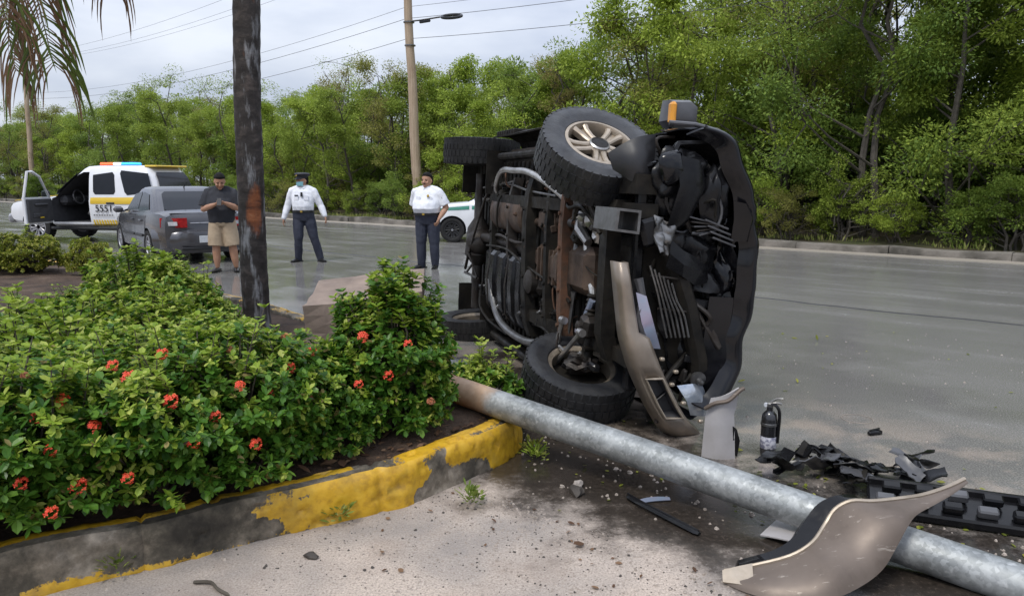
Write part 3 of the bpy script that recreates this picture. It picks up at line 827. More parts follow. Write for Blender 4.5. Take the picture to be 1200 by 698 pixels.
# pipes, brake lines and loose harness
for i, (pts, r_, mt) in enumerate(((((-1.3, -.56, .38), (-.5, -.60, .40), (.2, -.55, .37), (.9, -.52, .36)), .010, 'steel_grey'), (((-1.0, .0, .36), (-.3, -.02, .35), (.3, .06, .34), (.95, .16, .38), (1.3, .22, .36)), .011, 'under_black'), (((.3, .55, .40), (.8, .50, .35), (1.2, .56, .33), (1.4, .64, .30)), .010, 'under_black'), (((1.0, -.62, .38), (1.2, -.45, .34), (1.55, -.46, .30), (1.8, -.3, .34)), .012, 'under_black'), (((1.2, .30, .34), (1.34, .52, .26), (1.22, .72, .28), (1.0, .70, .34)), .008, 'under_steel'), (((-.9, -.10, .41), (-.55, -.13, .36), (-.1, -.10, .37), (.2, -.12, .40)), .014, 'under_steel'), (((-1.2, .40, .38), (-1.06, .60, .33), (-.8, .72, .36), (-.3, .76, .40)), .014, 'under_black'))):
    P_('brake_line' if r_ < .0125 else 'hose', MB().tube(smooth_line(pts, 8), r_, 7), mt)
rr_ = random.Random(12)
for k in range(34):                                        # brackets, clips and housings
    x = rr_.uniform(-1.0, 1.75); y = rr_.choice((-1, 1)) * rr_.uniform(.06, .62); z = rr_.uniform(.38, .47)
    bx_ = MB().box((x, y, z), (rr_.uniform(.05, .16), rr_.uniform(.04, .13), rr_.uniform(.04, .10)), .012, rz=rr_.uniform(-.4, .4), rx=rr_.uniform(-.3, .3))
    for q in range(2): bx_.lathe([(.011, 0), (.011, -.014), (.004, -.016)], 6, T=Matrix.Translation((x + rr_.uniform(-.03, .03), y + rr_.uniform(-.03, .03), z - .045)))
    P_('bracket', bx_, rr_.choice(('under_black', 'under_black', 'under_steel', 'under_plastic', 'muffler_brown')))

rr_ = random.Random(91)
for k in range(22):                                        # loose cables and pipes along the belly
    x, y = rr_.uniform(-1.0, 1.4), rr_.uniform(-.6, .6); dx, dy = rr_.uniform(-.45, .45), rr_.uniform(-.35, .35); z = rr_.uniform(.34, .42)
    P_('cable', MB().tube(smooth_line([(x, y, z + .06), (x + dx * .35, y + dy * .2, z - .01), (x + dx * .7, y + dy * .8, z + .01), (x + dx, y + dy, z + .07)], 6), rr_.uniform(.005, .011), 6), rr_.choice(('under_black', 'under_plastic', 'under_steel', 'steel_grey', 'rust')))
for k in range(14):                                        # bolt heads and caps that catch the light
    x, y = rr_.uniform(-.9, 1.5), rr_.uniform(-.6, .6)
    P_('bolt', MB().lathe([(.018, 0), (.018, -.016), (.010, -.022), (.008, -.034)], 8, T=Matrix.Translation((x, y, rr_.uniform(.34, .40)))), rr_.choice(('alloy_bright', 'steel_grey', 'rust')))
# ---- smashed nose
outer = [(-.985, .80), (-.95, .95), (-.84, 1.09), (-.6, 1.235), (-.35, 1.295), (-.1, 1.32), (.19, 1.31), (.42, 1.25), (.60, 1.19), (.72, 1.10), (.76, 1.0)]
outer = [(y, z if z < .85 else .85 + (z - .85) * .80) for y, z in outer]
outer = [p.xy for p in smooth_line([(y, z, 0) for y, z in outer], 7)]
gr = []
for i, (y, z) in enumerate(outer):                          # hood: front lip rolled under, then back to the cowl with a crease and dents
    dn = .030 * noise.noise(Vector((y * 5, z * 5, 2))) + (.016 if -.56 < y < -.44 else 0)
    row = []
    for x, kz, ky, dx in ((2.20, -.13, .93, 0), (2.255, -.07, .965, 0), (2.25, -.02, .985, 0), (2.17, .0, 1.0, 0), (1.95, .0, .995, 0), (1.7, -.012, .985, 0), (1.4, -.04, .97, 0), (1.08, -.08, .94, 0)):
        w_ = noise.noise(Vector((x * 2.5, y * 3.1, 7))) * .022
        zz = z + kz + w_ + dn + (.05 * math.exp(-((x - 1.75) / .12) ** 2) * max(0, .4 - abs(y - .1)))
        if x < 1.9: zz = lerp(zz, min(zz, 1.20), (1.9 - x) / .8)
        row.append((x + .04 * noise.noise(Vector((y * 2.2, 1, x))), y * ky, zz))
    gr.append(row)
gr = [list(r_) for r_ in zip(*[gr_ for gr_ in gr])]; gr = [list(r_) for r_ in zip(*[[p for p in row] for row in zip(*[smooth_line([gr[i][j] for i in range(len(gr))], 4) for j in range(len(gr[0]))])])]; gr = [list(q) for q in zip(*gr)]
P_('hood', MB().sheet(gr, .014), 'black_paint', 70)
# fenders
for sy, x1 in ((-1, 2.1), (1, 1.9)):
    gr = []
    for i in range(10):
        x = 1.0 + (x1 - 1.0) * i / 9
        ar = .42 + math.sqrt(max(0, .50 ** 2 - (x - 1.5) ** 2)) if abs(x - 1.5) < .49 else .62
        gr.append([(x, sy * (.93 + .02 * math.sin(i)), max(ar, .62)), (x, sy * .955, max(ar, .62) + .07), (x, sy * .945, 1.02), (x, sy * .90, 1.09)])
    P_('fender', MB().sheet(gr, .01), 'black_paint', 50)
P_('fender_trim', MB().tube(smooth_line([(.98, -.965, 1.0), (1.3, -.985, 1.0), (1.7, -.99, 1.0), (2.0, -.98, .98), (2.16, -.955, .92)], 5), .013, 8), 'tan_paint')
P_('cowl_trim', MB().tube([(2.12, -.99, .60), (2.16, -.985, .75), (2.18, -.96, .88), (2.2, -.90, 1.0)], .014, 8), 'grey_plastic')
# engine bay: firewall, block, radiator pack behind it
P_('firewall', MB().box((1.03, 0, .82), (.04, 1.7, .62), .01), 'under_black')
eb = MB().box((1.45, 0, .82), (.7, .55, .46), .06)
for s in (-1, 1):
    eb.box((1.45, s * .24, 1.0), (.62, .16, .14), .05)
    for k in range(4): eb.tube([(1.2 + k * .16, s * .12, 1.02), (1.2 + k * .16, s * .05, 1.10), (1.2 + k * .16, -s * .02, 1.06)], .03, 8)
P_('engine', eb, 'under_steel')
P_('radiator', MB().box((1.98, .02, .80), (.05, 1.10, .56), .012), 'under_black')
rs = MB().box((2.02, .02, 1.09), (.07, 1.5, .06), .012).box((2.02, .02, .50), (.07, 1.3, .06), .012)
for y in (-.62, .62): rs.box((2.02, y, .80), (.06, .06, .62), .012)
P_('radiator_support', rs, 'under_plastic')
fn = MB()
for i in range(9): fn.box((1.93, -.42 + i * .1, .80), (.03, .012, .48), .003)
P_('fan_shroud', fn, 'under_plastic')
# bent grille bars
for i in range(6):
    o_ = i * .030
    pts = [(2.20 + .01 * i, -.14 + .02 * i, .50 + o_ * .85), (2.215, .02 + .01 * i, .555 + o_ * .9), (2.20, .16, .605 + o_), (2.19, .30, .655 + o_)]
    P_('grille_bar', MB().tube(smooth_line(pts, 4), .0065, 6), 'steel_grey')
for y in (-.08, .12): P_('grille_stay', MB().tube([(2.19, y, .50 + (y + .14) * .3), (2.19, y + .02, .70 + (y + .14) * .3)], .007, 6), 'under_steel')
# lamp housing on the upper corner, a deep shell with its socket
ph_ = MB()
ph_.loft([[(x, cy_ + a * k, cz_ + b_ * k) for a, b_ in ((-.26, -.14), (-.28, .08), (-.18, .20), (.06, .22), (.22, .14), (.24, -.12), (.1, -.20), (-.12, -.20))] for x, cy_, cz_, k in ((1.86, -.62, .84, .75), (2.05, -.62, .82, .98), (2.14, -.62, .80, 1.02), (2.15, -.62, .80, .94), (2.08, -.61, .81, .86), (1.98, -.60, .82, .60))], caps=True)
P_('lamp_housing', ph_, 'under_plastic', 28)
P_('lamp_socket', MB().lathe([(.075, 0), (.085, .05), (.07, .06), (.055, .02), (.03, .03), (.028, .08), (.0001, .085)], 20, axis='X', T=Matrix.Translation((2.04, -.56, .90))), 'grey_plastic')
P_('lamp_plate', MB().sheet([[(2.20, -.80, .62), (2.22, -.78, .72), (2.18, -.77, .80)], [(2.23, -.62, .64), (2.25, -.62, .73), (2.20, -.62, .82)], [(2.20, -.40, .60), (2.22, -.42, .68), (2.17, -.44, .76)], [(2.14, -.32, .56), (2.16, -.33, .63), (2.12, -.34, .70)]], .010), 'under_plastic', 50)
P_('lamp_seal', MB().tube(smooth_line([(2.16, -.70, .86), (2.19, -.50, .96), (2.18, -.36, .92), (2.17, -.34, .78)], 5), .010, 6), 'grey_plastic')
for i in range(5): P_('bent_slat', MB().box((2.17, -.42 + i * .018, .84 + i * .012), (.05, .010, .20 - i * .015), .003, rx=.12 * i - .2), 'under_steel' if i % 2 else 'grey_plastic')
P_('frame_horn', MB().loft([[(x, -.40 + a * k, .33 + b_ * k) for a, b_ in ((-.075, -.075), (.06, -.085), (.075, .075), (-.065, .08))] for x, k in ((1.9, 1.0), (2.22, 1.0), (2.22, .78), (2.02, .76))]), 'steel_grey')
P_('tow_plate', MB().box((2.18, -.34, .50), (.05, .17, .13), .02, rx=.3), 'under_plastic')
P_('crush_can', MB().loft([[(x, -.62 + a, .50 + b_) for a, b_ in ((-.06, -.07), (.06, -.07), (.06, .07), (-.06, .07))] for x in (1.85, 1.95, 2.0, 2.1)]), 'under_black')
lf_ = MB()
lf_.sheet([[(2.20, -.30, .62), (2.22, -.24, .70), (2.16, -.20, .80), (2.10, -.18, .95)], [(2.24, -.22, .60), (2.20, -.15, .72), (2.21, -.12, .82), (2.10, -.12, .96)], [(2.18, -.14, .62), (2.23, -.08, .70), (2.15, -.02, .84), (2.12, -.04, .97)]], .008)
P_('torn_shroud', lf_, 'under_plastic', 20)
P_('crash_beam', MB().loft([[(x + .05, y, z - .06), (x + .09, y, z - .03), (x + .09, y, z + .03), (x + .05, y, z + .06), (x, y, z + .06), (x, y, z - .06)] for y, x, z in ((-.25, 2.10, .66), (.1, 2.12, .80), (.45, 2.10, .92), (.72, 2.04, .98))]), 'under_black')
for y, z, l_ in ((.10, .92, .28), (.30, 1.0, .22), (.46, .95, .26)):
    P_('bracket', MB().box((2.13, y, z), (.03, .055, l_), .008, rx=-.12), 'grey_plastic' if y == .30 else 'under_plastic')
P_('lower_duct', MB().sheet([[(2.15, .05, .95), (2.19, .05, 1.10)], [(2.17, .3, .92), (2.19, .3, 1.08)], [(2.15, .55, .90), (2.20, .55, 1.08)], [(2.10, .70, .84), (2.15, .72, 1.0)]], .01), 'black_paint', 50)
# smashed lower headlamp and blueish films
P_('broken_headlamp', MB().sheet([[(2.14, .62, .78), (2.18, .60, .86), (2.15, .61, .94)], [(2.20, .70, .82), (2.23, .70, .90), (2.18, .70, .97)], [(2.16, .80, .88), (2.20, .80, .95), (2.15, .80, 1.0)]], .012), 'lamp_clear', 50)
P_('lamp_bulb', MB().lathe([(.03, 0), (.05, .03), (.052, .05), (.02, .055), (.018, .09), (.0001, .10)], 16, axis='X', T=TR((2.14, .56, .90), rz=.3)), 'steel_grey')
P_('reflector_film', MB().sheet([[(2.20, .02, .42), (2.22, .04, .48)], [(2.22, .2, .46), (2.24, .2, .53)], [(2.20, .36, .54), (2.22, .36, .60)]], .006), 'film_blue', 50)
P_('grey_strut', MB().tube([(2.18, -.06, .44), (2.20, .06, .47), (2.2, .16, .44), (2.19, .3, .50)], [.03, .022, .02, .03], 8), 'grey_plastic')
def crumple(a, b_, c, d, amp, seed, n=20, m_=14):
    """A buckled sheet hung between four corners."""
    g = []
    for i in range(n):
        row = []
        for j in range(m_):
            u, v = i / (n - 1), j / (m_ - 1); p = vl(vl(a, b_, u), vl(d, c, u), v)
            f = noise.noise(Vector((u * 2.6 + seed, v * 2.2, seed))) + .35 * noise.noise(Vector((u * 6 + seed, v * 5, seed + 4))); f = math.copysign(abs(f) ** .85, f)
            row.append(p + Vector((amp * f, amp * .5 * noise.noise(Vector((u * 4, v * 4, seed + 9))), amp * .4 * f)))
        g.append(row)
    return MB().sheet(g, .010)
P_('crushed_panel', crumple((2.02, -.42, 1.02), (2.10, .30, 1.0), (2.14, .34, 1.14), (2.10, -.46, 1.13), .10, 3), 'black_paint', 75)
P_('crushed_panel', crumple((2.10, .26, .98), (2.06, .70, .90), (2.12, .68, 1.04), (2.16, .26, 1.13), .09, 7), 'black_paint', 75)
P_('crushed_panel', crumple((2.16, -.36, .60), (2.14, .02, .70), (2.10, .04, 1.0), (2.14, -.34, .98), .10, 12), 'under_plastic', 75)
P_('crushed_panel', crumple((2.0, .05, .62), (2.02, .55, .78), (1.98, .52, 1.0), (1.98, .05, .98), .08, 15), 'under_plastic', 75)
P_('bent_flange', MB().sheet([[(2.25, -.55, 1.00), (2.28, -.53, 1.06), (2.25, -.50, 1.12)], [(2.23, -.44, 1.03), (2.30, -.45, 1.10), (2.22, -.42, 1.16)], [(2.20, -.30, 1.04), (2.26, -.31, 1.10), (2.20, -.30, 1.16)]], .012), 'black_paint', 60)
P_('module_box', MB().blob((2.10, -.64, .70), (.10, .20, .16), 4, rough=.45, seed=5, freq=2.2).blob((2.14, -.58, .93), (.07, .18, .09), 3, rough=.5, seed=9, freq=2.4).box((2.13, -.74, .74), (.14, .10, .24), .04, rx=.2), 'under_plastic', 60)
P_('module_cover', MB().box((2.20, -.72, .60), (.06, .20, .16), .05, rx=.3), 'black_paint', 60)
P_('highlight_sheet', crumple((2.20, -.44, .50), (2.23, -.22, .52), (2.20, -.20, .64), (2.17, -.40, .66), .04, 21), 'steel_grey', 75)  # bright sheet added to stand in for a highlight in the dark nose
P_('sky_glint_panel', crumple((2.20, -.12, 1.06), (2.12, .14, 1.06), (2.02, .16, 1.17), (2.10, -.10, 1.17), .05, 25), 'black_paint', 75)  # added glossy sheet, tilted up so the hood lip shows a sky reflection
for q in range(4): P_('cooling_fin', MB().box((2.215, -.40 + .035 * q, .92 + .02 * q), (.02, .012, .17), .003, rx=-.3), 'grey_plastic')
rr_ = random.Random(31)
for k in range(34):                                        # clips, pipes and hoses in the dark of the bay
    y = rr_.uniform(-.8, .78); z = lerp(.56, 1.04, rr_.random()); x = rr_.uniform(1.98, 2.17)
    if rr_.random() < .30:
        P_('shard', MB().box((x - .04, y, z), (rr_.uniform(.02, .05), rr_.uniform(.03, .09), rr_.uniform(.03, .08)), .016, rx=rr_.uniform(-.8, .8), rz=rr_.uniform(-.4, .4)), rr_.choice(('under_plastic', 'under_plastic', 'under_black', 'grey_plastic')))
    else:
        P_('hose', MB().tube(smooth_line([(x, y, z), (x + .04, y + rr_.uniform(-.15, .15), z + rr_.uniform(-.1, .1)), (x - .03, y + rr_.uniform(-.25, .25), z + rr_.uniform(-.15, .15))], 5), rr_.uniform(.008, .02), 8), rr_.choice(('under_black', 'under_plastic', 'under_steel')))
for y, z in ((.42, .60), (.58, .68), (.70, .77), (.50, .70), (.82, .90)):
    P_('clip', MB().box((2.25, y, z), (.03, .022, .03), .006), 'tan_alloy')
# wheel liner flap hanging over the upper front tyre
gr = []
for i in range(6):
    u = i / 5; row = []
    for j in range(5):
        v = j / 4
        a = Vector((1.93, -.80, .30)).lerp(Vector((1.96, -.925, .57)), u); c = Vector((1.96, -.70, .33)).lerp(Vector((1.99, -.53, .575)), u)
        p = a.lerp(c, v); p.x += .10 * math.sin(PI * u) * math.sin(PI * (v * .8 + .1)) + .05 * u + .02 * noise.noise(p * 6); p.y -= .03 * math.sin(PI * u) * (1 - v)
        row.append(p)
    gr.append(row)
P_('liner_flap', MB().sheet(gr, .010), 'flap_rubber', 60)
# mirror on the upper side
mr = MB().loft([[(.90 + dx, -1.16 + a * k, 1.33 + b_ * k) for a, b_ in ((-.11, -.12), (-.12, .06), (-.08, .12), (.09, .12), (.10, -.10), (.05, -.14))] for dx, k in ((-.10, .86), (-.06, 1.0), (.04, .98), (.10, .80), (.12, .5))])
mi = P_('mirror', mr, 'grey_plastic', 40); mi.location = (0, -.015, 0)
MB().box((.985, -1.165, 1.225), (.075, .17, .055), .02).build('signal_lens', MATS['amber_lens'], mi)
MB().tube([(.90, -1.05, 1.28), (.88, -.92, 1.20)], [.05, .06], 10).build('mirror_arm', MATS['black_paint'], mi)
# bumper cover: the left half still hangs on, folded forward over the road
edge = [((-.16, .265), (-.16, .355), 2.19), ((-.02, .285), (-.02, .385), 2.20), ((.12, .305), (.12, .415), 2.21), ((.255, .325), (.255, .445), 2.22), ((.30, .33), (.285, .52), 2.235), ((.36, .35), (.36, .555), 2.24), ((.45, .385), (.45, .60), 2.24), ((.53, .425), (.53, .645), 2.235), ((.60, .465), (.60, .69), 2.23), ((.70, .525), (.70, .755), 2.22), ((.79, .59), (.79, .825), 2.205), ((.87, .655), (.855, .89), 2.18), ((.93, .72), (.91, .96), 2.15), ((.965, .80), (.945, 1.02), 2.10)]
NC = 9; pts = []
for (l, r_, x) in edge:
    row = []
    for j in range(NC):
        t = j / (NC - 1); u = 2 * t - 1
        row.append(Vector((x + .055 * (1 - u ** 4) - .05 * (abs(u) > .99), lerp(l[0], r_[0], t), lerp(l[1], r_[1], t))))
    pts.append(row)
bm_ = MB(); vs = [p for r_ in pts for p in r_]; fs = []
hole = set()
for i in range(len(pts) - 1):
    for j in range(NC - 1):
        if 7 <= i <= 9 and 2 <= j <= 5: hole.add((i, j)); continue
        a = i * NC + j; fs.append((a, a + 1, a + NC + 1, a + NC))
bo = bm_.add(vs, fs).build('bumper', MATS['bumper_tan_lit'], suv, sharp=50)
md = bo.modifiers.new('t', 'SOLIDIFY'); md.thickness = .014; md.offset = -1
bo['label'] = 'torn tan front bumper hanging from the nose'
rim_i = [pts[7][2], pts[7][4], pts[7][6], pts[8][6], pts[9][6], pts[10][6], pts[10][4], pts[10][2], pts[9][2], pts[8][2]]
back = [p + Vector((-.07, 0, 0)) for p in rim_i]; cen_ = sum(back, Vector()) / len(back); back = [cen_ + (p - cen_) * .82 for p in back]
MB().loft([rim_i, back], caps=False).add(back, [tuple(range(len(back)))]).build('fog_lamp_recess', MATS['grey_plastic'], bo)
MB().tube([p + Vector((.006, 0, 0)) for p in rim_i], .008, 6, closed=True).build('recess_trim', MATS['tan_alloy'], bo)
MB().box(cen_ + Vector((.03, 0, 0)), (.03, .16, .012), .004, rx=-.9 + PI).build('recess_slat', MATS['under_plastic'], bo)
# ------------------------------------------------------------------ vehicles standing on the road behind
M('car_grey', (.10, .10, .108), .25, .45, col2=(.072, .072, .08), scale=3, coat=.5)
M('car_white', (.74, .75, .77), .3, col2=(.66, .67, .69), scale=3, coat=.5)
M('livery_yellow', (.66, .45, .03), .35, col2=(.60, .40, .03), scale=5)
M('stripe_green', (.04, .22, .16), .35)
M('glass_tint', (.012, .014, .018), .12, spec=.3)
M('interior_dark', (.035, .035, .038), .7, col2=(.055, .055, .06), scale=8)
M('trim_black', (.012, .012, .013), .45)
M('lens_red', (.42, .02, .02), .15, col2=(.22, .01, .015), scale=25)
M('lens_clear', (.6, .6, .62), .12, col2=(.4, .4, .42), scale=25)
M('plate_white', (.62, .64, .66), .4, col2=(.5, .52, .55), scale=30)
M('letter_black', (.01, .01, .012), .5)
M('wheel_silver', (.42, .42, .44), .35, .7, col2=(.3, .3, .31), scale=12)
m, nt, bs = newmat('glass_see'); bs.inputs['Base Color'].default_value = (.5, .6, .58, 1); bs.inputs['Roughness'].default_value = .03; bs.inputs['Transmission Weight'].default_value = 1.0; bs.inputs['IOR'].default_value = 1.05
def lamp_mat(name, col, k):
    m, nt, bs = newmat(name); bs.inputs['Base Color'].default_value = c4(col); bs.inputs['Emission Color'].default_value = c4(col); bs.inputs['Emission Strength'].default_value = k; bs.inputs['Roughness'].default_value = .2
lamp_mat('beacon_red', (1.0, .10, .03), 1.6); lamp_mat('beacon_white', (1, .97, .92), 1.4); lamp_mat('beacon_blue', (.03, .30, 1.0), 1.7)
small_tyre = tyre_mesh(.31, .20, .20, 26); small_rim = rim_mesh(.20, .20, 'wheel_silver'); small_cap = cap_mesh(.035, -.066, 'wheel_silver', 'wheel_silver')
truck_tyre = tyre_mesh(.38, .25, .225, 30); truck_rim = rim_mesh(.225, .25, 'wheel_silver', 6); steel_rim = rim_mesh(.20, .20, 'trim_black', 7)
def low_ring(x, w, zs, zm, zb, zt):
    h = [(w * .86, zs), (w * .97, zs + .07), (w, zm), (w * .99, zb - .10), (w * .955, zb), (w * .80, lerp(zb, zt, .75)), (w * .42, zt), (0, zt + .005)]
    return [(x, y, z) for y, z in h] + [(x, -y, z) for y, z in h[-2::-1]] + [(x, 0, zs)]
def srect(x0, x1, w, z, n=40, pw=7):
    cx_, a = (x0 + x1) / 2, (x1 - x0) / 2; out = []
    for k in range(n):
        t = 2 * PI * k / n; ct, st_ = math.cos(t), math.sin(t)
        out.append((cx_ + math.copysign(abs(ct) ** (2 / pw), ct) * a, math.copysign(abs(st_) ** (2 / pw), st_) * w, z))
    return out
class CarKit:
    """Body with cut wheel arches, a tapered cabin, flush panes laid on it."""
    def __init__(s, root, low, cabin, paint, axles, ar, az, wside):
        s.root, s.cabin = root, cabin
        s.body = MB().loft([low_ring(*q) for q in low]).build('body', [MATS[paint], MATS['interior_dark']], None, sharp=40)
        cs = []
        for x in axles:
            for y0, y1 in ((-1.3, -wside + .24), (wside - .24, 1.3)):
                cs.append(MB().lathe([(ar, y0), (ar, y1)], 32, axis='Y', T=Matrix.Translation((x, 0, az))).build('c', MATS['interior_dark'], None))
        s.cs = cs
        s.cab = MB().loft([srect(*q) for q in cabin]).build('cabin', [MATS[paint], MATS['interior_dark']], None, sharp=40)
        s.low = low
    def finish(s, cutters=()):
        bc = [o.copy() for o in cutters]
        for o in bc: COL.objects.link(o); o.data = o.data.copy()
        for tgt, lst in ((s.body, s.cs + list(cutters)), (s.cab, bc)):
            for c in lst:
                md = tgt.modifiers.new('b', 'BOOLEAN'); md.operation = 'DIFFERENCE'; md.object = c; md.solver = 'EXACT'; md.material_mode = 'TRANSFER'
            dg = bpy.context.evaluated_depsgraph_get()
            me = bpy.data.meshes.new_from_object(tgt.evaluated_get(dg)); tgt.modifiers.clear(); tgt.data = me
            for c in lst:
                d = c.data; bpy.data.objects.remove(c); bpy.data.meshes.remove(d)
            me.polygons.foreach_set('use_smooth', [True] * len(me.polygons)); me.set_sharp_from_angle(angle=R(35))
        s.body.parent = s.root; s.cab.parent = s.root
    def at(s, z):
        c = s.cabin
        for a, b_ in zip(c, c[1:]):
            if z <= b_[3]:
                t = (z - a[3]) / (b_[3] - a[3]); return [lerp(a[i], b_[i], t) for i in range(3)]
        return c[-1][:3]
    def roundpoly(s, pts, r=.05):
        out = []; n = len(pts)
        for i in range(n):
            p, a, b_ = Vector(pts[i]), Vector(pts[i - 1]), Vector(pts[(i + 1) % n])
            da, db = (a - p), (b_ - p); k = min(r, da.length * .4, db.length * .4)
            p0, p1 = p + da.normalized() * k, p + db.normalized() * k
            for t in (0, .33, .67, 1): out.append(p0.lerp(p, t).lerp(p.lerp(p1, t), t))
        return out
    @staticmethod
    def rows(pl, n=9):
        """Cut an upright convex outline into level strips: (z, left, right)."""
        zs = [p[1] for p in pl]; z0, z1 = min(zs), max(zs); out = []
        for i in range(n):
            z = lerp(z0 + 1e-4, z1 - 1e-4, i / (n - 1)); xs = []
            for p, q in zip(pl, pl[1:] + pl[:1]):
                if (p[1] - z) * (q[1] - z) <= 0 and abs(p[1] - q[1]) > 1e-9: xs.append(lerp(p[0], q[0], (z - p[1]) / (q[1] - p[1])))
            out.append((z, min(xs), max(xs)))
        return out
    def side_pane(s, name, pts, side, mat, off=.007, r=.05, parent=None, th=.006):
        pl = [(p.x, p.z) for p in s.roundpoly([(x, 0, z) for x, z in pts], r)]
        g = [[(lerp(x0, x1, k / 6), side * (s.at(z)[2] + off), z) for k in range(7)] for z, x0, x1 in s.rows(pl)]
        return MB().sheet(g, -.004 * side).build(name, MATS[mat], parent or s.root, sharp=25)
    def end_pane(s, name, pts, front, mat, off=.010, r=.06):
        pl = [(p.y, p.z) for p in s.roundpoly([(0, y, z) for y, z in pts], r)]; sg = 1 if front else -1
        g = [[(s.at(z)[1 if front else 0] + sg * off, lerp(y0, y1, k / 6), z) for k in range(7)] for z, y0, y1 in s.rows(pl)]
        return MB().sheet(g, .004 * sg).build(name, MATS[mat], s.root, sharp=25)
    def lowy(s, x, z):
        """Half width of the lower body at (x, z)."""
        L = s.low
        for a, b_ in zip(L, L[1:]):
            if a[0] <= x <= b_[0]:
                t = (x - a[0]) / (b_[0] - a[0]); w, zs, zm, zb = [lerp(a[i], b_[i], t) for i in (1, 2, 3, 4)]
                pr = [(zs, w * .86), (zs + .07, w * .97), (zm, w), (zb - .10, w * .99), (zb, w * .955)]
                for (z0, y0), (z1, y1) in zip(pr, pr[1:]):
                    if z <= z1: return lerp(y0, y1, max(0, (z - z0) / (z1 - z0)))
                return w * .955
        return L[0][1]
    def low_panel(s, name, pts, side, mat, off=.006, parent=None, r=.03):
        """Thin panel following the lower body: pts (x, z) of a four-cornered outline."""
        (x0, z0), (x1, z1), (x2, z2), (x3, z3) = pts; g = []
        for i in range(9):
            u = i / 8; row = []
            for j in range(7):
                v = j / 6; x = lerp(lerp(x0, x1, u), lerp(x3, x2, u), v); z = lerp(lerp(z0, z1, u), lerp(z3, z2, u), v)
                row.append((x, side * (s.lowy(x, z) + off), z))
            g.append(row)
        o = MB().sheet(g, -.005 * side).build(name, MATS[mat], parent or s.root)
        return o
def text_mesh(txt, size, mat, T, parent, name='number', th=.002, shear=0.):
    cu = bpy.data.curves.new(name, 'FONT'); cu.body = txt; cu.size = size; cu.extrude = th; cu.align_x = 'CENTER'; cu.align_y = 'CENTER'; cu.offset = size * .006
    o = bpy.data.objects.new(name, cu); COL.objects.link(o)
    me = bpy.data.meshes.new_from_object(o.evaluated_get(bpy.context.evaluated_depsgraph_get()))
    bpy.data.objects.remove(o); bpy.data.curves.remove(cu); me.materials.clear(); me.materials.append(MATS[mat])
    return link(name, me, parent, T)
def road_wheel(root, c, left, tyre, rim, cap=None, steer=0):
    T = Matrix.Translation(c) @ rotm(0, 0, steer) @ (rotm(0, 0, PI) if left else Matrix())
    e = link('wheel', tyre, root, T); link('rim', rim, e)
    if cap: link('hub_cap', cap, e)

# ---- grey sedan, seen from behind on its left
hd = R(90 + 38)
sedan = tag(empty('sedan', (-6.55 - .616 * 2.2 + .788 * .86, 14.25 + .788 * 2.2 + .616 * .86, 0), hd), 'dark grey four door sedan parked with its tail towards the viewer', 'car')
LOW = [(-2.22, .58, .40, .60, .80, .84), (-2.17, .74, .27, .58, .90, .96), (-1.98, .81, .22, .58, .95, 1.02), (-1.5, .85, .20, .58, .95, 1.01), (-.5, .86, .18, .56, .92, .96), (.6, .86, .18, .56, .90, .94), (1.2, .85, .19, .55, .87, .93), (1.7, .80, .21, .52, .78, .85), (1.98, .66, .25, .48, .66, .70), (2.05, .50, .30, .46, .56, .60)]
CABN = [(-1.78, 1.02, .79, .90), (-1.66, .86, .775, .98), (-1.28, .42, .69, 1.24), (-1.02, .12, .625, 1.39), (-.90, -.02, .57, 1.435), (-.75, -.2, .44, 1.455)]
k = CarKit(sedan, LOW, CABN, 'car_grey', (-1.25, 1.25), .355, .31, .86); k.finish()
for sd_ in (-1, 1):
    k.side_pane('window', [(.66, .955), (.20, 1.33), (-.30, 1.35), (-.32, .965)], sd_, 'glass_tint', parent=sedan)
    k.side_pane('window', [(-.38, .965), (-.36, 1.35), (-.86, 1.33), (-1.22, 1.0), (-1.22, .985)], sd_, 'glass_tint')
    for x0, x1 in ((.76, -.33), (-.35, -1.02)):
        d = k.low_panel('door', [(x0, .26), (x1, .26 if x0 > 0 else .30), (x1 - (.0 if x0 > 0 else .18), .90), (x0, .88)], sd_, 'car_grey', .007)
        MB().box((x1 + .16, sd_ * .875, .80), (.17, .03, .032), .008).build('handle', MATS['car_grey'], d)
        MB().box((x1 / 2 + x0 / 2, sd_ * .877, .50), (abs(x0 - x1) * .92, .016, .05), .006).build('rub_strip', MATS['trim_black'], d)
    for x in (-1.25, 1.25): road_wheel(sedan, (x, sd_ * .755, .31), sd_ > 0, small_tyre, small_rim, small_cap)
    mi = MB().box((.62, sd_ * .96, .97), (.12, .19, .13), .045).tube([(.62, sd_ * .84, .93), (.62, sd_ * .92, .95)], .025, 8).build('mirror', MATS['car_grey'], sedan)
    tl = MB().sheet([[(-2.265 + .22 * (u ** 2.2), sd_ * lerp(.36, .79, u), lerp(.70, .88, v)) for v in (0, .5, 1)] for u in (0, .25, .5, .75, 1)], .03).build('tail_lamp', MATS['lens_red'], sedan)
    MB().sheet([[(-2.302 + .22 * (u ** 2.2), sd_ * lerp(.36, .79, u), lerp(.74, .81, v)) for v in (0, 1)] for u in (.42, .6, .78)], .02 * sd_).build('reverse_lens', MATS['lens_clear'], tl)
k.end_pane('rear_window', [(-.60, .99), (.60, .99), (.50, 1.36), (-.50, 1.36)], False, 'glass_tint')
k.end_pane('windscreen', [(-.66, .97), (.66, .97), (.54, 1.37), (-.54, 1.37)], True, 'glass_tint')
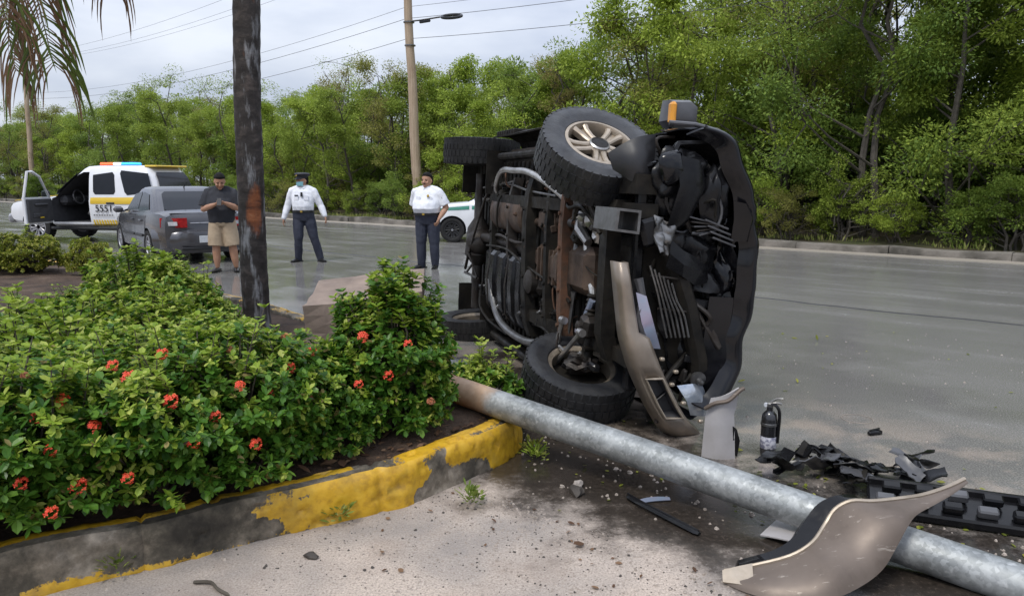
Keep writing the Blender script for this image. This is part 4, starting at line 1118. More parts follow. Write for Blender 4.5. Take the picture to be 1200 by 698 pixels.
bp_ = MB().loft([[(x, y, z) for y in [lerp(-w, w, i / 12) for i in range(13)]] + [(x + dx, y, z - .01) for y in [lerp(w, -w, i / 12) for i in range(13)]] for x, w, z, dx in ((-2.24, .70, .26, .2), (-2.30, .76, .34, .2), (-2.31, .77, .50, .2), (-2.27, .76, .60, .2), (-2.18, .74, .62, .1))])
bp_ = MB()
gr = []
for z, x0, w in ((.24, -2.20, .74), (.32, -2.27, .80), (.46, -2.295, .82), (.575, -2.28, .82), (.615, -2.20, .81)):
    gr.append([(x0 + (abs(u) ** 5) * .55, u * (w + .02), z) for u in [lerp(-1, 1, i / 16) for i in range(17)]])
bp_.sheet(gr, .05).build('bumper', MATS['car_grey'], sedan, sharp=50)
MB().box((-2.34, 0, .30), (.03, 1.0, .06), .01).build('bumper_vent', MATS['trim_black'], sedan)
pl = MB().box((-2.36, 0, .475), (.016, .36, .13), .004).build('number_plate', MATS['plate_white'], sedan)
MB().box((-2.225, 0, .775), (.02, .60, .022), .006).build('boot_trim', MATS['wheel_silver'], sedan)
MB().box((-2.12, 0, .965), (.10, 1.25, .014), .005).build('boot_lip', MATS['car_grey'], sedan)
MB().tube([(-.86, 0, 1.44), (-.96, 0, 1.52)], [.014, .006], 8).build('aerial', MATS['trim_black'], sedan)

# ---- patrol truck with one front door open
h_ = Vector((-.987, .16, 0)); hz_ = math.atan2(h_.y, h_.x)
lft = Vector((-h_.y, h_.x, 0))
mid = (Vector((-8.77, 19.3, 0)) + Vector((-13.07, 20.0, 0))) / 2 - lft * .92
truck = tag(empty('patrol_truck', mid, hz_), 'white and yellow patrol truck numbered 5551 with its front door open and beacons lit', 'police car')
LOW = [(-2.20, .80, .55, .80, 1.08, 1.12), (-2.14, .90, .46, .80, 1.14, 1.16), (-1.6, .92, .42, .80, 1.16, 1.18), (0, .92, .40, .80, 1.15, 1.17), (.78, .92, .40, .80, 1.13, 1.16), (1.1, .92, .42, .80, 1.11, 1.17), (1.7, .91, .46, .78, 1.06, 1.13), (2.05, .88, .50, .74, .98, 1.04), (2.18, .80, .55, .72, .90, .95)]
CABN = [(-2.16, 1.02, .895, 1.10), (-2.12, .92, .885, 1.18), (-1.98, .42, .81, 1.62), (-1.84, .12, .745, 1.86), (-1.74, .02, .70, 1.92), (-1.55, -.2, .56, 1.945)]
k = CarKit(truck, LOW, CABN, 'car_white', (-1.35, 1.35), .46, .42, .92)
door_out = [(.86, .52), (.92, .90), (.86, 1.16), (.34, 1.66), (.02, 1.78), (-.16, 1.78), (-.20, .52)]
cut1 = MB().prism([(x, z) for x, z in door_out], -.62, 1.3, plane='XZ').build('c', MATS['interior_dark'], None)
cut2 = MB().prism([(.72, 1.20), (.30, 1.62), (-.10, 1.68), (-.12, 1.20)], -1.3, -.60, plane='XZ').build('c', MATS['interior_dark'], None)
k.finish([cut1, cut2])
for sd_ in (1, -1):
    k.side_pane('window', [(-.30, 1.22), (-.27, 1.76), (-.86, 1.78), (-.92, 1.22)], sd_, 'glass_tint')
    k.side_pane('window', [(-1.20, 1.20), (-1.00, 1.82), (-1.78, 1.81), (-1.96, 1.24)], sd_, 'glass_tint')
    d = k.low_panel('door', [(-.24, .52), (-.93, .56), (-.97, 1.14), (-.24, 1.13)], sd_, 'car_white', .008)
    MB().box((-.80, sd_ * .945, 1.00), (.22, .03, .045), .01).build('handle', MATS['trim_black'], d)
    k.low_panel('stripe', [(-.23, .98), (-1.9, .98), (-1.95, 1.15), (-.23, 1.14)], sd_, 'livery_yellow', .016)
    for i in range(9):
        x = -.30 - i * .075
        k.low_panel('chevron', [(x, .46), (x - .045, .46), (x - .015, .58), (x + .03, .58)], sd_, 'livery_yellow', .017)
    k.low_panel('sill_band', [(-.22, .43), (-.98, .44), (-.98, .455), (-.22, .452)], sd_, 'livery_yellow', .016)
    for i in range(8): MB().box((-.34 - i * .072, sd_ * .947, .70), (.04, .006, .028)).build('small_lettering', MATS['grey_plastic'], truck)
    text_mesh('5551', .25, 'letter_black', Matrix.Translation((-.62, sd_ * .950, .86)) @ (rotm(PI / 2, 0, PI) if sd_ > 0 else rotm(PI / 2, 0, 0)), d)
    for x in (-1.35, 1.35): road_wheel(truck, (x, sd_ * .80, .38), sd_ > 0, truck_tyre, truck_rim)
    MB().box((2.13, sd_ * .70, .82), (.14, .24, .20), .05).build('headlight', MATS['lens_clear'], truck)
    MB().tube([(1.0, sd_ * .86, .36), (-.95, sd_ * .86, .36)], .045, 8).build('running_board', MATS['trim_black'], truck)
    MB().box((-2.17, sd_ * .82, 1.0), (.07, .13, .34), .02).build('tail_lamp', MATS['lens_red'], truck)
MB().sheet([[(1.05 + i * .14, y, 1.192 - .012 * i - .02 * (i / 7) ** 3 - .04 * (y / .8) ** 2) for y in [lerp(-.80, .80, j / 10) for j in range(11)]] for i in range(8)], .014).build('hood', MATS['livery_yellow'], truck)
k.end_pane('windscreen', [(-.78, 1.22), (.78, 1.22), (.66, 1.80), (-.66, 1.80)], True, 'glass_tint')
k.end_pane('rear_window', [(-.74, 1.24), (.74, 1.24), (.64, 1.78), (-.64, 1.78)], False, 'glass_tint')
MB().box((-1.80, 0, 1.925), (.34, 1.36, .05), .02).build('roof_spoiler', MATS['livery_yellow'], truck)
MB().box((2.22, 0, .60), (.16, 1.66, .24), .06).build('bumper', MATS['wheel_silver'], truck)
MB().box((-2.22, 0, .60), (.14, 1.66, .22), .05).build('rear_bumper', MATS['trim_black'], truck)
gl_ = MB()
for i in range(6): gl_.box((2.20, 0, .76 + i * .035), (.03, 1.1, .014), .004)
gl_.build('grille', MATS['trim_black'], truck)
lb = MB().box((-.62, 0, 1.955), (.30, 1.30, .03), .01).build('light_bar', MATS['trim_black'], truck)
# the bar runs across the roof: red towards the nose, white between, blue behind
lamps = MB().box((-.10, .30, 1.985), (.02, .02, .02)); del lamps
lb.data = MB().box((-.50, .0, 1.955), (1.05, .34, .03), .01).mesh('light_bar', MATS['trim_black'])
for x, w, mt in ((-.17, .36, 'beacon_red'), (-.46, .18, 'beacon_white'), (-.80, .42, 'beacon_blue')):
    MB().box((x, 0, 1.995), (w, .30, .07), .025).build('beacon', MATS[mt], lb)
# interior: seat, wheel, dashboard
st_ = MB().box((-.05, .30, .72), (.50, .50, .16), .06).box((-.30, .30, 1.08), (.16, .48, .66), .06, ry=-.2).box((-.38, .30, 1.50), (.10, .24, .18), .04)
st_.build('seat', MATS['interior_dark'], truck)
MB().box((.80, 0, 1.06), (.24, 1.3, .26), .08).build('dashboard', MATS['interior_dark'], truck)
MB().tube([(.52 + .10 * math.sin(t) * .45, .36 + .19 * math.cos(t), 1.14 + .17 * math.sin(t)) for t in [2 * PI * i / 20 for i in range(20)]], .018, 8, closed=True).tube([(.56, .36, 1.10), (.80, .36, 1.02)], .03, 8).box((.54, .36, 1.13), (.04, .16, .05), .015).build('steering_wheel', MATS['grey_plastic'], truck)
# the open door, hinged at its leading edge
DT = Matrix.Translation((.88, .93, 0)) @ rotm(0, 0, R(-81))
def dpt(x, z, y): return (x - .88, y, z)
op = empty('open_front_door'); op.parent = truck; op.matrix_local = DT
dk = [(.86, .50), (.88, .90), (.84, 1.16), (-.22, 1.16), (-.20, .50)]
MB().prism([(x - .88, z) for x, z in dk], -.02, .05, plane='XZ', bev=.012).build('door_skin', MATS['car_white'], op)
MB().prism([((x - .88) * .92 - .04, (z - .84) * .86 + .84) for x, z in dk], -.075, -.02, plane='XZ', bev=.02).build('door_lining', MATS['interior_dark'], op)
fr_ = [(.82, 1.15), (.34, 1.66), (.02, 1.78), (-.16, 1.78), (-.20, 1.15)]
MB().tube([(x - .88, .005 - max(0, z - 1.15) * .18, z) for x, z in fr_], .032, 8).build('window_frame', MATS['car_white'], op)
MB().add([(x - .88, .0 - max(0, z - 1.15) * .18, z) for x, z in fr_] + [(x - .88, .006 - max(0, z - 1.15) * .18, z) for x, z in fr_], [(0, 1, 2, 3, 4), (9, 8, 7, 6, 5)] + [(i, (i + 1) % 5, 5 + (i + 1) % 5, 5 + i) for i in range(5)]).build('window_pane', MATS['glass_see'], op)
MB().box((-.55, -.09, .98), (.50, .05, .06), .02).box((-.75, -.085, .72), (.30, .03, .10), .02).build('arm_rest', MATS['interior_dark'], op)
MB().box((-.55, -.088, .66), (.16, .012, .03), .004).build('door_reflector', MATS['livery_yellow'], op)
MB().box((.04, .14, 1.22), (.12, .20, .20), .04).build('mirror', MATS['trim_black'], op)

# ---- white car with a green flash, mostly hidden by the wreck
wc = tag(empty('white_car', (-1.55 + 1.30, 19.75 + .78, 0), PI), 'white car with a green flash standing behind the wreck', 'car')
LOW = [(-2.10, .66, .38, .60, .84, .90), (-2.0, .80, .26, .60, .94, 1.0), (-1.5, .84, .22, .60, .96, 1.02), (0, .85, .20, .60, .95, .99), (.9, .85, .20, .60, .96, 1.02), (1.5, .83, .24, .60, .90, .97), (1.85, .74, .30, .56, .78, .84), (1.96, .60, .34, .52, .68, .72)]
CABN = [(-1.9, 1.06, .80, .94), (-1.75, .92, .78, 1.02), (-1.45, .45, .70, 1.28), (-1.2, .15, .64, 1.45), (-1.0, -.05, .55, 1.50)]
k = CarKit(wc, LOW, CABN, 'car_white', (-1.28, 1.28), .36, .32, .85); k.finish()
for sd_ in (-1, 1):
    k.side_pane('window', [(.70, 1.03), (.24, 1.38), (-.25, 1.40), (-.27, 1.03)], sd_, 'glass_tint')
    k.side_pane('window', [(-.34, 1.03), (-.32, 1.40), (-1.1, 1.38), (-1.4, 1.05)], sd_, 'glass_tint')
    d = k.low_panel('door', [(.80, .28), (-.30, .28), (-.30, .94), (.80, .94)], sd_, 'car_white', .008)
    k.low_panel('green_flash', [(1.72, .80), (.84, .84), (.84, .93), (1.60, .87)], sd_, 'stripe_green', .010)
    k.low_panel('green_flash', [(.77, .84), (-.27, .84), (-.27, .93), (.77, .93)], sd_, 'stripe_green', .016)
    for x in (-1.28, 1.28): road_wheel(wc, (x, sd_ * .755, .315), sd_ > 0, small_tyre, steel_rim, small_cap)
    MB().box((1.86, sd_ * .56, .68), (.16, .26, .13), .04).build('headlight', MATS['lens_clear'], wc)
k.end_pane('windscreen', [(-.66, 1.04), (.66, 1.04), (.56, 1.42), (-.56, 1.42)], True, 'glass_tint')
MB().box((1.94, 0, .44), (.14, 1.40, .20), .06).build('bumper', MATS['car_white'], wc)
# ------------------------------------------------------------------ people
M('skin', (.36, .19, .115), .5, col2=(.42, .23, .15), scale=14)
M('hair_black', (.004, .0035, .003), .7, col2=(.010, .009, .008), scale=60, bumpk=.8, bscale=90, spec=.15)
M('shirt_white', (.78, .79, .82), .8, col2=(.66, .68, .74), scale=7, bumpk=.5, bscale=14, dist=.02)
M('tee_black', (.012, .013, .018), .85, col2=(.028, .03, .038), scale=7, bumpk=.6, bscale=12, dist=.02)
M('trouser_navy', (.014, .018, .035), .75, col2=(.03, .035, .055), scale=6, bumpk=.6, bscale=11, dist=.02)
M('short_khaki', (.44, .345, .24), .9, col2=(.33, .25, .17), scale=7, bumpk=.6, bscale=12, dist=.02)
M('shoe_black', (.012, .012, .012), .3)
M('leather_black', (.01, .01, .01), .4)
M('mask_teal', (.22, .50, .56), .8, col2=(.30, .58, .63), scale=20)
M('device_black', (.006, .006, .007), .25)
M('eye_dark', (.02, .012, .01), .2)
M('lip', (.27, .11, .085), .5)
M('badge_gold', (.55, .38, .08), .35, .8)
def fused(mb, name, mat, voxel, parent, smooth=2):
    """Overlapping shapes melted into one continuous skin."""
    o = mb.build(name, mat, None, sharp=0)
    md = o.modifiers.new('r', 'REMESH'); md.mode = 'VOXEL'; md.voxel_size = voxel; md.use_smooth_shade = True
    if smooth:
        ms = o.modifiers.new('s', 'SMOOTH'); ms.factor = .5; ms.iterations = smooth
    dg = bpy.context.evaluated_depsgraph_get()
    me = bpy.data.meshes.new_from_object(o.evaluated_get(dg))
    me.name = name
    me.polygons.foreach_set('use_smooth', [True] * len(me.polygons))
    old = o.data
    bpy.data.objects.remove(o); bpy.data.meshes.remove(old)
    return link(name, me, parent)
def ering(c, rx, ry, z=None, n=18, tilt=None, pw=2.3):
    out = []
    for k in range(n):
        t = 2 * PI * k / n
        ct, st_ = math.cos(t), math.sin(t)
        x = math.copysign(abs(ct) ** (2 / pw), ct) * rx; y = math.copysign(abs(st_) ** (2 / pw), st_) * ry
        out.append(Vector((c[0] + x, c[1] + y, c[2])))
    return out
def limb(mb, a, b_, r, grow=0.):
    a, b_ = Vector(a), Vector(b_); n = len(r)
    mb.tube([a.lerp(b_, k / (n - 1)) for k in range(n)], [x + grow for x in r], 12)
    mb.blob(a, (r[0] + grow,) * 3, 2); mb.blob(b_, (r[-1] + grow,) * 3, 2)
def torso(mb, bulk, z0, z1, g=0., belly=0.):
    st = [(.80, .125, .10, 0), (.86, .168, .118, 0), (.93, .168, .122, -.004), (1.00, .160, .118, -.01), (1.08, .160, .118, -.012), (1.18, .172, .122, -.01), (1.28, .182, .124, -.004), (1.36, .180, .108, .004), (1.42, .135, .078, .012), (1.46, .065, .058, .012)]
    rings = []
    for z, rx, ry, dy in st:
        if z < z0 - .001 or z > z1 + .001: continue
        bl = belly * math.exp(-((z - 1.10) / .12) ** 2)
        rings.append(ering((0, dy - bl * .6, z), rx * bulk + g + bl * .5, ry * (bulk * .5 + .5) + g + bl, n=20))
    mb.loft(rings)
def hand(mb, wrist, d, palm_n, side, curl=.5, thumb_in=1):
    """Palm, four unequal fingers bent at two knuckles, a thumb off the side of the palm."""
    d = Vector(d).normalized(); nn = Vector(palm_n); nn = (nn - d * nn.dot(d)).normalized(); ac = d.cross(nn) * side
    w = Vector(wrist)
    rings = []
    for t, hw, ht in ((0, .026, .019), (.03, .034, .018), (.065, .042, .016), (.09, .041, .013)):
        c = w + d * t; rings.append([c + ac * (hw * math.cos(k * PI / 5)) + nn * (ht * math.sin(k * PI / 5)) for k in range(10)])
    mb.loft(rings)
    for k, (off, ln) in enumerate(((.031, .068), (.0105, .078), (-.0105, .073), (-.031, .056))):
        p = w + d * .085 + ac * off; q = d + ac * (off * 1.5); q.normalize()
        pts = [p]; a = 0
        for seg in (.45, .32, .23):
            a += curl * (.55 + .12 * k)
            pts.append(pts[-1] + (q * math.cos(a) + nn * math.sin(a)) * ln * seg)
        mb.tube(pts, [.0093, .0088, .008, .0065], 7)
    p = w + d * .03 + ac * .028
    t1 = p + (d * .6 + ac * .75 + nn * .25).normalized() * .036; t2 = t1 + (d * .9 + ac * .12 * thumb_in + nn * .4).normalized() * .03
    mb.tube([p, t1, t2, t2 + d * .018], [.013, .011, .0095, .007], 7)
def head(mb, T):
    """Skull, jaw, nose, brow, ears and neck stub; face towards -Y, origin at the neck's top."""
    st = [(.0, .050, .058, .012), (.025, .056, .074, -.004), (.05, .064, .084, -.008), (.085, .072, .092, -.006), (.12, .076, .098, 0), (.155, .077, .100, .004), (.19, .072, .094, .006), (.22, .054, .072, .008), (.238, .028, .038, .008)]
    mb.loft([ering((0, dy, z), rx, ry, n=20, pw=2.15) for z, rx, ry, dy in st], T=T)
    mb.blob((0, -.074, .018), (.030, .022, .020), 2, T=T)                      # chin
    mb.tube([(0, -.094, .125), (0, -.104, .105), (0, -.116, .085), (0, -.098, .073)], [.010, .012, .016, .012], 8, T=T)
    for sx in (-1, 1):
        mb.blob((sx * .012, -.100, .078), (.009, .010, .008), 1, T=T)
        mb.blob((sx * .030, -.088, .130), (.026, .012, .008), 1, T=T)          # brow
        mb.blob((sx * .044, -.076, .080), (.026, .022, .024), 1, T=T)          # cheek
        mb.blob((sx * .080, .010, .100), (.010, .022, .032), 2, T=T)           # ear
    mb.blob((0, -.093, .044), (.026, .012, .010), 1, T=T)                      # mouth swell
def rumple(o, amp, seed):
    """Cloth folds: shallow creases pressed into the surface."""
    me = o.data
    co = [v.co.copy() for v in me.vertices]; no = [v.normal.copy() for v in me.vertices]; out = []
    for p, q in zip(co, no):
        f = noise.noise(Vector((p.x * 9 + seed, p.y * 9, p.z * 5))) + .6 * noise.noise(Vector((p.x * 17, p.y * 17 + seed, p.z * 13 + p.x * 9)))
        out += (p + q * (amp * f))[:]
    me.vertices.foreach_set('co', out); me.update()
def person(label, loc, rz, P):
    root = empty('person', loc, rz); S = P.get('scale', 1.)
    root.scale = (S, S, S)
    bulk, belly = P['bulk'], P['belly']
    HT = Matrix.Translation((0, P.get('head_y', -.005), 1.455)) @ Matrix.Diagonal((1.07, 1.07, 1.07, 1)) @ rotm(P.get('nod', 0), P.get('lean', 0), P.get('turn', 0))
    b = MB()
    torso(b, bulk, .80, 1.46, 0, belly)
    b.tube([(0, .012, 1.40), (0, .004, 1.47), HT @ Vector((0, .01, .03))], [.062, .056, .055], 14)
    head(b, HT)
    for s, k in ((-1, 'r'), (1, 'l')):
        sh, el, wr = P['sh' + k], P['el' + k], P['wr' + k]
        a = 1 + (bulk - 1) * .8
        limb(b, sh, el, [.044 * a, .050 * a, .050 * a, .043 * a]); limb(b, el, wr, [.043 * a, .045 * a, .038 * a, .028])
        hand(b, wr, P['hd' + k], P['hn' + k], s, P.get('curl', .5))
        hp, kn, an = P['hp' + k], P['kn' + k], P['an' + k]
        limb(b, hp, kn, [.092 * a, .088 * a, .074 * a, .058 * a]); limb(b, kn, an, [.056 * a, .060 * a, .052 * a, .036])
        ft = Vector(P['ft' + k]).normalized()
        b.tube([Vector(an) + Vector((0, 0, -.05)) - ft * .05, Vector(an) + Vector((0, 0, -.055)) + ft * .07, Vector(an) + Vector((0, 0, -.065)) + ft * .16], [.036, .040, .026], 10, flat=.8)
    fused(b, 'body', MATS['skin'], .0075, root)
    # eyes, brows, lips
    for s in (-1, 1):
        link('eye', MB().blob((s * .030, -.090, .112), (.012, .006, .0055), 2).mesh('eye', MATS['eye_dark']), root, HT)
        link('eyebrow', MB().tube([(s * .014, -.099, .129), (s * .032, -.098, .135), (s * .050, -.084, .130)], [.004, .0045, .003], 6).mesh('eyebrow', MATS['hair_black']), root, HT)
    if not P.get('mask'):
        link('mouth', MB().tube([(-.024, -.099, .047), (0, -.106, .049), (.024, -.099, .047)], [.003, .0055, .003], 6).mesh('mouth', MATS['lip']), root, HT)
    # hair
    h = MB()
    for z, rx, ry, dy in ((.125, .083, .070, .040), (.155, .084, .098, .014), (.19, .080, .104, .006), (.222, .063, .084, .006), (.245, .034, .046, .008)):
        pass
    hs = [(.055, .074, .040, .064), (.085, .079, .052, .056), (.12, .083, .064, .046), (.15, .085, .076, .038), (.170, .085, .088, .024), (.188, .082, .102, .010), (.218, .064, .088, .004), (.246, .036, .050, .006), (.254, .008, .010, .006)]
    h.loft([ering((0, dy, z), rx, ry, n=20) for z, rx, ry, dy in hs])
    fr = fused(h, 'hair', MATS['hair_black'], .007, root, 1); fr.matrix_local = HT
    # shirt
    sm = P['shirt']
    c = MB(); torso(c, bulk, 1.0 if P.get('tuck') else .86, 1.46, .015, belly)
    if P.get('tuck'): c.loft([ering((0, -.01, .955), .150 * bulk, .110 * (bulk * .5 + .5), n=20), ering((0, -.01, 1.005), .160 * bulk + .014, .118 * (bulk * .5 + .5) + .014, n=20)])
    c.loft([ering((0, .006, 1.425), .085, .075), ering((0, .0, 1.47), .067, .066), ering((0, -.002, 1.483), .065, .064)])
    for s, k in ((-1, 'r'), (1, 'l')):
        sh, el, wr = Vector(P['sh' + k]), Vector(P['el' + k]), Vector(P['wr' + k]); a = 1 + (bulk - 1) * .8
        c.blob(sh.lerp(Vector((0, sh.y, 1.33)), .25), (.080, .076, .070), 2); c.blob(sh, (.056 * a + .016,) * 3, 2)
        if P['sleeve'] == 'long':
            limb(c, sh, el, [.056 * a, .056 * a, .051 * a, .046 * a], .016); limb(c, el, el.lerp(wr, .95), [.046 * a, .046 * a, .041 * a, .034], .014)
        else:
            e2 = sh.lerp(el, .82); c.tube([sh, sh.lerp(e2, .5), e2], [.060 * a + .014, .064 * a + .018, .066 * a + .024], 14)
    c.tube([(-.20 * bulk, 0, 1.365), (-.09, .006, 1.43), (.09, .006, 1.43), (.20 * bulk, 0, 1.365)], [.07, .062, .062, .07], 12)
    rumple(fused(c, 'shirt', MATS[sm], .0105, root, 2), .009, len(label))
    # trousers or shorts
    c = MB(); torso(c, bulk, .80, .93 if not P.get('tuck') else 1.0, .019 if P.get('tuck') else .012, belly * .9)
    for s, k in ((-1, 'r'), (1, 'l')):
        hp, kn, an = Vector(P['hp' + k]), Vector(P['kn' + k]), Vector(P['an' + k]); a = 1 + (bulk - 1) * .8
        if P['legs'] == 'long':
            limb(c, hp, kn, [.092 * a, .092 * a, .082 * a, .070 * a], .012); limb(c, kn, an + Vector((0, 0, -.03)), [.070 * a, .070 * a, .066 * a, .062], .006)
        else:
            e2 = hp.lerp(kn, 1.06); c.tube([hp, hp.lerp(e2, .4), e2], [.092 * a + .016, .096 * a + .018, .088 * a + .028], 16)
    rumple(fused(c, 'trousers' if P['legs'] == 'long' else 'shorts', MATS[P['lower']], .0105, root, 2), .008, 3 + len(label))
    for s, k in ((-1, 'r'), (1, 'l')):
        an = Vector(P['an' + k]); ft = Vector(P['ft' + k]).normalized()
        sb = MB()
        z0 = an.z - .085
        pts = [an - ft * .075 + Vector((0, 0, -.045)), an + Vector((0, 0, -.035)), an + ft * .09 + Vector((0, 0, -.052)), an + ft * .19 + Vector((0, 0, -.062))]
        sb.tube(pts, [.030, .050, .048, .026], 12, flat=.72)
        sb.prism([(an + ft * t + Vector((-ft.y, ft.x, 0)) * w)[:2] for t, w in ((-.10, .03), (0, .046), (.1, .05), (.19, .036), (.215, 0), (.19, -.036), (.1, -.05), (0, -.046), (-.10, -.03))], z0, z0 + .022)
        sb.build('shoe', MATS[P['shoe']], root)
    if P.get('tuck'):
        g = MB(); zz = .985; bl = belly * math.exp(-((zz - 1.10) / .12) ** 2)
        ring = lambda z, k: ering((0, -.009 - bl * .6, z), .161 * bulk + .020 + bl * .5 + k, .118 * (bulk * .5 + .5) + .020 + bl + k, n=28)
        g.loft([ring(zz - .02, 0), ring(zz - .02, .006), ring(zz + .02, .006), ring(zz + .02, 0)], caps=False)
        belt = g.build('belt', MATS['leather_black'], root)
        MB().box((0, -.009 - bl * 1.6 - .118 * (bulk * .5 + .5) - .035, zz), (.045, .008, .034), .002).build('buckle', MATS['badge_gold'], belt)
        # collar, placket, breast pockets, shoulder tabs
        for s in (-1, 1):
            MB().add([(s * .005, -.075, 1.452), (s * .062, -.045, 1.488), (s * .068, -.070, 1.440), (s * .030, -.105, 1.420)], [(0, 1, 2, 3)]).build('collar', MATS[sm], root)
            yb = -.145 - (bulk - 1) * .06 - belly * .25
            MB().box((s * .085 * bulk, yb, 1.25), (.09, .012, .10), .004, rx=-.12, rz=s * .22).build('pocket', MATS[sm], root)
            shp = Vector(P['sh' + ('l' if s > 0 else 'r')])
            MB().box((shp.x * .82, shp.y, shp.z + .083), (.10, .05, .01), .003, ry=s * .42).build('shoulder_tab', MATS['trouser_navy'], root)
    return tag(root, label, 'person'), HT

arm = dict(shl=(.205, .0, 1.365), shr=(-.205, .0, 1.365))
# the young man with the phone
P1 = dict(bulk=1.22, belly=.05, nod=-R(-24), turn=R(14), head_y=-.03, shirt='tee_black', sleeve='short', lower='short_khaki', legs='short', shoe='shoe_black', curl=.95,
    shl=(.215, -.01, 1.35), shr=(-.215, -.01, 1.35), ell=(.285, -.05, 1.10), elr=(-.285, -.05, 1.09), wrl=(.13, -.30, 1.20), wrr=(-.03, -.31, 1.18),
    hdl=(-.75, -.5, .25), hdr=(.85, -.4, .22), hnl=(0, .7, .6), hnr=(0, .7, .6),
    hpl=(.105, 0, .84), hpr=(-.105, 0, .84), knl=(.15, -.01, .48), knr=(-.12, -.02, .48), anl=(.19, .02, .085), anr=(-.12, .0, .085), ftl=(.25, -1, 0), ftr=(-.3, -1, 0), scale=1.0)
p, HT = person('man in black t-shirt and khaki shorts looking down at his phone by the grey sedan', (-5.02, 13.35, 0), R(8), P1)
ph = empty('phone', (0, 0, 0)); ph.matrix_world = p.matrix_basis @ TR((.055, -.385, 1.225), rx=R(-35), rz=R(5))
MB().box((0, 0, 0), (.072, .009, .148), .003).build('case', MATS['device_black'], ph)
M('phone_glass', (.03, .035, .045), .08)
MB().box((0, .0055, 0), (.066, .002, .138), .0005).build('screen', MATS['phone_glass'], ph)
tag(ph, 'dark phone held up by the man in khaki shorts', 'phone')
# the masked officer, arms held away from his sides
P2 = dict(bulk=1.10, belly=.03, nod=0, turn=R(-38), shirt='shirt_white', sleeve='long', lower='trouser_navy', legs='long', shoe='shoe_black', tuck=True, mask=True, curl=.35,
    shl=(.205, 0, 1.365), shr=(-.205, 0, 1.365), ell=(.325, .03, 1.10), elr=(-.30, .02, 1.09), wrl=(.42, -.04, .90), wrr=(-.37, -.06, .85),
    hdl=(.22, -.12, -1), hdr=(-.10, -.12, -1), hnl=(-1, 0, -.2), hnr=(1, 0, -.1),
    hpl=(.10, 0, .86), hpr=(-.10, 0, .86), knl=(.19, -.02, .48), knr=(-.10, -.07, .48), anl=(.29, .04, .085), anr=(-.14, .03, .085), ftl=(.75, -1, 0), ftr=(-.55, -1, 0))
p, HT = person('officer in long sleeved white shirt, dark cap and pale blue face mask, arms apart', (-4.05, 15.0, 0), R(2), P2)
mk = MB()
mk.loft([[Vector((math.sin(t) * (.072 + .004 * k), -.006 - math.cos(t) * (.094 + dy), z)) for t in [(-1.25 + 2.5 * i / 12) for i in range(13)]] for k, (z, dy) in enumerate(((.012, .0), (.03, .012), (.055, .022), (.078, .022), (.092, .012)))], closed=False)
mo = mk.build('face_mask', MATS['mask_teal'], p, HT)
cp = MB()
cp.loft([ering((0, .002, z), rx, ry, n=24) for z, rx, ry in ((.150, .088, .108), (.185, .090, .110), (.20, .112, .130), (.228, .122, .138), (.245, .108, .122), (.252, .06, .07))])
cp.loft([[Vector((.085 * math.sin(t), -.02 - r_ * math.cos(t), z)) for t in [(-1.15 + 2.3 * i / 10) for i in range(11)]] for r_, z in ((.080, .156), (.150, .140), (.152, .134), (.080, .150))], closed=False)
M('cap_navy', (.008, .009, .014), .5, col2=(.02, .02, .03))
cap_o = cp.build('cap', MATS['cap_navy'], p, HT)
MB().lathe([(.018, 0), (.012, .006), (0, .007)], 10, T=TR((0, -.128, .200), rx=R(75))).build('cap_badge', MATS['badge_gold'], cap_o)
ra = MB(); ra.box((.015, -.175, 1.31), (.042, .03, .085), .006, rz=.05, rx=-.2); ra.box((-.085, -.170, 1.295), (.075, .012, .020), .003, rx=-.15, rz=-.2)
ra.build('chest_radio', MATS['device_black'], p)
# the heavier officer by the wooden pole
P3 = dict(bulk=1.24, belly=.075, nod=0, turn=R(-8), shirt='shirt_white', sleeve='short', lower='trouser_navy', legs='long', shoe='shoe_black', tuck=True, curl=.8,
    shl=(.225, 0, 1.36), shr=(-.225, .02, 1.36), ell=(.335, .05, 1.10), elr=(-.30, .13, 1.10), wrl=(.255, -.12, .90), wrr=(-.10, .24, .97),
    hdl=(-.25, -.35, -.9), hdr=(.9, .05, -.1), hnl=(-1, .2, .1), hnr=(0, 1, -.1),
    hpl=(.11, 0, .86), hpr=(-.11, 0, .86), knl=(.125, -.02, .48), knr=(-.125, -.02, .48), anl=(.125, .02, .085), anr=(-.14, .02, .085), ftl=(.15, -1, 0), ftr=(-.7, -1, 0))
p, HT = person('heavyset bareheaded officer in short sleeved white shirt beside the wooden pole', (-1.52, 13.9, 0), R(-14), P3)
# moustache, badge and shoulder patch
MB().tube([(-.026, -.100, .060), (0, -.108, .064), (.026, -.100, .060)], [.003, .006, .003], 6).build('moustache', MATS['hair_black'], p, HT)
MB().lathe([(.026, 0), (.018, .008), (0, .01)], 7, T=TR((.085, -.198, 1.31), rx=R(78))).build('badge', MATS['badge_gold'], p)
MB().lathe([(.042, 0), (.040, .004), (0, .005)], 14, T=TR((.305, -.03, 1.27), ry=R(75), rx=R(14))).build('shoulder_patch', MATS['trouser_navy'], p)
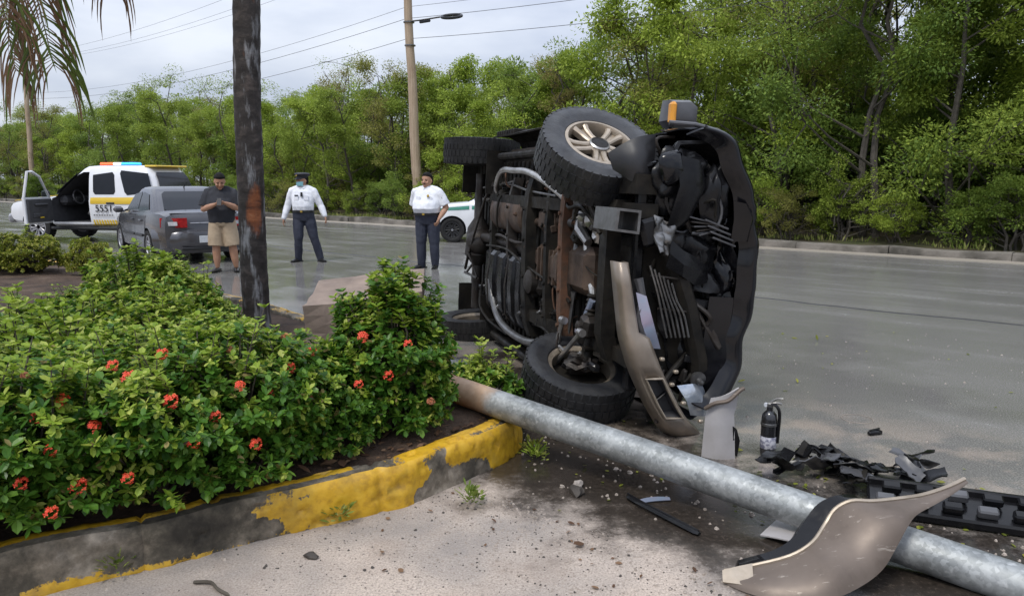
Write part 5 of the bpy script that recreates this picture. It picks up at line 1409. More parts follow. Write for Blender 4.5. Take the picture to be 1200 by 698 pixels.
# ------------------------------------------------------------------ plants
def frame_from(d, roll):
    d = d.normalized(); a = d.cross(Vector((0, 0, 1)))
    if a.length < .05: a = Vector((1, 0, 0))
    a.normalize(); b_ = a.cross(d)
    c_, s_ = math.cos(roll), math.sin(roll)
    return d, a * c_ + b_ * s_, b_ * c_ - a * s_          # along, across, normal
def leaf4(V, F, p, d, roll, L, W, fold=.25, droop=.15):
    """Blunt leaf folded along its midrib."""
    al, ac, no = frame_from(d, roll)
    o = len(V)
    k = no * (L * droop)
    V += [p, p + al * (L * .30) + ac * (W * .86), p + al * (L * .68) + ac * W - k * .45, p + al * L - k, p + al * (L * .68) - ac * W - k * .45, p + al * (L * .30) - ac * (W * .86), p + al * (L * .5) - no * (W * fold) - k * .2]
    F += [(o, o + 1, o + 6), (o + 1, o + 2, o + 6), (o + 2, o + 3, o + 6), (o + 3, o + 4, o + 6), (o + 4, o + 5, o + 6), (o + 5, o, o + 6)]
def leaf2(V, F, p, d, roll, L, W):
    al, ac, no = frame_from(d, roll)
    o = len(V)
    V += [p, p + al * (L * .45) + ac * W - no * (W * .3), p + al * L, p + al * (L * .45) - ac * W - no * (W * .3)]
    F += [(o, o + 1, o + 2), (o, o + 2, o + 3)]
def rdir(rng, up=0.):
    while True:
        v = Vector((rng.uniform(-1, 1), rng.uniform(-1, 1), rng.uniform(-1, 1)))
        if .05 < v.length < 1:
            v.normalize(); v.z += up
            return v.normalized()

M('bark_brown', (.05, .04, .03), .9, col2=(.10, .085, .065), scale=12, bumpk=.6)
M('bark_grey', (.10, .088, .072), .9, col2=(.05, .043, .036), scale=9, bumpk=.6)
M('twig_dry', (.20, .15, .10), .9, col2=(.12, .09, .06), scale=9)
GREENS = {
    'leaf_forest_mid': [(.15, (.080, .120, .018)), (.5, (.19, .265, .036)), (.85, (.34, .42, .07))],
    'leaf_forest_deep': [(.15, (.052, .098, .018)), (.5, (.135, .215, .036)), (.85, (.25, .34, .065))],
    'leaf_forest_bright': [(.15, (.12, .175, .018)), (.5, (.25, .345, .038)), (.85, (.42, .51, .085))],
    'leaf_forest_olive': [(.15, (.085, .088, .022)), (.5, (.20, .195, .046)), (.85, (.33, .31, .085))],
    'leaf_forest_dry': [(.15, (.10, .075, .028)), (.5, (.23, .175, .065)), (.85, (.34, .28, .11))],
}
for k, st in GREENS.items(): leafmat(k, st, .6, .36, (.34, .42, .08))

def tree_meshes(seed, h, spread, green, nclump, leafn, leafL, stems=1, low=.25, bare=False, fine=1.):
    rng = random.Random(seed)
    tb = MB(); tips = []
    for sidx in range(stems):
        base = Vector((rng.uniform(-.25, .25), rng.uniform(-.25, .25), -.1)) * (0 if stems == 1 else 1)
        lean = Vector((rng.uniform(-.16, .16), rng.uniform(-.16, .16), 1))
        pts = [base]
        for k in range(1, 8):
            pts.append(base + lean * (h * .88 * k / 7) + Vector((rng.uniform(-.12, .12), rng.uniform(-.12, .12), 0)) * (k * .5))
        r0 = .035 + h * .0075
        tb.tube(pts, [r0 * (1 - .82 * k / 7) for k in range(8)], 7)
        nl = 9 if stems > 1 else 15
        for k in range(nl):
            t = low + (1 - low) * (k + rng.random()) / nl
            i = min(int(t * 7), 6); p = pts[i].lerp(pts[i + 1], t * 7 - i)
            a = rng.uniform(0, 2 * PI); ln = spread * (1.05 - .55 * t) * rng.uniform(.6, 1.15)
            d = Vector((math.cos(a), math.sin(a), rng.uniform(.15, .8)))
            q1 = p + d * ln * .5; q2 = p + d * ln + Vector((0, 0, rng.uniform(-.2, .35)))
            tb.tube([p, q1, q2], [r0 * .42 * (1 - .6 * t), r0 * .25 * (1 - .6 * t), .008], 5)
            tips.append(q2); tips.append(q1.lerp(q2, .5))
            for _ in range(2):
                q3 = q1.lerp(q2, rng.random()) + rdir(rng, .35) * ln * rng.uniform(.3, .55)
                tb.tube([q1.lerp(q2, .4), q3], [.018, .006], 4); tips.append(q3)
        tips.append(pts[-1] + Vector((0, 0, .1)))
    V = []; F = []
    for k in range(nclump):
        c = rng.choice(tips) + rdir(rng) * rng.uniform(0, .42)
        if c.z < .35: c.z = .35 + rng.random() * .4
        rad = rng.uniform(.22, .55) * (spread / 1.7)
        flat = rng.uniform(.45, .8)
        n = int(leafn * 3.6 * fine * rng.uniform(.5, 1.3) * (.25 if bare else 1))
        for _ in range(n):
            u = rdir(rng); rr = rad * rng.random() ** .45
            p = c + Vector((u.x * rr, u.y * rr, u.z * rr * flat))
            d = (u + Vector((0, 0, rng.uniform(-.75, .35))) + rdir(rng) * .6)
            L = leafL * .52 / math.sqrt(fine) * rng.uniform(.6, 1.4)
            leaf2(V, F, p, d, rng.uniform(-.9, .9), L, L * rng.uniform(.2, .34))
    cb = MB().add(V, F)
    tm = tb.mesh('trunk', MATS['bark_brown' if seed % 2 else 'bark_grey'], 40)
    cm = cb.mesh('crown', MATS[green], sharp=0, recalc=False)
    return tm, cm
def plant_tree(name, meshes, loc, rz, sc, label, group, cat='tree'):
    t = empty(name, loc, rz); t.scale = (sc, sc, sc * 1.0)
    link('trunk', meshes[0], t); c = link('crown', meshes[1], t)
    return tag(t, label, cat, group)
KINDS = [
    ('leaf_forest_mid', 6.6, 1.9, 66, 62, .17, 1, .18, 'mid green tree in the leafy wood across the road'),
    ('leaf_forest_deep', 6.2, 1.8, 66, 60, .16, 2, .15, 'dark green many stemmed tree in the wood across the road'),
    ('leaf_forest_bright', 6.0, 1.9, 54, 58, .18, 1, .2, 'bright yellow green tree in the wood across the road'),
    ('leaf_forest_olive', 7.0, 1.9, 60, 62, .15, 3, .22, 'olive tinged slender stemmed tree in the wood across the road'),
    ('leaf_forest_dry', 6.4, 1.6, 60, 40, .12, 3, .25, 'brownish half dry tree among green ones across the road'),
    ('leaf_forest_mid', 7.4, 2.2, 72, 60, .16, 2, .2, 'tall spreading green tree in the wood across the road'),
    ('leaf_forest_deep', 5.2, 1.7, 56, 60, .19, 1, .12, 'low dense dark green tree in the wood across the road'),
]
KM = []
for i, k in enumerate(KINDS):
    for var in range(2 if i in (0, 1, 2, 5) else 1):
        KM.append((i, tree_meshes(100 + i * 10 + var, k[1], k[2], k[0], k[3], k[4], k[5], k[6], k[7])))
KN = [(i, tree_meshes(200 + i * 10 + v, KINDS[i][1], KINDS[i][2] * 1.1, KINDS[i][0], int(KINDS[i][3] * 1.15), KINDS[i][4], KINDS[i][5], KINDS[i][6], .03, fine=1.75)) for i, v in ((0, 0), (1, 0), (2, 0), (3, 0), (0, 1), (5, 0))]
UND = []
for i, (g, lf) in enumerate((('leaf_forest_mid', .14), ('leaf_forest_bright', .15), ('leaf_forest_deep', .16), ('leaf_forest_olive', .12))):
    UND.append(tree_meshes(300 + i, 2.3, 1.35, g, 46, 62, lf, 4, .05))
KSHORT = ['mid green tree', 'dark green many stemmed tree', 'bright yellow green tree', 'olive slender stemmed tree', 'brownish half dry tree', 'tall spreading green tree', 'low dense dark green tree']
USH = ['mid green leafy shrub', 'light green leafy shrub', 'dark green leafy shrub', 'olive green twiggy shrub']
rf = random.Random(21)
GRP = 'trees of the wood beyond the far kerb'
def zone(p):
    """Where a place on the far side stands in the view, said by what is in front of it."""
    u = 600 + 910 * p.x / p.y
    for lim, w in ((20, 'at the left edge'), (150, 'behind the patrol truck'), (255, 'behind the sedan roof'), (330, 'beside the scarred palm trunk'), (410, 'right of the masked officer'), (475, 'left of the wooden pole'), (540, 'right of the wooden pole'), (640, 'behind the upper rear wheel'), (760, 'above the upper front wheel'), (860, 'behind the amber mirror lens'), (960, 'just right of the wreck'), (1070, 'over the road, right of the wreck'), (1180, 'near the right edge')):
        if u < lim: return w
    return 'beyond the right edge'
ROWN = ('front of the wood', 'middle of the wood', 'back of the wood', 'far back of the wood', 'deep in the wood')
# rows of trees, closer planted near the camera, taller towards the right of the view
for row, (n0, step, hs) in enumerate(((20.5, 2.0, .95), (22.6, 2.2, 1.08), (25.2, 2.5, 1.16), (28.4, 2.9, 1.22), (32.0, 3.4, 1.25))):
    s = -13.5 + row * .8
    while s < (92 if row < 3 else 60):
        k, meshes = rf.choice(KM)
        if row == 0 and rf.random() < .3: k, meshes = KM[rf.choice((6, 7, 0, 4, 5))]
        if s < 9 and row < 2: k, meshes = rf.choice(KN)
        p = road_pt(n0 + rf.uniform(-.7, .7), s + rf.uniform(-.6, .6), .15)
        sc = hs * rf.uniform(.86, 1.13)
        sc *= 1.38 if s < 3 else (1.30 if s < 8 else (1.12 if s < 15 else (.92 if s < 40 else .96)))
        if row > 2 and s > 12: sc *= .80
        plant_tree('tree', meshes, p, rf.uniform(0, 6.28), sc, KSHORT[k] + ', ' + ROWN[row] + ', ' + zone(p), GRP)
        s += step * rf.uniform(.8, 1.2) * (1 if s < 30 else 1.35)
s = -13.
while s < 88:
    i = rf.choice((0, 0, 2, 1, 3, 1))
    p = road_pt(19.05 + rf.uniform(-.3, .5), s, .1)
    plant_tree('roadside_shrub', UND[i], p, rf.uniform(0, 6.28), rf.uniform(.4, .8), USH[i] + ' along the far kerb, ' + zone(p), 'shrubs along the far road edge', 'shrub')
    s += rf.uniform(.8, 1.5) * (1 if s < 25 else 1.7)
for row, n0 in enumerate((21.6, 24.0, 27.0)):              # thicket between the trunks
    s = -13.
    while s < 40:
        i = rf.choice((0, 2, 2, 3)); p = road_pt(n0 + rf.uniform(-.5, .5), s, .1)
        plant_tree('thicket_shrub', UND[i], p, rf.uniform(0, 6.28), rf.uniform(1.0, 1.5), USH[i] + ', ' + ROWN[row] + ', ' + zone(p), 'thicket between the trunks', 'shrub')
        s += rf.uniform(1.5, 2.4)
# two trees one can pick out
tm = tree_meshes(411, 5.3, 1.5, 'leaf_forest_bright', 40, 46, .30, 1, .35)
plant_tree('broad_leaved_tree', tm, road_pt(19.9, -3.6, .12), .4, 1.0, 'broad leaved yellow green tree standing forward of the wood at the right edge', None)
tm = tree_meshes(415, 8.2, 2.3, 'leaf_forest_mid', 46, 70, .14, 2, .45, bare=True)
plant_tree('feathery_tree', tm, road_pt(24.5, 33.5, .1), 1.2, 1.0, 'thin feathery treetop rising above the wood beside the dark palm trunk', None)
# grass and weeds on the verge: nobody could count them
V = []; F = []
rg = random.Random(5)
for _ in range(9000):
    s = rg.uniform(-12, 60); n_ = 18.4 + abs(rg.gauss(0, .5))
    if noise.noise(Vector((s * .35, n_, 4))) < (.12 if s < 9 else -.12): continue
    p = road_pt(n_, s, .12); 
    leaf2(V, F, p, Vector((rg.uniform(-.5, .5), rg.uniform(-.5, .5), 1)), rg.uniform(0, 3), rg.uniform(.06, .22), rg.uniform(.008, .02))
leafmat('leaf_grass', [(.2, (.10, .15, .025)), (.5, (.19, .24, .05)), (.85, (.33, .32, .12))], .6, .3)
tag(MB().add(V, F).build('verge_grass', MATS['leaf_grass'], sharp=0, recalc=False), 'tufts of yellow green grass along the far kerb', 'grass', kind='stuff')

# ---- flowering shrubs of the planter
leafmat('leaf_shrub', [(.18, (.018, .060, .008)), (.5, (.055, .138, .017)), (.85, (.125, .23, .033))], .34, .22, (.2, .38, .03))
leafmat('leaf_shrub_young', [(.15, (.13, .22, .022)), (.5, (.26, .36, .04)), (.85, (.46, .50, .12))], .38, .35, (.35, .5, .05))
leafmat('leaf_clipped', [(.15, (.08, .10, .012)), (.5, (.19, .21, .028)), (.85, (.36, .33, .06))], .45, .3)
M('petal_red', (.62, .035, .02), .5, col2=(.75, .10, .03), scale=30)
M('petal_faded', (.45, .13, .05), .6, col2=(.30, .12, .06), scale=30)
def shrub_meshes(seed, rad, h, nst, shape=1., leafL=.05, clipped=False, shoots=6, ypow=.5):
    """Stems, dark leaves, and pale young leaves at the shoot ends."""
    rng = random.Random(seed); st = MB(); V = []; F = []; MI = []
    for k in range(nst):
        a = rng.uniform(0, 2 * PI); e = rng.random() ** .6
        # a shoot end on an uneven dome
        el = math.acos(1 - rng.random() * 1.12) if not clipped else math.acos(1 - rng.random() * 1.2)
        dirv = Vector((math.sin(el) * math.cos(a), math.sin(el) * math.sin(a), max(math.cos(el), -.15)))
        lump = 1 + .34 * noise.noise(dirv * 2.6 + Vector((seed, 0, 0))) + (rng.uniform(-.12, .1) if not clipped else rng.uniform(-.05, .03))
        end = Vector((dirv.x * rad * lump, dirv.y * rad * lump, .10 + (h - .10) * (dirv.z * .5 + .5 if dirv.z < 0 else dirv.z) * lump * shape))
        if end.z < .07: end.z = .07 + rng.random() * .1
        root = Vector((dirv.x, dirv.y, 0)) * rad * .3 * rng.random()
        if k % 5 == 0: st.tube([root, root.lerp(end, .5) + Vector((0, 0, .05)), end], [.009, .006, .003], 4)
        d = (end - Vector((0, 0, h * .15))).normalized()
        young = rng.random() < (.20 + ypow * max(0, dirv.z) ** 1.6)
        nw = 3 if not clipped else 2
        for w in range(nw):
            c = end - d * (w * leafL * .62)
            nl = 5
            ph = rng.uniform(0, 6.28)
            al, ac, no = frame_from(d, 0)
            for j in range(nl):
                t = ph + j * 2 * PI / nl + rng.uniform(-.3, .3)
                out = ac * math.cos(t) + no * math.sin(t)
                ld = out + d * rng.uniform(.1, .9) + Vector((0, 0, rng.uniform(-.15, .35)))
                L = leafL * rng.uniform(.5, 1.35) * (.8 if w == 0 and young else 1)
                leaf4(V, F, c, ld, rng.uniform(-.5, .5), L, L * rng.uniform(.24, .33), .3, rng.uniform(.05, .3))
                MI += [2 if rng.random() < .022 else (1 if (young and w < 2 and not clipped) else 0)] * 6
    for k in range(shoots):                                # long shoots above the dome
        a = rng.uniform(0, 2 * PI); r_ = rad * rng.random() * .8
        p0 = Vector((math.cos(a) * r_, math.sin(a) * r_, h * (1 - .35 * (r_ / rad) ** 2) * .85))
        p1 = p0 + Vector((rng.uniform(-.07, .07), rng.uniform(-.07, .07), rng.uniform(.08, .27)))
        st.tube([p0 * .7, p0, p1], [.007, .005, .002], 4)
        for w in range(5):
            c = p0.lerp(p1, .25 + .75 * w / 4)
            ph = w * 1.57
            for j in range(3 if w < 4 else 5):
                t = ph + j * 2 * PI / 3 + rng.uniform(-.3, .3)
                ld = Vector((math.cos(t), math.sin(t), rng.uniform(.3, 1.2)))
                L = leafL * rng.uniform(.8, 1.25)
                leaf4(V, F, c, ld, rng.uniform(-.4, .4), L, L * .28, .3, .2); MI += [1] * 6
    b_ = MB(); b_.v = V; b_.f = [list(f) for f in F]; b_.mi = MI
    lm = b_.mesh('foliage', [MATS['leaf_shrub' if not clipped else 'leaf_clipped'], MATS['leaf_shrub_young'], MATS['leaf_forest_dry']], sharp=0, recalc=False)
    return st.mesh('stem', MATS['bark_brown'], 40), lm
def flower_mesh(seed, r=.035, mname='petal_red'):
    """A round head of four-petalled florets."""
    rng = random.Random(seed); V = []; F = []
    for k in range(26):
        d = rdir(rng, .55); c = d * r * rng.uniform(.7, 1.05)
        for j in range(4):
            t = j * PI / 2 + rng.random() * .6
            al, ac, no = frame_from(d, t)
            leaf2(V, F, c, ac + d * .35, rng.uniform(-.3, .3), r * .42, r * .15)
    return MB().add(V, F).mesh('flower', MATS[mname], sharp=0, recalc=False)
SH = [shrub_meshes(500 + i, .46, .66, 880, shoots=s_, leafL=.041) for i, s_ in enumerate((10, 14, 8, 12))] + [shrub_meshes(510 + i, .46, .66, 720, shoots=22, ypow=.85, leafL=.042) for i in range(3)]
SHT = shrub_meshes(520, .33, .84, 1150, 1., shoots=26, leafL=.041)
SHL = [shrub_meshes(530 + i, .30, .38, 200, shoots=9) for i in range(2)]
CLP = [shrub_meshes(540 + i, .5, .62, 900, clipped=True, leafL=.042, shoots=2) for i in range(2)]
FL = [flower_mesh(600 + i) for i in range(3)] + [flower_mesh(605, .026, 'petal_faded')]
rnd_f = random.Random(8)
def shrub(meshes, x, y, rz, sc, label, flowers=(), group=None, z=.19, zs=1.):
    t = empty('flowering_shrub' if flowers else 'shrub', (x, y, z), rz); t.scale = (sc, sc, sc * zs)
    link('stem', meshes[0], t); f = link('foliage', meshes[1], t)
    iv = t.matrix_basis.inverted()
    for k, (wx, wy, wz, kind) in enumerate(flowers):
        o = link('flower', FL[kind % 4], t)
        wx, wy, wz = Vector((wx, wy, wz)) + (Vector((0, 0, 1.6)) - Vector((wx, wy, wz))).normalized() * .045
        p = Matrix.LocRotScale(t.location, t.rotation_euler, t.scale).inverted() @ Vector((wx, wy, wz))
        o.location = p; o.scale = (rnd_f.uniform(.62, .92) / sc,) * 3; o.rotation_euler = (.9, 0, -rz)
    return tag(t, label, 'shrub', group)
# ------------------------------------------------------------------ planting of the island
NB = 'shrubs massed in the planter'
FLOW = {1: [(-1.738, 3.258, 0.8, 0), (-1.633, 3.183, 0.766, 0), (-1.583, 3.394, 0.818, 0), (-1.352, 3.131, 0.497, 0), (-1.713, 3.028, 0.598, 1), (-1.555, 2.962, 0.405, 0), (-1.453, 3.163, 0.667, 0)], 2: [(-1.231, 3.371, 0.677, 1), (-1.077, 3.634, 0.695, 0), (-1.111, 3.413, 0.626, 0), (-1.311, 3.271, 0.565, 0), (-1.322, 3.527, 0.808, 3), (-0.98, 3.634, 0.55, 3), (-1.139, 3.278, 0.437, 0)], 0: [(-1.801, 2.875, 0.555, 0), (-1.714, 2.887, 0.4, 0), (-1.867, 2.78, 0.458, 0), (-1.867, 2.921, 0.676, 0), (-1.988, 3.053, 0.807, 3), (-1.777, 2.802, 0.331, 0), (-1.832, 3.011, 0.712, 1)], 4: [(-0.554, 4.0, 0.734, 0), (-0.795, 4.008, 0.77, 1), (-0.651, 3.929, 0.58, 0), (-0.437, 4.006, 0.418, 3)], 3: [(-0.786, 3.818, 0.564, 0), (-1.015, 3.798, 0.738, 1), (-1.167, 3.886, 0.795, 3)]}
def fl(i): return [tuple(f) for f in FLOW.get(i, ())]
shrub(SH[0], -2.06, 3.15, .3, 1.04, 'red flowered shrub at the left edge, front row behind the kerb', fl(0), zs=.98)
shrub(SH[1], -1.67, 3.38, 1.7, 1.02, 'red flowered shrub in the front row, second from the left edge', fl(1), zs=.95)
shrub(SH[2], -1.36, 3.64, 2.9, 1.0, 'red flowered shrub in the front row beside the bare soil patch', fl(2), zs=.98)
shrub(SH[3], -1.12, 3.92, 4.1, .88, 'red flowered shrub between the front row and the round bush', fl(3), zs=.88)
shrub(SHT, -.68, 4.24, .8, 1.0, 'tall round red flowered bush beside the rusty end of the post', fl(4))
for i, (m_, x, y, rz, sc, zs, lab) in enumerate(((4, -2.55, 3.72, .9, .92, .82, 'leafy shrub in the second row, cut by the left edge'), (3, -2.12, 3.98, 2.2, .95, .86, 'leafy shrub in the second row, behind the leftmost flowers'), (5, -1.78, 4.24, 4.0, .92, .85, 'leafy shrub in the middle of the second row'), (6, -1.55, 4.45, 5.2, .75, .55, 'leafy shrub in the second row, left of the round bush'), (2, -.98, 4.75, .2, .6, .7, 'low leafy shrub right behind the tall round bush'), (4, -2.35, 4.95, 3.3, .95, .95, 'yellow tipped shrub in the third row, next to the bare soil'), (5, -2.02, 5.15, 1.1, .9, .72, 'yellow tipped shrub in the third row below the scarred palm'), (6, -1.72, 5.45, 2.6, .6, .50, 'low yellow tipped shrub before the concrete footing'), (4, -2.95, 6.0, 4.4, 1.1, 1.02, 'yellow tipped shrub in the back row below the sedan'), (5, -2.75, 6.1, 5.9, 1.0, .98, 'yellow tipped shrub in the back row before the young man'), (6, -2.28, 6.2, .5, .6, .55, 'low yellow tipped shrub at the foot of the scarred palm'), (6, -3.25, 7.0, 1.9, 1.0, .95, 'yellow tipped shrub farthest back, below the sedan wheel'), (2, -3.8, 6.6, .4, .8, .8, 'dull green shrub between the bare soil and the clipped bushes'))):
    shrub(SH[m_], x, y, rz, sc, lab, (), NB, zs=zs)
for i, (x, y, rz, sc) in enumerate(((-2.98, 4.50, .3, 1.3), (-3.25, 5.1, 1.9, 1.3), (-2.95, 5.35, 3.0, 1.2), (-2.72, 4.65, 4.0, 1.3), (-3.95, 6.0, 5.0, 1.1))):
    shrub(SHL[i % 2], x, y, rz, sc, ('low thin shrub nearest on the bare soil at the left edge', 'low thin shrub in the middle of the bare soil at the left', 'low thin shrub on the bare soil, right of its middle', 'low thin shrub where the bare soil meets the second row', 'low thin shrub farthest back on the bare soil at the left')[i], (), 'low shrubs on the bare soil', zs=.9)
shrub(CLP[0], -7.35, 11.6, .5, 1.0, 'clipped yellowish bush before the patrol truck', zs=1.0)
shrub(CLP[1], -6.35, 11.45, 2.0, .60, 'small clipped yellowish bush before the sedan', zs=1.45)
shrub(CLP[1], -8.25, 11.9, 1.0, .9, 'clipped yellowish bush cut by the left edge', zs=1.0)
shrub(SH[1], -2.45, 2.86, 1.1, 1.0, 'shrub just beyond the left edge, front row behind the kerb')
shrub(SH[3], -2.85, 3.35, 3.1, 1.0, 'shrub just beyond the left edge, second row')
shrub(SH[5], -3.35, 4.1, 2.1, 1.0, 'yellow tipped shrub just beyond the left edge, before the palm with hanging fronds')
w_ = shrub(SHL[0], -.20, 5.15, .7, .85, 'weedy green tuft behind the rusty end of the post', z=.02)
def weed(x, y, seed, label, mat='leaf_clipped'):
    rng = random.Random(seed); V = []; F = []
    for k in range(70):
        d = Vector((rng.uniform(-1, 1), rng.uniform(-1, 1), rng.uniform(.3, 1.3))); p = Vector((rng.uniform(-.03, .03), rng.uniform(-.03, .03), rng.random() * .05)) + d * .03
        leaf4(V, F, p, d, rng.uniform(-.5, .5), rng.uniform(.02, .05), rng.uniform(.004, .010))
    return tag(MB().add(V, F).build('weed', MATS[mat], None, TR((x, y, 0)), sharp=0, recalc=False), label, 'weed')
weed(.14, 4.22, 1, 'yellow green weed growing at the kerb nose under the post', 'leaf_shrub_young')
weed(.11, 4.30, 2, 'small weed tight against the kerb nose', 'leaf_clipped')
for i, (x, y) in enumerate(((-.82, 3.42), (-.20, 3.62), (-1.62, 2.93))): weed(x, y, 10 + i, ('tiny grass tuft in the kerb foot below the round bush', 'tiny green sprout on the sand', 'small green sprout at the kerb foot near the left')[i], 'leaf_grass')
# ------------------------------------------------------------------ poles, wires, palms, block, debris
def wood_pole_mat():
    m, nt, bs = newmat('pole_wood')
    n = noise_node(nt, 3.0, 7, .6, mapscale=(9, 9, .35)); n2 = noise_node(nt, 1.2, 4)
    r = ramp(nt, n.outputs['Fac'], [(.3, (.20, .13, .075)), (.5, (.36, .26, .165)), (.7, (.46, .36, .25))])
    nt.links.new(mixc(nt, .35, r.outputs[0], ramp(nt, n2.outputs['Fac'], [(.3, (.16, .12, .09)), (.7, (.5, .42, .33))]).outputs[0]), bs.inputs['Base Color'])
    bs.inputs['Roughness'].default_value = .85; bump(nt, bs, n.outputs['Fac'], .5, .02)
wood_pole_mat()
M('wire_black', (.10, .10, .11), .7)
M('insulator', (.28, .12, .08), .3)
def wire_pole(x, y, lean, lamp, label):
    t = empty('utility_pole', (x, y, .05))
    h = 10.4
    top = Vector((lean, 0, h))
    MB().tube([top * (i / 10) + Vector((.02 * math.sin(i * 1.7), 0, 0)) for i in range(11)], [.19 - .006 * i for i in range(11)], 14).build('shaft', MATS['pole_wood'], t)
    MB().box(top + Vector((0, .16, -.5)), (1.9, .10, .12), .012, rz=R(41)).build('crossarm', MATS['pole_wood'], t)
    for k in (-.85, -.3, .3, .85):
        MB().lathe([(.03, 0), (.05, .03), (.03, .06), (.05, .09), (.02, .12)], 10, T=Matrix.Translation(top + Vector((k * .755, .16 + k * .656, -.44)))).build('insulator', MATS['insulator'], t)
    if lamp:
        z = 7.08; b0 = Vector((lean * z / h, -.12, z))
        MB().lathe([(.185, -.02), (.20, -.02), (.20, .02), (.185, .02)], 14, T=Matrix.Translation((lean * z / h, 0, z))).build('band', MATS['steel_grey'], t)
        MB().lathe([(.185, -.02), (.20, -.02), (.20, .02), (.185, .02)], 14, T=Matrix.Translation((lean * (z - .8) / h, 0, z - .8))).build('band', MATS['steel_grey'], t)
        a = empty('street_lamp'); a.parent = t; a.location = (0, 0, 0)
        d = Vector((.97, -.24, 0))
        MB().tube([b0, b0 + d * .5 + Vector((0, 0, .03)), b0 + d * 1.2 + Vector((0, 0, .10))], .028, 8).build('bracket_arm', MATS['device_black'], a)
        MB().box(b0 + d * .62 + Vector((0, 0, -.02)), (.42, .09, .10), .03, rz=math.atan2(d.y, d.x), ry=-.1).build('ballast_box', MATS['device_black'], a)
        c = b0 + d * 1.62 + Vector((0, 0, .10))
        MB().tube([c + d * (.36 * math.cos(q)) + Vector((0, .02 * math.sin(q), 0)) + Vector((-d.y, d.x, .55)) * (.17 * math.sin(q)) for q in [2 * PI * i / 24 for i in range(24)]], .052, 8, closed=True).build('lamp_head', MATS['device_black'], a)
    return tag(t, label, 'utility pole')
up1 = wire_pole(-3.45, 28.6, -.34, True, 'wooden utility pole with a lamp arm rising behind the bareheaded officer')
up2 = wire_pole(-34.7, 56.2, .2, False, 'distant wooden utility pole behind the patrol truck')
up3 = wire_pole(27.9, .9, .0, False, 'wooden utility pole beyond the right edge')
wk = 0
tops = [Vector((-34.5, 56.2, 10.4)), Vector((-3.87, 28.6, 10.4)), Vector((27.9, .9, 10.4))]
LB = ['topmost thin wire strung between the utility poles', 'second wire below the top of the utility poles', 'third wire strung between the utility poles', 'fourth wire at lamp height on the utility poles', 'thicker cable just under the lamp arm on the utility poles', 'lowest cable strung between the utility poles']
for k, (off, dz, r_) in enumerate(((-.85, -.34, .006), (.3, -.34, .006), (.85, -.34, .006), (.1, -2.7, .007), (.1, -3.1, .009), (.1, -3.8, .009))):
    w = MB()
    for a, b_ in zip(tops, tops[1:]):
        o = Vector((off * .755, .16 + off * .656, dz))
        w.tube([a.lerp(b_, t / 24) + o + Vector((0, 0, -4 * .75 * (t / 24) * (1 - t / 24))) for t in range(25)], r_, 5)
    tag(w.build('overhead_wire', MATS['wire_black']), LB[k], 'wire', 'wires between the utility poles')

# ---- palms
def palm_bark():
    m, nt, bs = newmat('palm_bark')
    tc = nd(nt, 'ShaderNodeTexCoord')
    n = noise_node(nt, 2.2, 8, .65, mapscale=(5, 5, 1.0)); n2 = noise_node(nt, 7, 7, .65, mapscale=(1, 1, 1.6)); n3 = noise_node(nt, 2.4, 5, .6, mapscale=(3, 3, .8))
    r = ramp(nt, n2.outputs['Fac'], [(.3, (.012, .009, .008)), (.52, (.036, .029, .026)), (.7, (.095, .075, .066))])
    lich = ramp(nt, n.outputs['Fac'], [(.545, 0), (.64, .8)])
    c = mixc(nt, lich.outputs[0], r.outputs[0], (.27, .27, .28))
    at = nd(nt, 'ShaderNodeAttribute', attribute_name='scar')
    k = mathn(nt, 'ADD', at.outputs['Fac'], mathn(nt, 'MULTIPLY', mathn(nt, 'SUBTRACT', n3.outputs['Fac'], .5), 2.2))
    sc_ = ramp(nt, n2.outputs['Fac'], [(.3, (.05, .02, .012)), (.47, (.19, .055, .018)), (.6, (.30, .10, .035)), (.75, (.38, .22, .13))])
    nt.links.new(mixc(nt, ramp(nt, k, [(.35, 0), (.7, .92)]).outputs[0], c, sc_.outputs[0]), bs.inputs['Base Color'])
    bs.inputs['Roughness'].default_value = .8
    bump(nt, bs, mathn(nt, 'ADD', n2.outputs['Fac'], n.outputs['Fac']), .6, .02)
palm_bark()
leafmat('palm_green', [(.2, (.03, .055, .012)), (.5, (.07, .105, .02)), (.85, (.13, .16, .035))], .45, .2)
leafmat('palm_dry', [(.2, (.075, .04, .025)), (.5, (.15, .085, .05)), (.85, (.24, .15, .09))], .7, .2, (.3, .2, .1))
M('palm_rib', (.20, .20, .09), .5, col2=(.14, .12, .06))
M('palm_rib_dry', (.17, .12, .08), .7, col2=(.12, .08, .05))
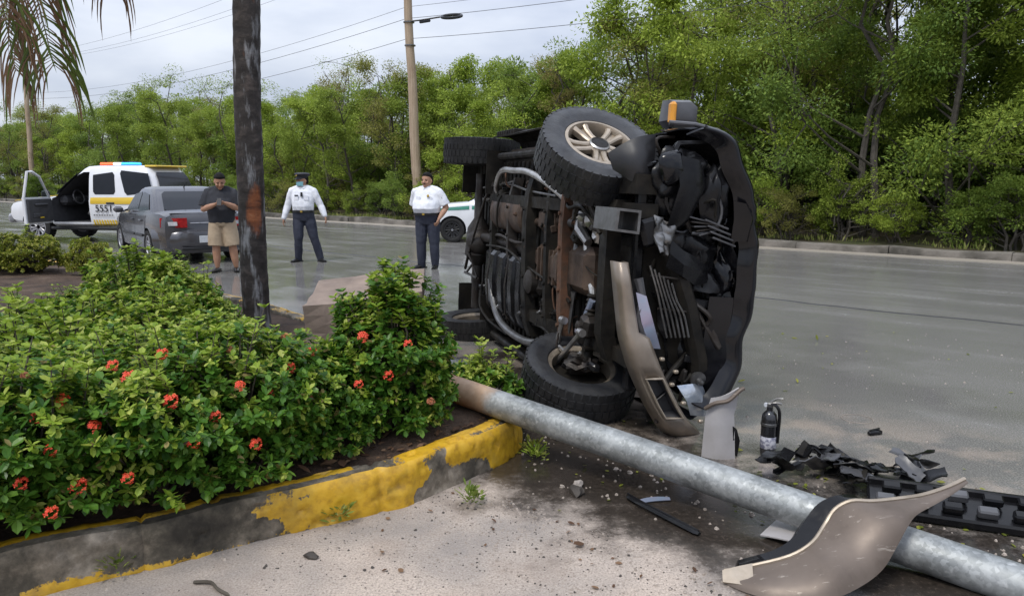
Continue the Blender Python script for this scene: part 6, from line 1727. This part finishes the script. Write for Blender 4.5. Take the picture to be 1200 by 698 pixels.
def palm_trunk(pts, r0, r1, scar=None):
    P = smooth_line(pts, 34); V = []; F = []; A = []; n = 26
    for i, p in enumerate(P):
        t = i / (len(P) - 1); r = lerp(r0, r1, t) * (1 + .25 * math.exp(-t * 30))
        for k in range(n):
            a = 2 * PI * k / n
            rr = r * (1 + .035 * noise.noise(Vector((math.cos(a) * 1.6, math.sin(a) * 1.6, p.z * 5))) + .014 * math.sin(p.z * 48 + 1.6 * math.sin(a * 2 + p.z * 3)))
            v = Vector((p.x + math.cos(a) * rr, p.y + math.sin(a) * rr, p.z)); s = 0.
            if scar:
                dz = (v.z - scar[0]) / scar[1]; da = (a - scar[2] + PI) % (2 * PI) - PI
                s = max(0, 1 - dz * dz) * max(0, 1 - (da / scar[3]) ** 2)
                rr2 = 1 - .10 * s; v.x = p.x + (v.x - p.x) * rr2; v.y = p.y + (v.y - p.y) * rr2
            V.append(v); A.append(s)
    for i in range(len(P) - 1):
        for k in range(n): F.append((i * n + k, i * n + (k + 1) % n, (i + 1) * n + (k + 1) % n, (i + 1) * n + k))
    me = MB().add(V, F).mesh('trunk', MATS['palm_bark'], 60)
    at = me.attributes.new('scar', 'FLOAT', 'POINT'); at.data.foreach_set('value', A)
    return me
def frond(parent, pts, nl, L, seed, dry, hang=.6, r=.018):
    """A feather leaf: rib with single leaflets down both sides."""
    rng = random.Random(seed); P = smooth_line(pts, 10)
    fo = MB().tube(P, [r * (1 - .85 * i / (len(P) - 1)) for i in range(len(P))], 6).build('frond', MATS['palm_rib_dry' if dry > .7 else 'palm_rib'], parent)
    for i in range(nl):
        t = .16 + .84 * i / nl
        q = t * (len(P) - 1); a = int(min(q, len(P) - 2)); p = P[a].lerp(P[a + 1], q - a); d = (P[a + 1] - P[a]).normalized()
        side = d.cross(Vector((0, 0, 1)))
        if side.length < .35: side = Vector((.8, .55, 0)) if seed % 2 else Vector((.9, -.35, 0))
        side.normalize()
        for s in (-1, 1):
            if rng.random() < .06: continue
            isdry = rng.random() < (dry + .5 * (t - .5))
            ll = L * (1 - .55 * abs(t - .45)) * rng.uniform(.75, 1.15)
            d0 = (side * s * rng.uniform(.55, .9) + d * rng.uniform(.45, .9)).normalized()
            g_ = hang * (1.6 if isdry else 1.0) * rng.uniform(.8, 1.3)
            pp = [p]; dd = d0
            for k in range(5):
                pp.append(pp[-1] + dd * (ll / 5)); dd = (dd + Vector((rng.uniform(-.08, .08), rng.uniform(-.08, .08), -g_ * .55))).normalized()
            wv = dd.cross(Vector((.2, 1, .1))).normalized()
            wd = (.008 if isdry else .014)
            V = []; F = []
            for k, c in enumerate(pp):
                w = wd * (.6, 1, 1, .85, .6, .05)[k]
                nrm = wv.cross((pp[min(k + 1, 5)] - pp[max(k - 1, 0)]).normalized())
                V += [c - wv * w + nrm * w * .4, c, c + wv * w + nrm * w * .4]
            for k in range(5):
                o = k * 3; F += [(o, o + 1, o + 4, o + 3), (o + 1, o + 2, o + 5, o + 4)]
            MB().add(V, F).build('leaflet', MATS['palm_dry' if isdry else 'palm_green'], fo, sharp=0, recalc=False)
    return fo
def far_frond(parent, base, az, seed, n=34):
    rng = random.Random(seed); d = Vector((math.cos(az), math.sin(az), 0)); el = rng.uniform(.2, 1.1)
    pts = [base, base + d * .7 + Vector((0, 0, .7 * el)), base + d * 1.5 + Vector((0, 0, .9 * el)), base + d * 2.2 + Vector((0, 0, .45 * el - .3))]
    P = smooth_line(pts, 8); V = []; F = []
    for i in range(n):
        t = .12 + .88 * i / n; q = t * (len(P) - 1); a = int(min(q, len(P) - 2)); p = P[a].lerp(P[a + 1], q - a); dd = (P[a + 1] - P[a]).normalized(); sd2 = dd.cross(Vector((0, 0, 1))).normalized()
        for s in (-1, 1): leaf2(V, F, p, sd2 * s + dd * .6 + Vector((0, 0, -.35)), rng.uniform(-.2, .2), .6 * (1 - .5 * abs(t - .45)), .02)
    f = MB().tube(P, [.022 * (1 - .8 * i / (len(P) - 1)) for i in range(len(P))], 5).build('frond', MATS['palm_rib'], parent)
    link('leaf_blades', MB().add(V, F).mesh('leaf_blades', MATS['palm_green'], sharp=0, recalc=False), f)
pm = empty('palm_tree', (-2.39, 7.1, .17))
link('trunk', palm_trunk([(0.0, 0, -.05), (-.01, 0, .6), (.0, 0, 1.4), (.01, 0, 2.2), (.05, 0, 3.1), (.10, .05, 5.6)], .122, .116, scar=(1.14, .30, -1.05, .85)), pm)
for i in range(12): far_frond(pm, Vector((.10, .05, 5.6)), i * 2 * PI / 12 + .2, 50 + i)
tag(pm, 'palm with a dark trunk scarred orange where its bark is torn away', 'palm tree')
pl = empty('palm_tree', (-4.75, 6.2, .1))
link('trunk', palm_trunk([(0, 0, -.1), (.05, 0, 1.2), (.12, 0, 2.6), (.2, 0, 4.1)], .15, .12), pl)
O_ = Vector((-4.75, 6.2, .1))
cr_ = Vector((.2, 0, 4.1))
for i in range(8): far_frond(pl, cr_, 1.9 + i * .52, 80 + i)
def F_(pts): return [cr_] + [Vector(p) - O_ for p in pts]
frond(pl, F_([(-4.15, 6.05, 4.5), (-3.72, 5.95, 4.15), (-3.58, 5.9, 3.4), (-3.47, 5.88, 2.9), (-3.38, 5.86, 2.42)]), 76, .72, 3, .45, .9)
frond(pl, F_([(-4.2, 6.3, 4.8), (-3.65, 6.25, 4.6), (-3.30, 6.2, 4.0), (-3.12, 6.2, 3.45)]), 56, .70, 8, .95, 1.5)
frond(pl, F_([(-4.3, 6.1, 4.5), (-4.02, 6.0, 4.1), (-3.88, 6.0, 3.5), (-3.80, 6.0, 2.85), (-3.74, 5.98, 2.4)]), 70, .70, 12, .6, 1.0)
frond(pl, F_([(-4.25, 5.9, 4.6), (-4.1, 5.6, 4.2), (-3.94, 5.45, 3.5), (-3.80, 5.4, 2.75)]), 56, .62, 17, .5, 1.0)
frond(pl, F_([(-4.1, 6.6, 4.7), (-3.6, 6.6, 4.35), (-3.38, 6.6, 3.7), (-3.28, 6.6, 3.15)]), 48, .66, 21, .75, 1.2)
frond(pl, F_([(-4.2, 5.8, 4.7), (-3.78, 5.7, 4.3), (-3.62, 5.65, 3.6), (-3.56, 5.62, 3.0), (-3.52, 5.6, 2.7)]), 64, .70, 33, .5, 1.1)
frond(pl, F_([(-4.3, 6.2, 4.9), (-3.7, 6.1, 4.75), (-3.3, 6.0, 4.2), (-3.08, 5.98, 3.55)]), 50, .72, 35, .7, 1.3)
tag(pl, 'palm at the left edge hanging half dry fronds into view', 'palm tree')

# ---- broken concrete footing
M('pink_concrete', (.36, .275, .22), .9, col2=(.15, .115, .095), scale=3.5, spread=.25, bumpk=.7, bscale=22, detail=9)
M('pale_concrete', (.42, .37, .33), .9, col2=(.28, .25, .22), scale=5, bumpk=.7, bscale=30, detail=9)
blk = MB()
bm = bmesh.new()
for co in ((-.46, -.34, 0), (.40, -.36, 0), (.50, .34, 0), (-.40, .40, 0), (-.50, -.38, .45), (.44, -.42, .55), (.56, .30, .64), (-.36, .42, .56)): bm.verts.new(co)
bmesh.ops.convex_hull(bm, input=bm.verts)
bmesh.ops.subdivide_edges(bm, edges=bm.edges, cuts=5, use_grid_fill=True)
for v in bm.verts:
    v.co += Vector((noise.noise(v.co * 5), noise.noise(v.co * 5 + Vector((9, 0, 0))), noise.noise(v.co * 5 + Vector((0, 9, 0))))) * .028
me = bpy.data.meshes.new('concrete_block'); bm.to_mesh(me); bm.free(); me.materials.append(MATS['pink_concrete'])
o = link('concrete_block', me, None, TR((-1.25, 6.42, .16), rz=R(14)))
tag(o, 'broken pinkish concrete footing standing behind the flowering shrubs', 'concrete block')

# ---- the fallen lamp post
def galv():
    m, nt, bs = newmat('galvanised')
    tc = nd(nt, 'ShaderNodeTexCoord')
    v = nd(nt, 'ShaderNodeTexVoronoi'); v.inputs['Scale'].default_value = 62; nt.links.new(tc.outputs['Object'], v.inputs['Vector'])
    n = noise_node(nt, 7, 7, .65); n2 = noise_node(nt, 26, 4, .6)
    bwc = nd(nt, 'ShaderNodeSeparateColor'); nt.links.new(v.outputs['Color'], bwc.inputs[0])
    sp = ramp(nt, bwc.outputs[0], [(.0, (.17, .18, .18)), (.5, (.30, .31, .31)), (1.0, (.48, .495, .495))])
    bl = ramp(nt, n.outputs['Fac'], [(.36, (.18, .19, .185)), (.5, (.29, .305, .30)), (.64, (.44, .455, .45))])
    c = mixc(nt, .62, sp.outputs[0], bl.outputs[0])
    c = mixc(nt, ramp(nt, n2.outputs['Fac'], [(.60, 0), (.72, .55)]).outputs[0], c, (.62, .63, .62))
    # rusty end: a stain of its own, worn into the first hand's breadth
    sx = nd(nt, 'ShaderNodeSeparateXYZ'); nt.links.new(tc.outputs['Object'], sx.inputs[0])
    k = mathn(nt, 'ADD', sx.outputs[0], mathn(nt, 'MULTIPLY', mathn(nt, 'SUBTRACT', n.outputs['Fac'], .5), .22))
    rk_ = ramp(nt, k, [(.33, 1), (.43, 0)])
    rc = ramp(nt, n2.outputs['Fac'], [(.3, (.22, .12, .07)), (.5, (.40, .25, .15)), (.7, (.50, .38, .28))])
    rl = ramp(nt, mathn(nt, 'ADD', k, mathn(nt, 'MULTIPLY', sx.outputs[2], 1.6)), [(.06, (.40, .12, .022)), (.26, (.42, .29, .19))])
    nt.links.new(mixc(nt, rk_.outputs[0], c, mixc(nt, .7, rc.outputs[0], rl.outputs[0])), bs.inputs['Base Color'])
    nt.links.new(mixc(nt, rk_.outputs[0], (.62, .62, .62), (.05, .05, .05)), bs.inputs['Metallic'])
    nt.links.new(ramp(nt, n.outputs['Fac'], [(.3, .5), (.7, .68)]).outputs[0], bs.inputs['Roughness'])
    bump(nt, bs, mathn(nt, 'ADD', n2.outputs['Fac'], bwc.outputs[1]), .12, .004)
galv()
A_ = Vector((-.40, 4.61, .335)); B_ = Vector((1.71, 2.94, .088))
dv = (B_ - A_).normalized(); T_ = Matrix.Translation(A_) @ dv.to_track_quat('X', 'Z').to_matrix().to_4x4()
pb = MB().lathe([(.062, .02), (.074, .0), (.081, .004), (.081, 1.2), (.081, 2.4), (.081, 3.25), (.080, 3.26), (.066, 3.25)], 40, axis='X')
tag(pb.build('fallen_post', MATS['galvanised'], None, T_), 'galvanised steel lamp post lying across the kerb, its broken end rusty', 'post')

# ---- debris on the ground
M('grit_pale', (.42, .36, .31), .9, col2=(.26, .22, .18), scale=9)
def place(name, mb, mat, loc, label, cat, rz=0, rx=0, ry=0, sharp=45, group=None):
    o = mb.build(name, MATS[mat], None, TR(loc, rx, ry, rz), sharp=sharp)
    return tag(o, label, cat, group)
# upright scrap of fender
gr = []
for i in range(9):
    u = i / 8; row = []
    for j in range(7):
        v = j / 6
        wd = lerp(.095, .075, u) * (1.0 if u < .72 else lerp(1., .72, (u - .72) / .28))
        row.append(Vector(((v - .5) * 2 * wd + .045 * max(0, u - .75) * 4 * v, -.035 * math.cos((v - .5) * PI) + .02 * u, .36 * u + (.07 * v if i == 8 else 0))))
    gr.append(row)
M('primer_grey', (.46, .44, .44), .4, col2=(.36, .34, .33), scale=6, coat=.2)
fs_ = empty('fender_scrap', (1.20, 4.28, 0), R(-12)); fs_.rotation_euler = (R(6), 0, R(-12))
MB().sheet(gr, .010).build('panel', MATS['primer_grey'], fs_, sharp=60)
MB().tube(smooth_line([(-.085, .0, .30), (-.03, -.02, .345), (.04, -.02, .365), (.10, .0, .42), (.125, .02, .43)], 5), [.012] * 20 + [.006], 8).build('torn_edge', MATS['tan_paint'], fs_)
MB().sheet([[(.075, .01, .02), (.11, .03, .0)], [(.08, .0, .12), (.12, .03, .10)], [(.078, 0, .2), (.10, .03, .17)]], .008).build('bracket', MATS['under_plastic'], fs_)
tag(fs_, 'pale grey scrap of fender standing upright in front of the wreck', 'car part')
# extinguisher
ex = empty('fire_extinguisher', (1.505, 4.33, 0.0), R(-20))
MB().lathe([(.001, .0), (.040, .0), (.044, .008), (.045, .02), (.045, .215), (.040, .245), (.026, .262), (.018, .268), (.018, .29)], 26).build('cylinder', M('extinguisher_black', (.012, .012, .014), .2, col2=(.02, .02, .022), coat=.5), ex)
MB().lathe([(.0455, .045), (.0462, .046), (.0462, .115), (.0455, .116)], 26).build('paper_label', M('label_pale', (.50, .50, .54), .5, col2=(.16, .16, .22), scale=45, spread=.06), ex)
vv = MB().box((0, 0, .30), (.032, .026, .03), .006).tube([(0, 0, .31), (.04, 0, .318), (.065, 0, .312)], .007, 6).tube([(0, 0, .318), (.035, 0, .342), (.07, 0, .345)], .006, 6)
vv.build('valve', MATS['steel_grey'], ex)
MB().tube(smooth_line([(-.012, 0, .30), (.03, -.01, .305), (.054, -.012, .26), (.052, -.01, .15), (.050, -.008, .08)], 6), .010, 8).build('hose', MATS['device_black'], ex)
MB().lathe([(.012, 0), (.014, .006), (.012, .012)], 12, axis='Y', T=Matrix.Translation((-.022, -.006, .30))).build('gauge', MATS['plate_white'], ex)
MB().lathe([(.0457, .18), (.048, .182), (.048, .195), (.0457, .197)], 26).build('strap', MATS['steel_grey'], ex)
tag(ex, 'small black fire extinguisher standing upright on the wet road', 'fire extinguisher')
# smashed black plastic heaps behind the post
rr_ = random.Random(77)
def shards(name, loc, spread, n, label, size=.14, h=.10):
    t = empty(name, loc)
    for k in range(n):
        p = Vector((rr_.uniform(-spread[0], spread[0]), rr_.uniform(-spread[1], spread[1]), rr_.uniform(.012, h)))
        a, b_ = size * rr_.uniform(.4, 1.4), size * rr_.uniform(.2, .7); cv = rr_.uniform(.5, 2.2); jag = rr_.uniform(0, 6)
        g_ = [[Vector((a * (i / 7 - .5) + .10 * a * noise.noise(Vector((i * .9, j * 3.1, k * 7))), b_ * (j / 3 - .5) * (1 + .35 * noise.noise(Vector((i * .8 + jag, k, 3)))), .22 * a * math.cos((i / 7 - .5) * cv) + .25 * b_ * abs(j / 3 - .5) + .012 * noise.noise(Vector((i * .6, j * .9, k))))) for j in range(4)] for i in range(8)]
        T2 = TR(p, rr_.uniform(-.7, .7), rr_.uniform(-.6, .6), rr_.uniform(0, 6.28))
        MB().sheet(g_, .006, T=T2).build('shard', MATS[rr_.choice(('under_plastic', 'under_plastic', 'under_black', 'grey_plastic', 'under_plastic'))], t, sharp=55)
    return tag(t, label, 'debris')
shards('plastic_debris', (1.60, 4.02, 0), (.20, .12), 18, 'heap of broken black plastic at the foot of the fire extinguisher', .16)
shards('plastic_debris', (2.02, 3.85, 0), (.30, .16), 22, 'scatter of broken black and grey plastic behind the tan bumper corner', .17, .09)
g_ = [[(x, y, .02 + .06 * math.sin(x * 9) * (1 - y * 4) + .05 * (1 if (i % 2) else 0)) for y in (0, .06, .12)] for i, x in enumerate([k * .055 for k in range(8)])]
place('ribbed_panel', MB().sheet(g_, .008), 'under_plastic', (1.50, 4.02, .02), 'buckled black inner panel lying behind the galvanised post', 'car part', rz=.15)
# tan bumper corner flung over the post
bc = empty('bumper_corner', (1.42, 2.95, 0), 0)
sect_pts = [((0.859, 2.9, 0.03), (0.857, 2.85, 0.004)), ((0.962, 2.9, 0.058), (0.944, 2.77, 0.006)), ((1.13, 2.93, 0.082), (1.086, 2.75, 0.002)), ((1.241, 2.98, 0.112), (1.235, 2.75, 0.002)), ((1.328, 3.07, 0.155), (1.385, 2.83, 0.012)), ((1.384, 3.11, 0.205), (1.494, 2.89, 0.055)), ((1.46, 3.13, 0.235), (1.572, 2.95, 0.11)), ((1.56, 3.14, 0.228), (1.640, 3.0, 0.175)), ((1.692, 3.16, 0.222), (1.713, 3.07, 0.200)), ((1.803, 3.19, 0.230), (1.818, 3.13, 0.216)), ((1.926, 3.23, 0.249), (1.932, 3.19, 0.238)), ((2.032, 3.28, 0.272), (2.035, 3.26, 0.264))]
gr = []
for (a, c) in sect_pts:
    row = []; k_ = lerp(1.0, .955, max(0, min(1, (a[0] - 1.0) / .5)))
    a = Vector((a[0] * k_, a[1] * k_, 1.6 + (a[2] - 1.6) * k_)) - Vector((1.42, 2.95, 0)); c = Vector((c[0] * k_, c[1] * k_, 1.6 + (c[2] - 1.6) * k_)) - Vector((1.42, 2.95, 0))
    for j in range(9):
        t = j / 8; p = c.lerp(a, t)
        p += Vector((.012, -.050, .020)) * math.sin(PI * t) * min(1, (a - c).length * 4)
        p += Vector((.6, 1, 1)) * (noise.noise(p * 6) * .008 + noise.noise(p * 15) * .003); p.z = max(p.z, .003)
        row.append(p)
    gr.append(row)
# smooth it lengthwise
gr = [list(r_) for r_ in zip(*[smooth_line([gr[i][j] for i in range(len(gr))], 4) for j in range(9)])]
sh_ = MB().sheet(gr, -.012).build('shell', MATS['tan_paint'], bc, sharp=60)
top_e = [r_[-1] for r_ in gr]
MB().tube([p + Vector((0, .004, .002)) for p in top_e], .009, 7).build('rolled_edge', MATS['tan_alloy'], bc)
inner = [[p + Vector((-.004, .012, -.004)), p + Vector((-.055 * math.sin(PI * i / 24), .05, .0)), p + Vector((-.065 * math.sin(PI * i / 24), .085, -.05))] for i, p in enumerate(top_e[3:27])]
MB().sheet(inner, .010).build('inner_flange', MATS['under_plastic'], bc, sharp=60)
MB().sheet([[(-.575, -.09, .006), (-.57, -.05, .035)], [(-.52, -.12, .012), (-.51, -.05, .05)], [(-.47, -.15, .016), (-.45, -.05, .062)]], .012).build('end_tab', MATS['tan_alloy'], bc)
for i in (6, 10, 14, 19, 26, 33):
    p = top_e[i]; MB().box(p + Vector((0, .014, -.002)), (.022, .020, .008), .002, rz=.4).build('clip_tab', MATS['under_plastic'], bc)
tag(bc, 'curved tan corner of a bumper flung over the galvanised post', 'car part')
# notched black step pad at the right edge
np_ = empty('grille_insert', (2.17, 3.36, 0), R(-22))
mb_ = MB().box((.10, .05, .05), (1.15, .20, .05), .01, rx=.25).box((.10, .15, .085), (1.15, .03, .09), .008)
mb_.build('carrier', MATS['under_plastic'], np_)
for i in range(8):
    for j in range(2):
        MB().box((-.40 + i * .142 + j * .03, -.01 + j * .085, .085 + j * .03), (.085, .05, .045), .008, rx=.35).build('lug', MATS['under_plastic' if (i + j) % 3 else 'grey_plastic'], np_)
tag(np_, 'long notched black plastic insert lying beyond the post at the right edge', 'car part')
# black strip, lens, sheet, stones, twigs
sp_ = smooth_line([(-.13, .26, .012), (-.08, .14, .022), (.02, .0, .016), (.13, -.16, .012)], 6)
place('weather_strip', MB().tube(sp_, [.012] + [.020] * 17 + [.012], 6, flat=.55).tube([p + Vector((.0, .016, .006)) for p in sp_], .006, 5), 'under_plastic', (.72, 3.44, 0), 'bent black trim strip lying in the mud before the post', 'car part', rz=.0)
place('lens_sliver', MB().sheet([[(x, .012 * math.cos(x * 14), .008), (x, .03 * math.cos(x * 14) + .01, .018)] for x in [-.09 + .03 * k for k in range(7)]], .004), 'film_blue', (.71, 3.63, 0), 'thin bluish lens sliver shining in the mud', 'debris', rz=.25)
place('pale_sheet', MB().sheet([[(x, y, .012 + .02 * math.sin(x * 8 + y * 5)) for y in (0, .07, .14, .2)] for x in (0, .06, .12, .18, .24)], .006), 'primer_grey', (1.12, 3.26, 0), 'pale sheet lying under the post by the tan bumper corner', 'debris', rz=-.75)  # gently waved sheet in plain pale grey
place('ring_wire', MB().tube([(.10 * math.cos(t), .10 * math.sin(t), .004) for t in [2 * PI * i / 24 for i in range(24)]], .0018, 5, closed=True), 'grit_pale', (2.33, 5.0, 0), 'thin wire ring lying on the wet lane', 'debris')
place('black_clip', MB().box((0, 0, .015), (.10, .03, .024), .006).tube([(-.04, 0, .03), (.05, .02, .03)], .007, 6), 'under_plastic', (2.30, 4.68, 0), 'small black clip alone on the wet lane', 'debris', rz=.3)
def stone(loc, r, seed, label, mat='pale_concrete'):
    return place('stone', MB().blob((0, 0, r[2] * .7), r, 2, rough=.7, seed=seed, freq=1.6), mat, loc, label, 'stone', rz=seed, sharp=30)
M('dark_clod', (.03, .024, .02), .7, col2=(.06, .05, .04), scale=20, bumpk=.6)
stone((.345, 3.84, .0), (.030, .026, .024), 3, 'pale pebble resting on a dark clod beside the mud')
stone((.335, 3.76, .0), (.055, .035, .022), 5, 'dark clod of earth at the edge of the mud', 'dark_clod')
stone((-.86, 3.08, 0), (.030, .022, .014), 6, 'black pebble on the sandy shoulder near the kerb', 'dark_clod')
place('twig', MB().tube(smooth_line([(-.1, 0, .008), (-.03, .015, .014), (.03, -.012, .01), (.10, -.03, .008)], 4), [.006, .008] + [.007] * 10 + [.003], 6), 'bark_brown', (-1.18, 2.83, 0), 'dark curved twig on the sand near the kerb', 'twig', rz=-.35)
# crumbs of sand, gravel, leaf litter: nobody could count them
def litter(name, n, fn, sizes, mat, label, cat, flat=.6, leaf=False, seed=1):
    rng = random.Random(seed); V = []; F = []
    mb_ = MB()
    for _ in range(n):
        p = fn(rng)
        if p is None: continue
        r = rng.uniform(*sizes) * (1 if rng.random() < .85 else 1.8)
        if leaf:
            leaf4(V, F, Vector((p[0], p[1], p[2] + .006)), Vector((rng.uniform(-1, 1), rng.uniform(-1, 1), rng.uniform(0, .35))), rng.uniform(-.4, .4), r * 2.4, r * .6)
        else:
            o = len(V); a0 = rng.uniform(0, 6.28); k = 5
            for i in range(k):
                a = a0 + 2 * PI * i / k; q = r * rng.uniform(.6, 1.1); V.append(Vector((p[0] + math.cos(a) * q, p[1] + math.sin(a) * q, p[2])))
            for i in range(k):
                a = a0 + .5 + 2 * PI * i / k; q = r * rng.uniform(.35, .7); V.append(Vector((p[0] + math.cos(a) * q, p[1] + math.sin(a) * q, p[2] + r * flat * rng.uniform(.6, 1.3))))
            for i in range(k): j = (i + 1) % k; F += [(o + i, o + j, o + k + j), (o + i, o + k + j, o + k + i)]
            F.append(tuple(o + k + i for i in range(k)))
    return tag(mb_.add(V, F).build(name, MATS[mat], sharp=0 if leaf else 25, recalc=False), label, cat, kind='stuff')
M('grit_dark', (.10, .085, .07), .85, col2=(.05, .045, .04), scale=9)
def on_sand(rng):
    s = rng.uniform(-2.2, 3.2); n_ = 2.75 - abs(rng.gauss(0, .75)); p = road_pt(n_, s)
    if p.y < 2.2 or p.y > 4.4: return None
    kx = p.x * .83 + 0; 
    if p.x < -.05 and p.y > 3.0 + (p.x + 1.43) * .63 + .02 + max(0, p.x + .5) * .55: return None
    return p
def on_mud(rng):
    p = road_pt(rng.uniform(2.6, 4.3), rng.uniform(-.4, 2.6)); 
    p = Vector((rng.uniform(.05, 2.6), 0, 0)); p.y = 4.55 - p.x * .62 + rng.gauss(0, .35)
    return p if p.y < 5 else None
def on_lane(rng):
    p = Vector((rng.uniform(.9, 4.6), rng.uniform(3.2, 8.0), 0)); return p if (p.x * .662 + p.y * .749) > 3.9 else None
litter('gravel', 9000, on_sand, (.002, .006), 'grit_pale', 'pale sandy gravel on the shoulder', 'gravel', seed=1)
litter('gravel', 2200, on_sand, (.002, .006), 'grit_dark', 'dark grit mixed in the sand of the shoulder', 'gravel', seed=2)
litter('gravel', 260, on_mud, (.004, .012), 'grit_pale', 'pale gravel strewn along the muddy strip', 'gravel', seed=3)
litter('gravel', 260, on_lane, (.003, .007), 'grit_pale', 'glassy crumbs strewn over the wet lane', 'gravel', seed=4)
litter('leaf_litter', 150, on_sand, (.008, .017), 'palm_dry', 'dry brown leaf bits on the sand', 'leaf litter', leaf=True, seed=5)
litter('leaf_litter', 170, on_mud, (.008, .018), 'leaf_clipped', 'yellow green leaf bits strewn in the mud', 'leaf litter', leaf=True, seed=6)
litter('leaf_litter', 40, on_lane, (.010, .02), 'leaf_clipped', 'leaf bits scattered on the wet lane', 'leaf litter', leaf=True, seed=7)
def in_bed(rng):
    i = rng.randrange(40, min(260, len(KB) - 2)); q = (KB[i + 1] - KB[i]).normalized(); w = rng.uniform(.15, .5)
    return KB[i] + Vector((-q.y, q.x, 0)) * w + Vector((0, 0, .205))
litter('leaf_litter', 420, in_bed, (.010, .02), 'palm_dry', 'fallen red brown leaves along the planter edge', 'leaf litter', leaf=True, seed=8)
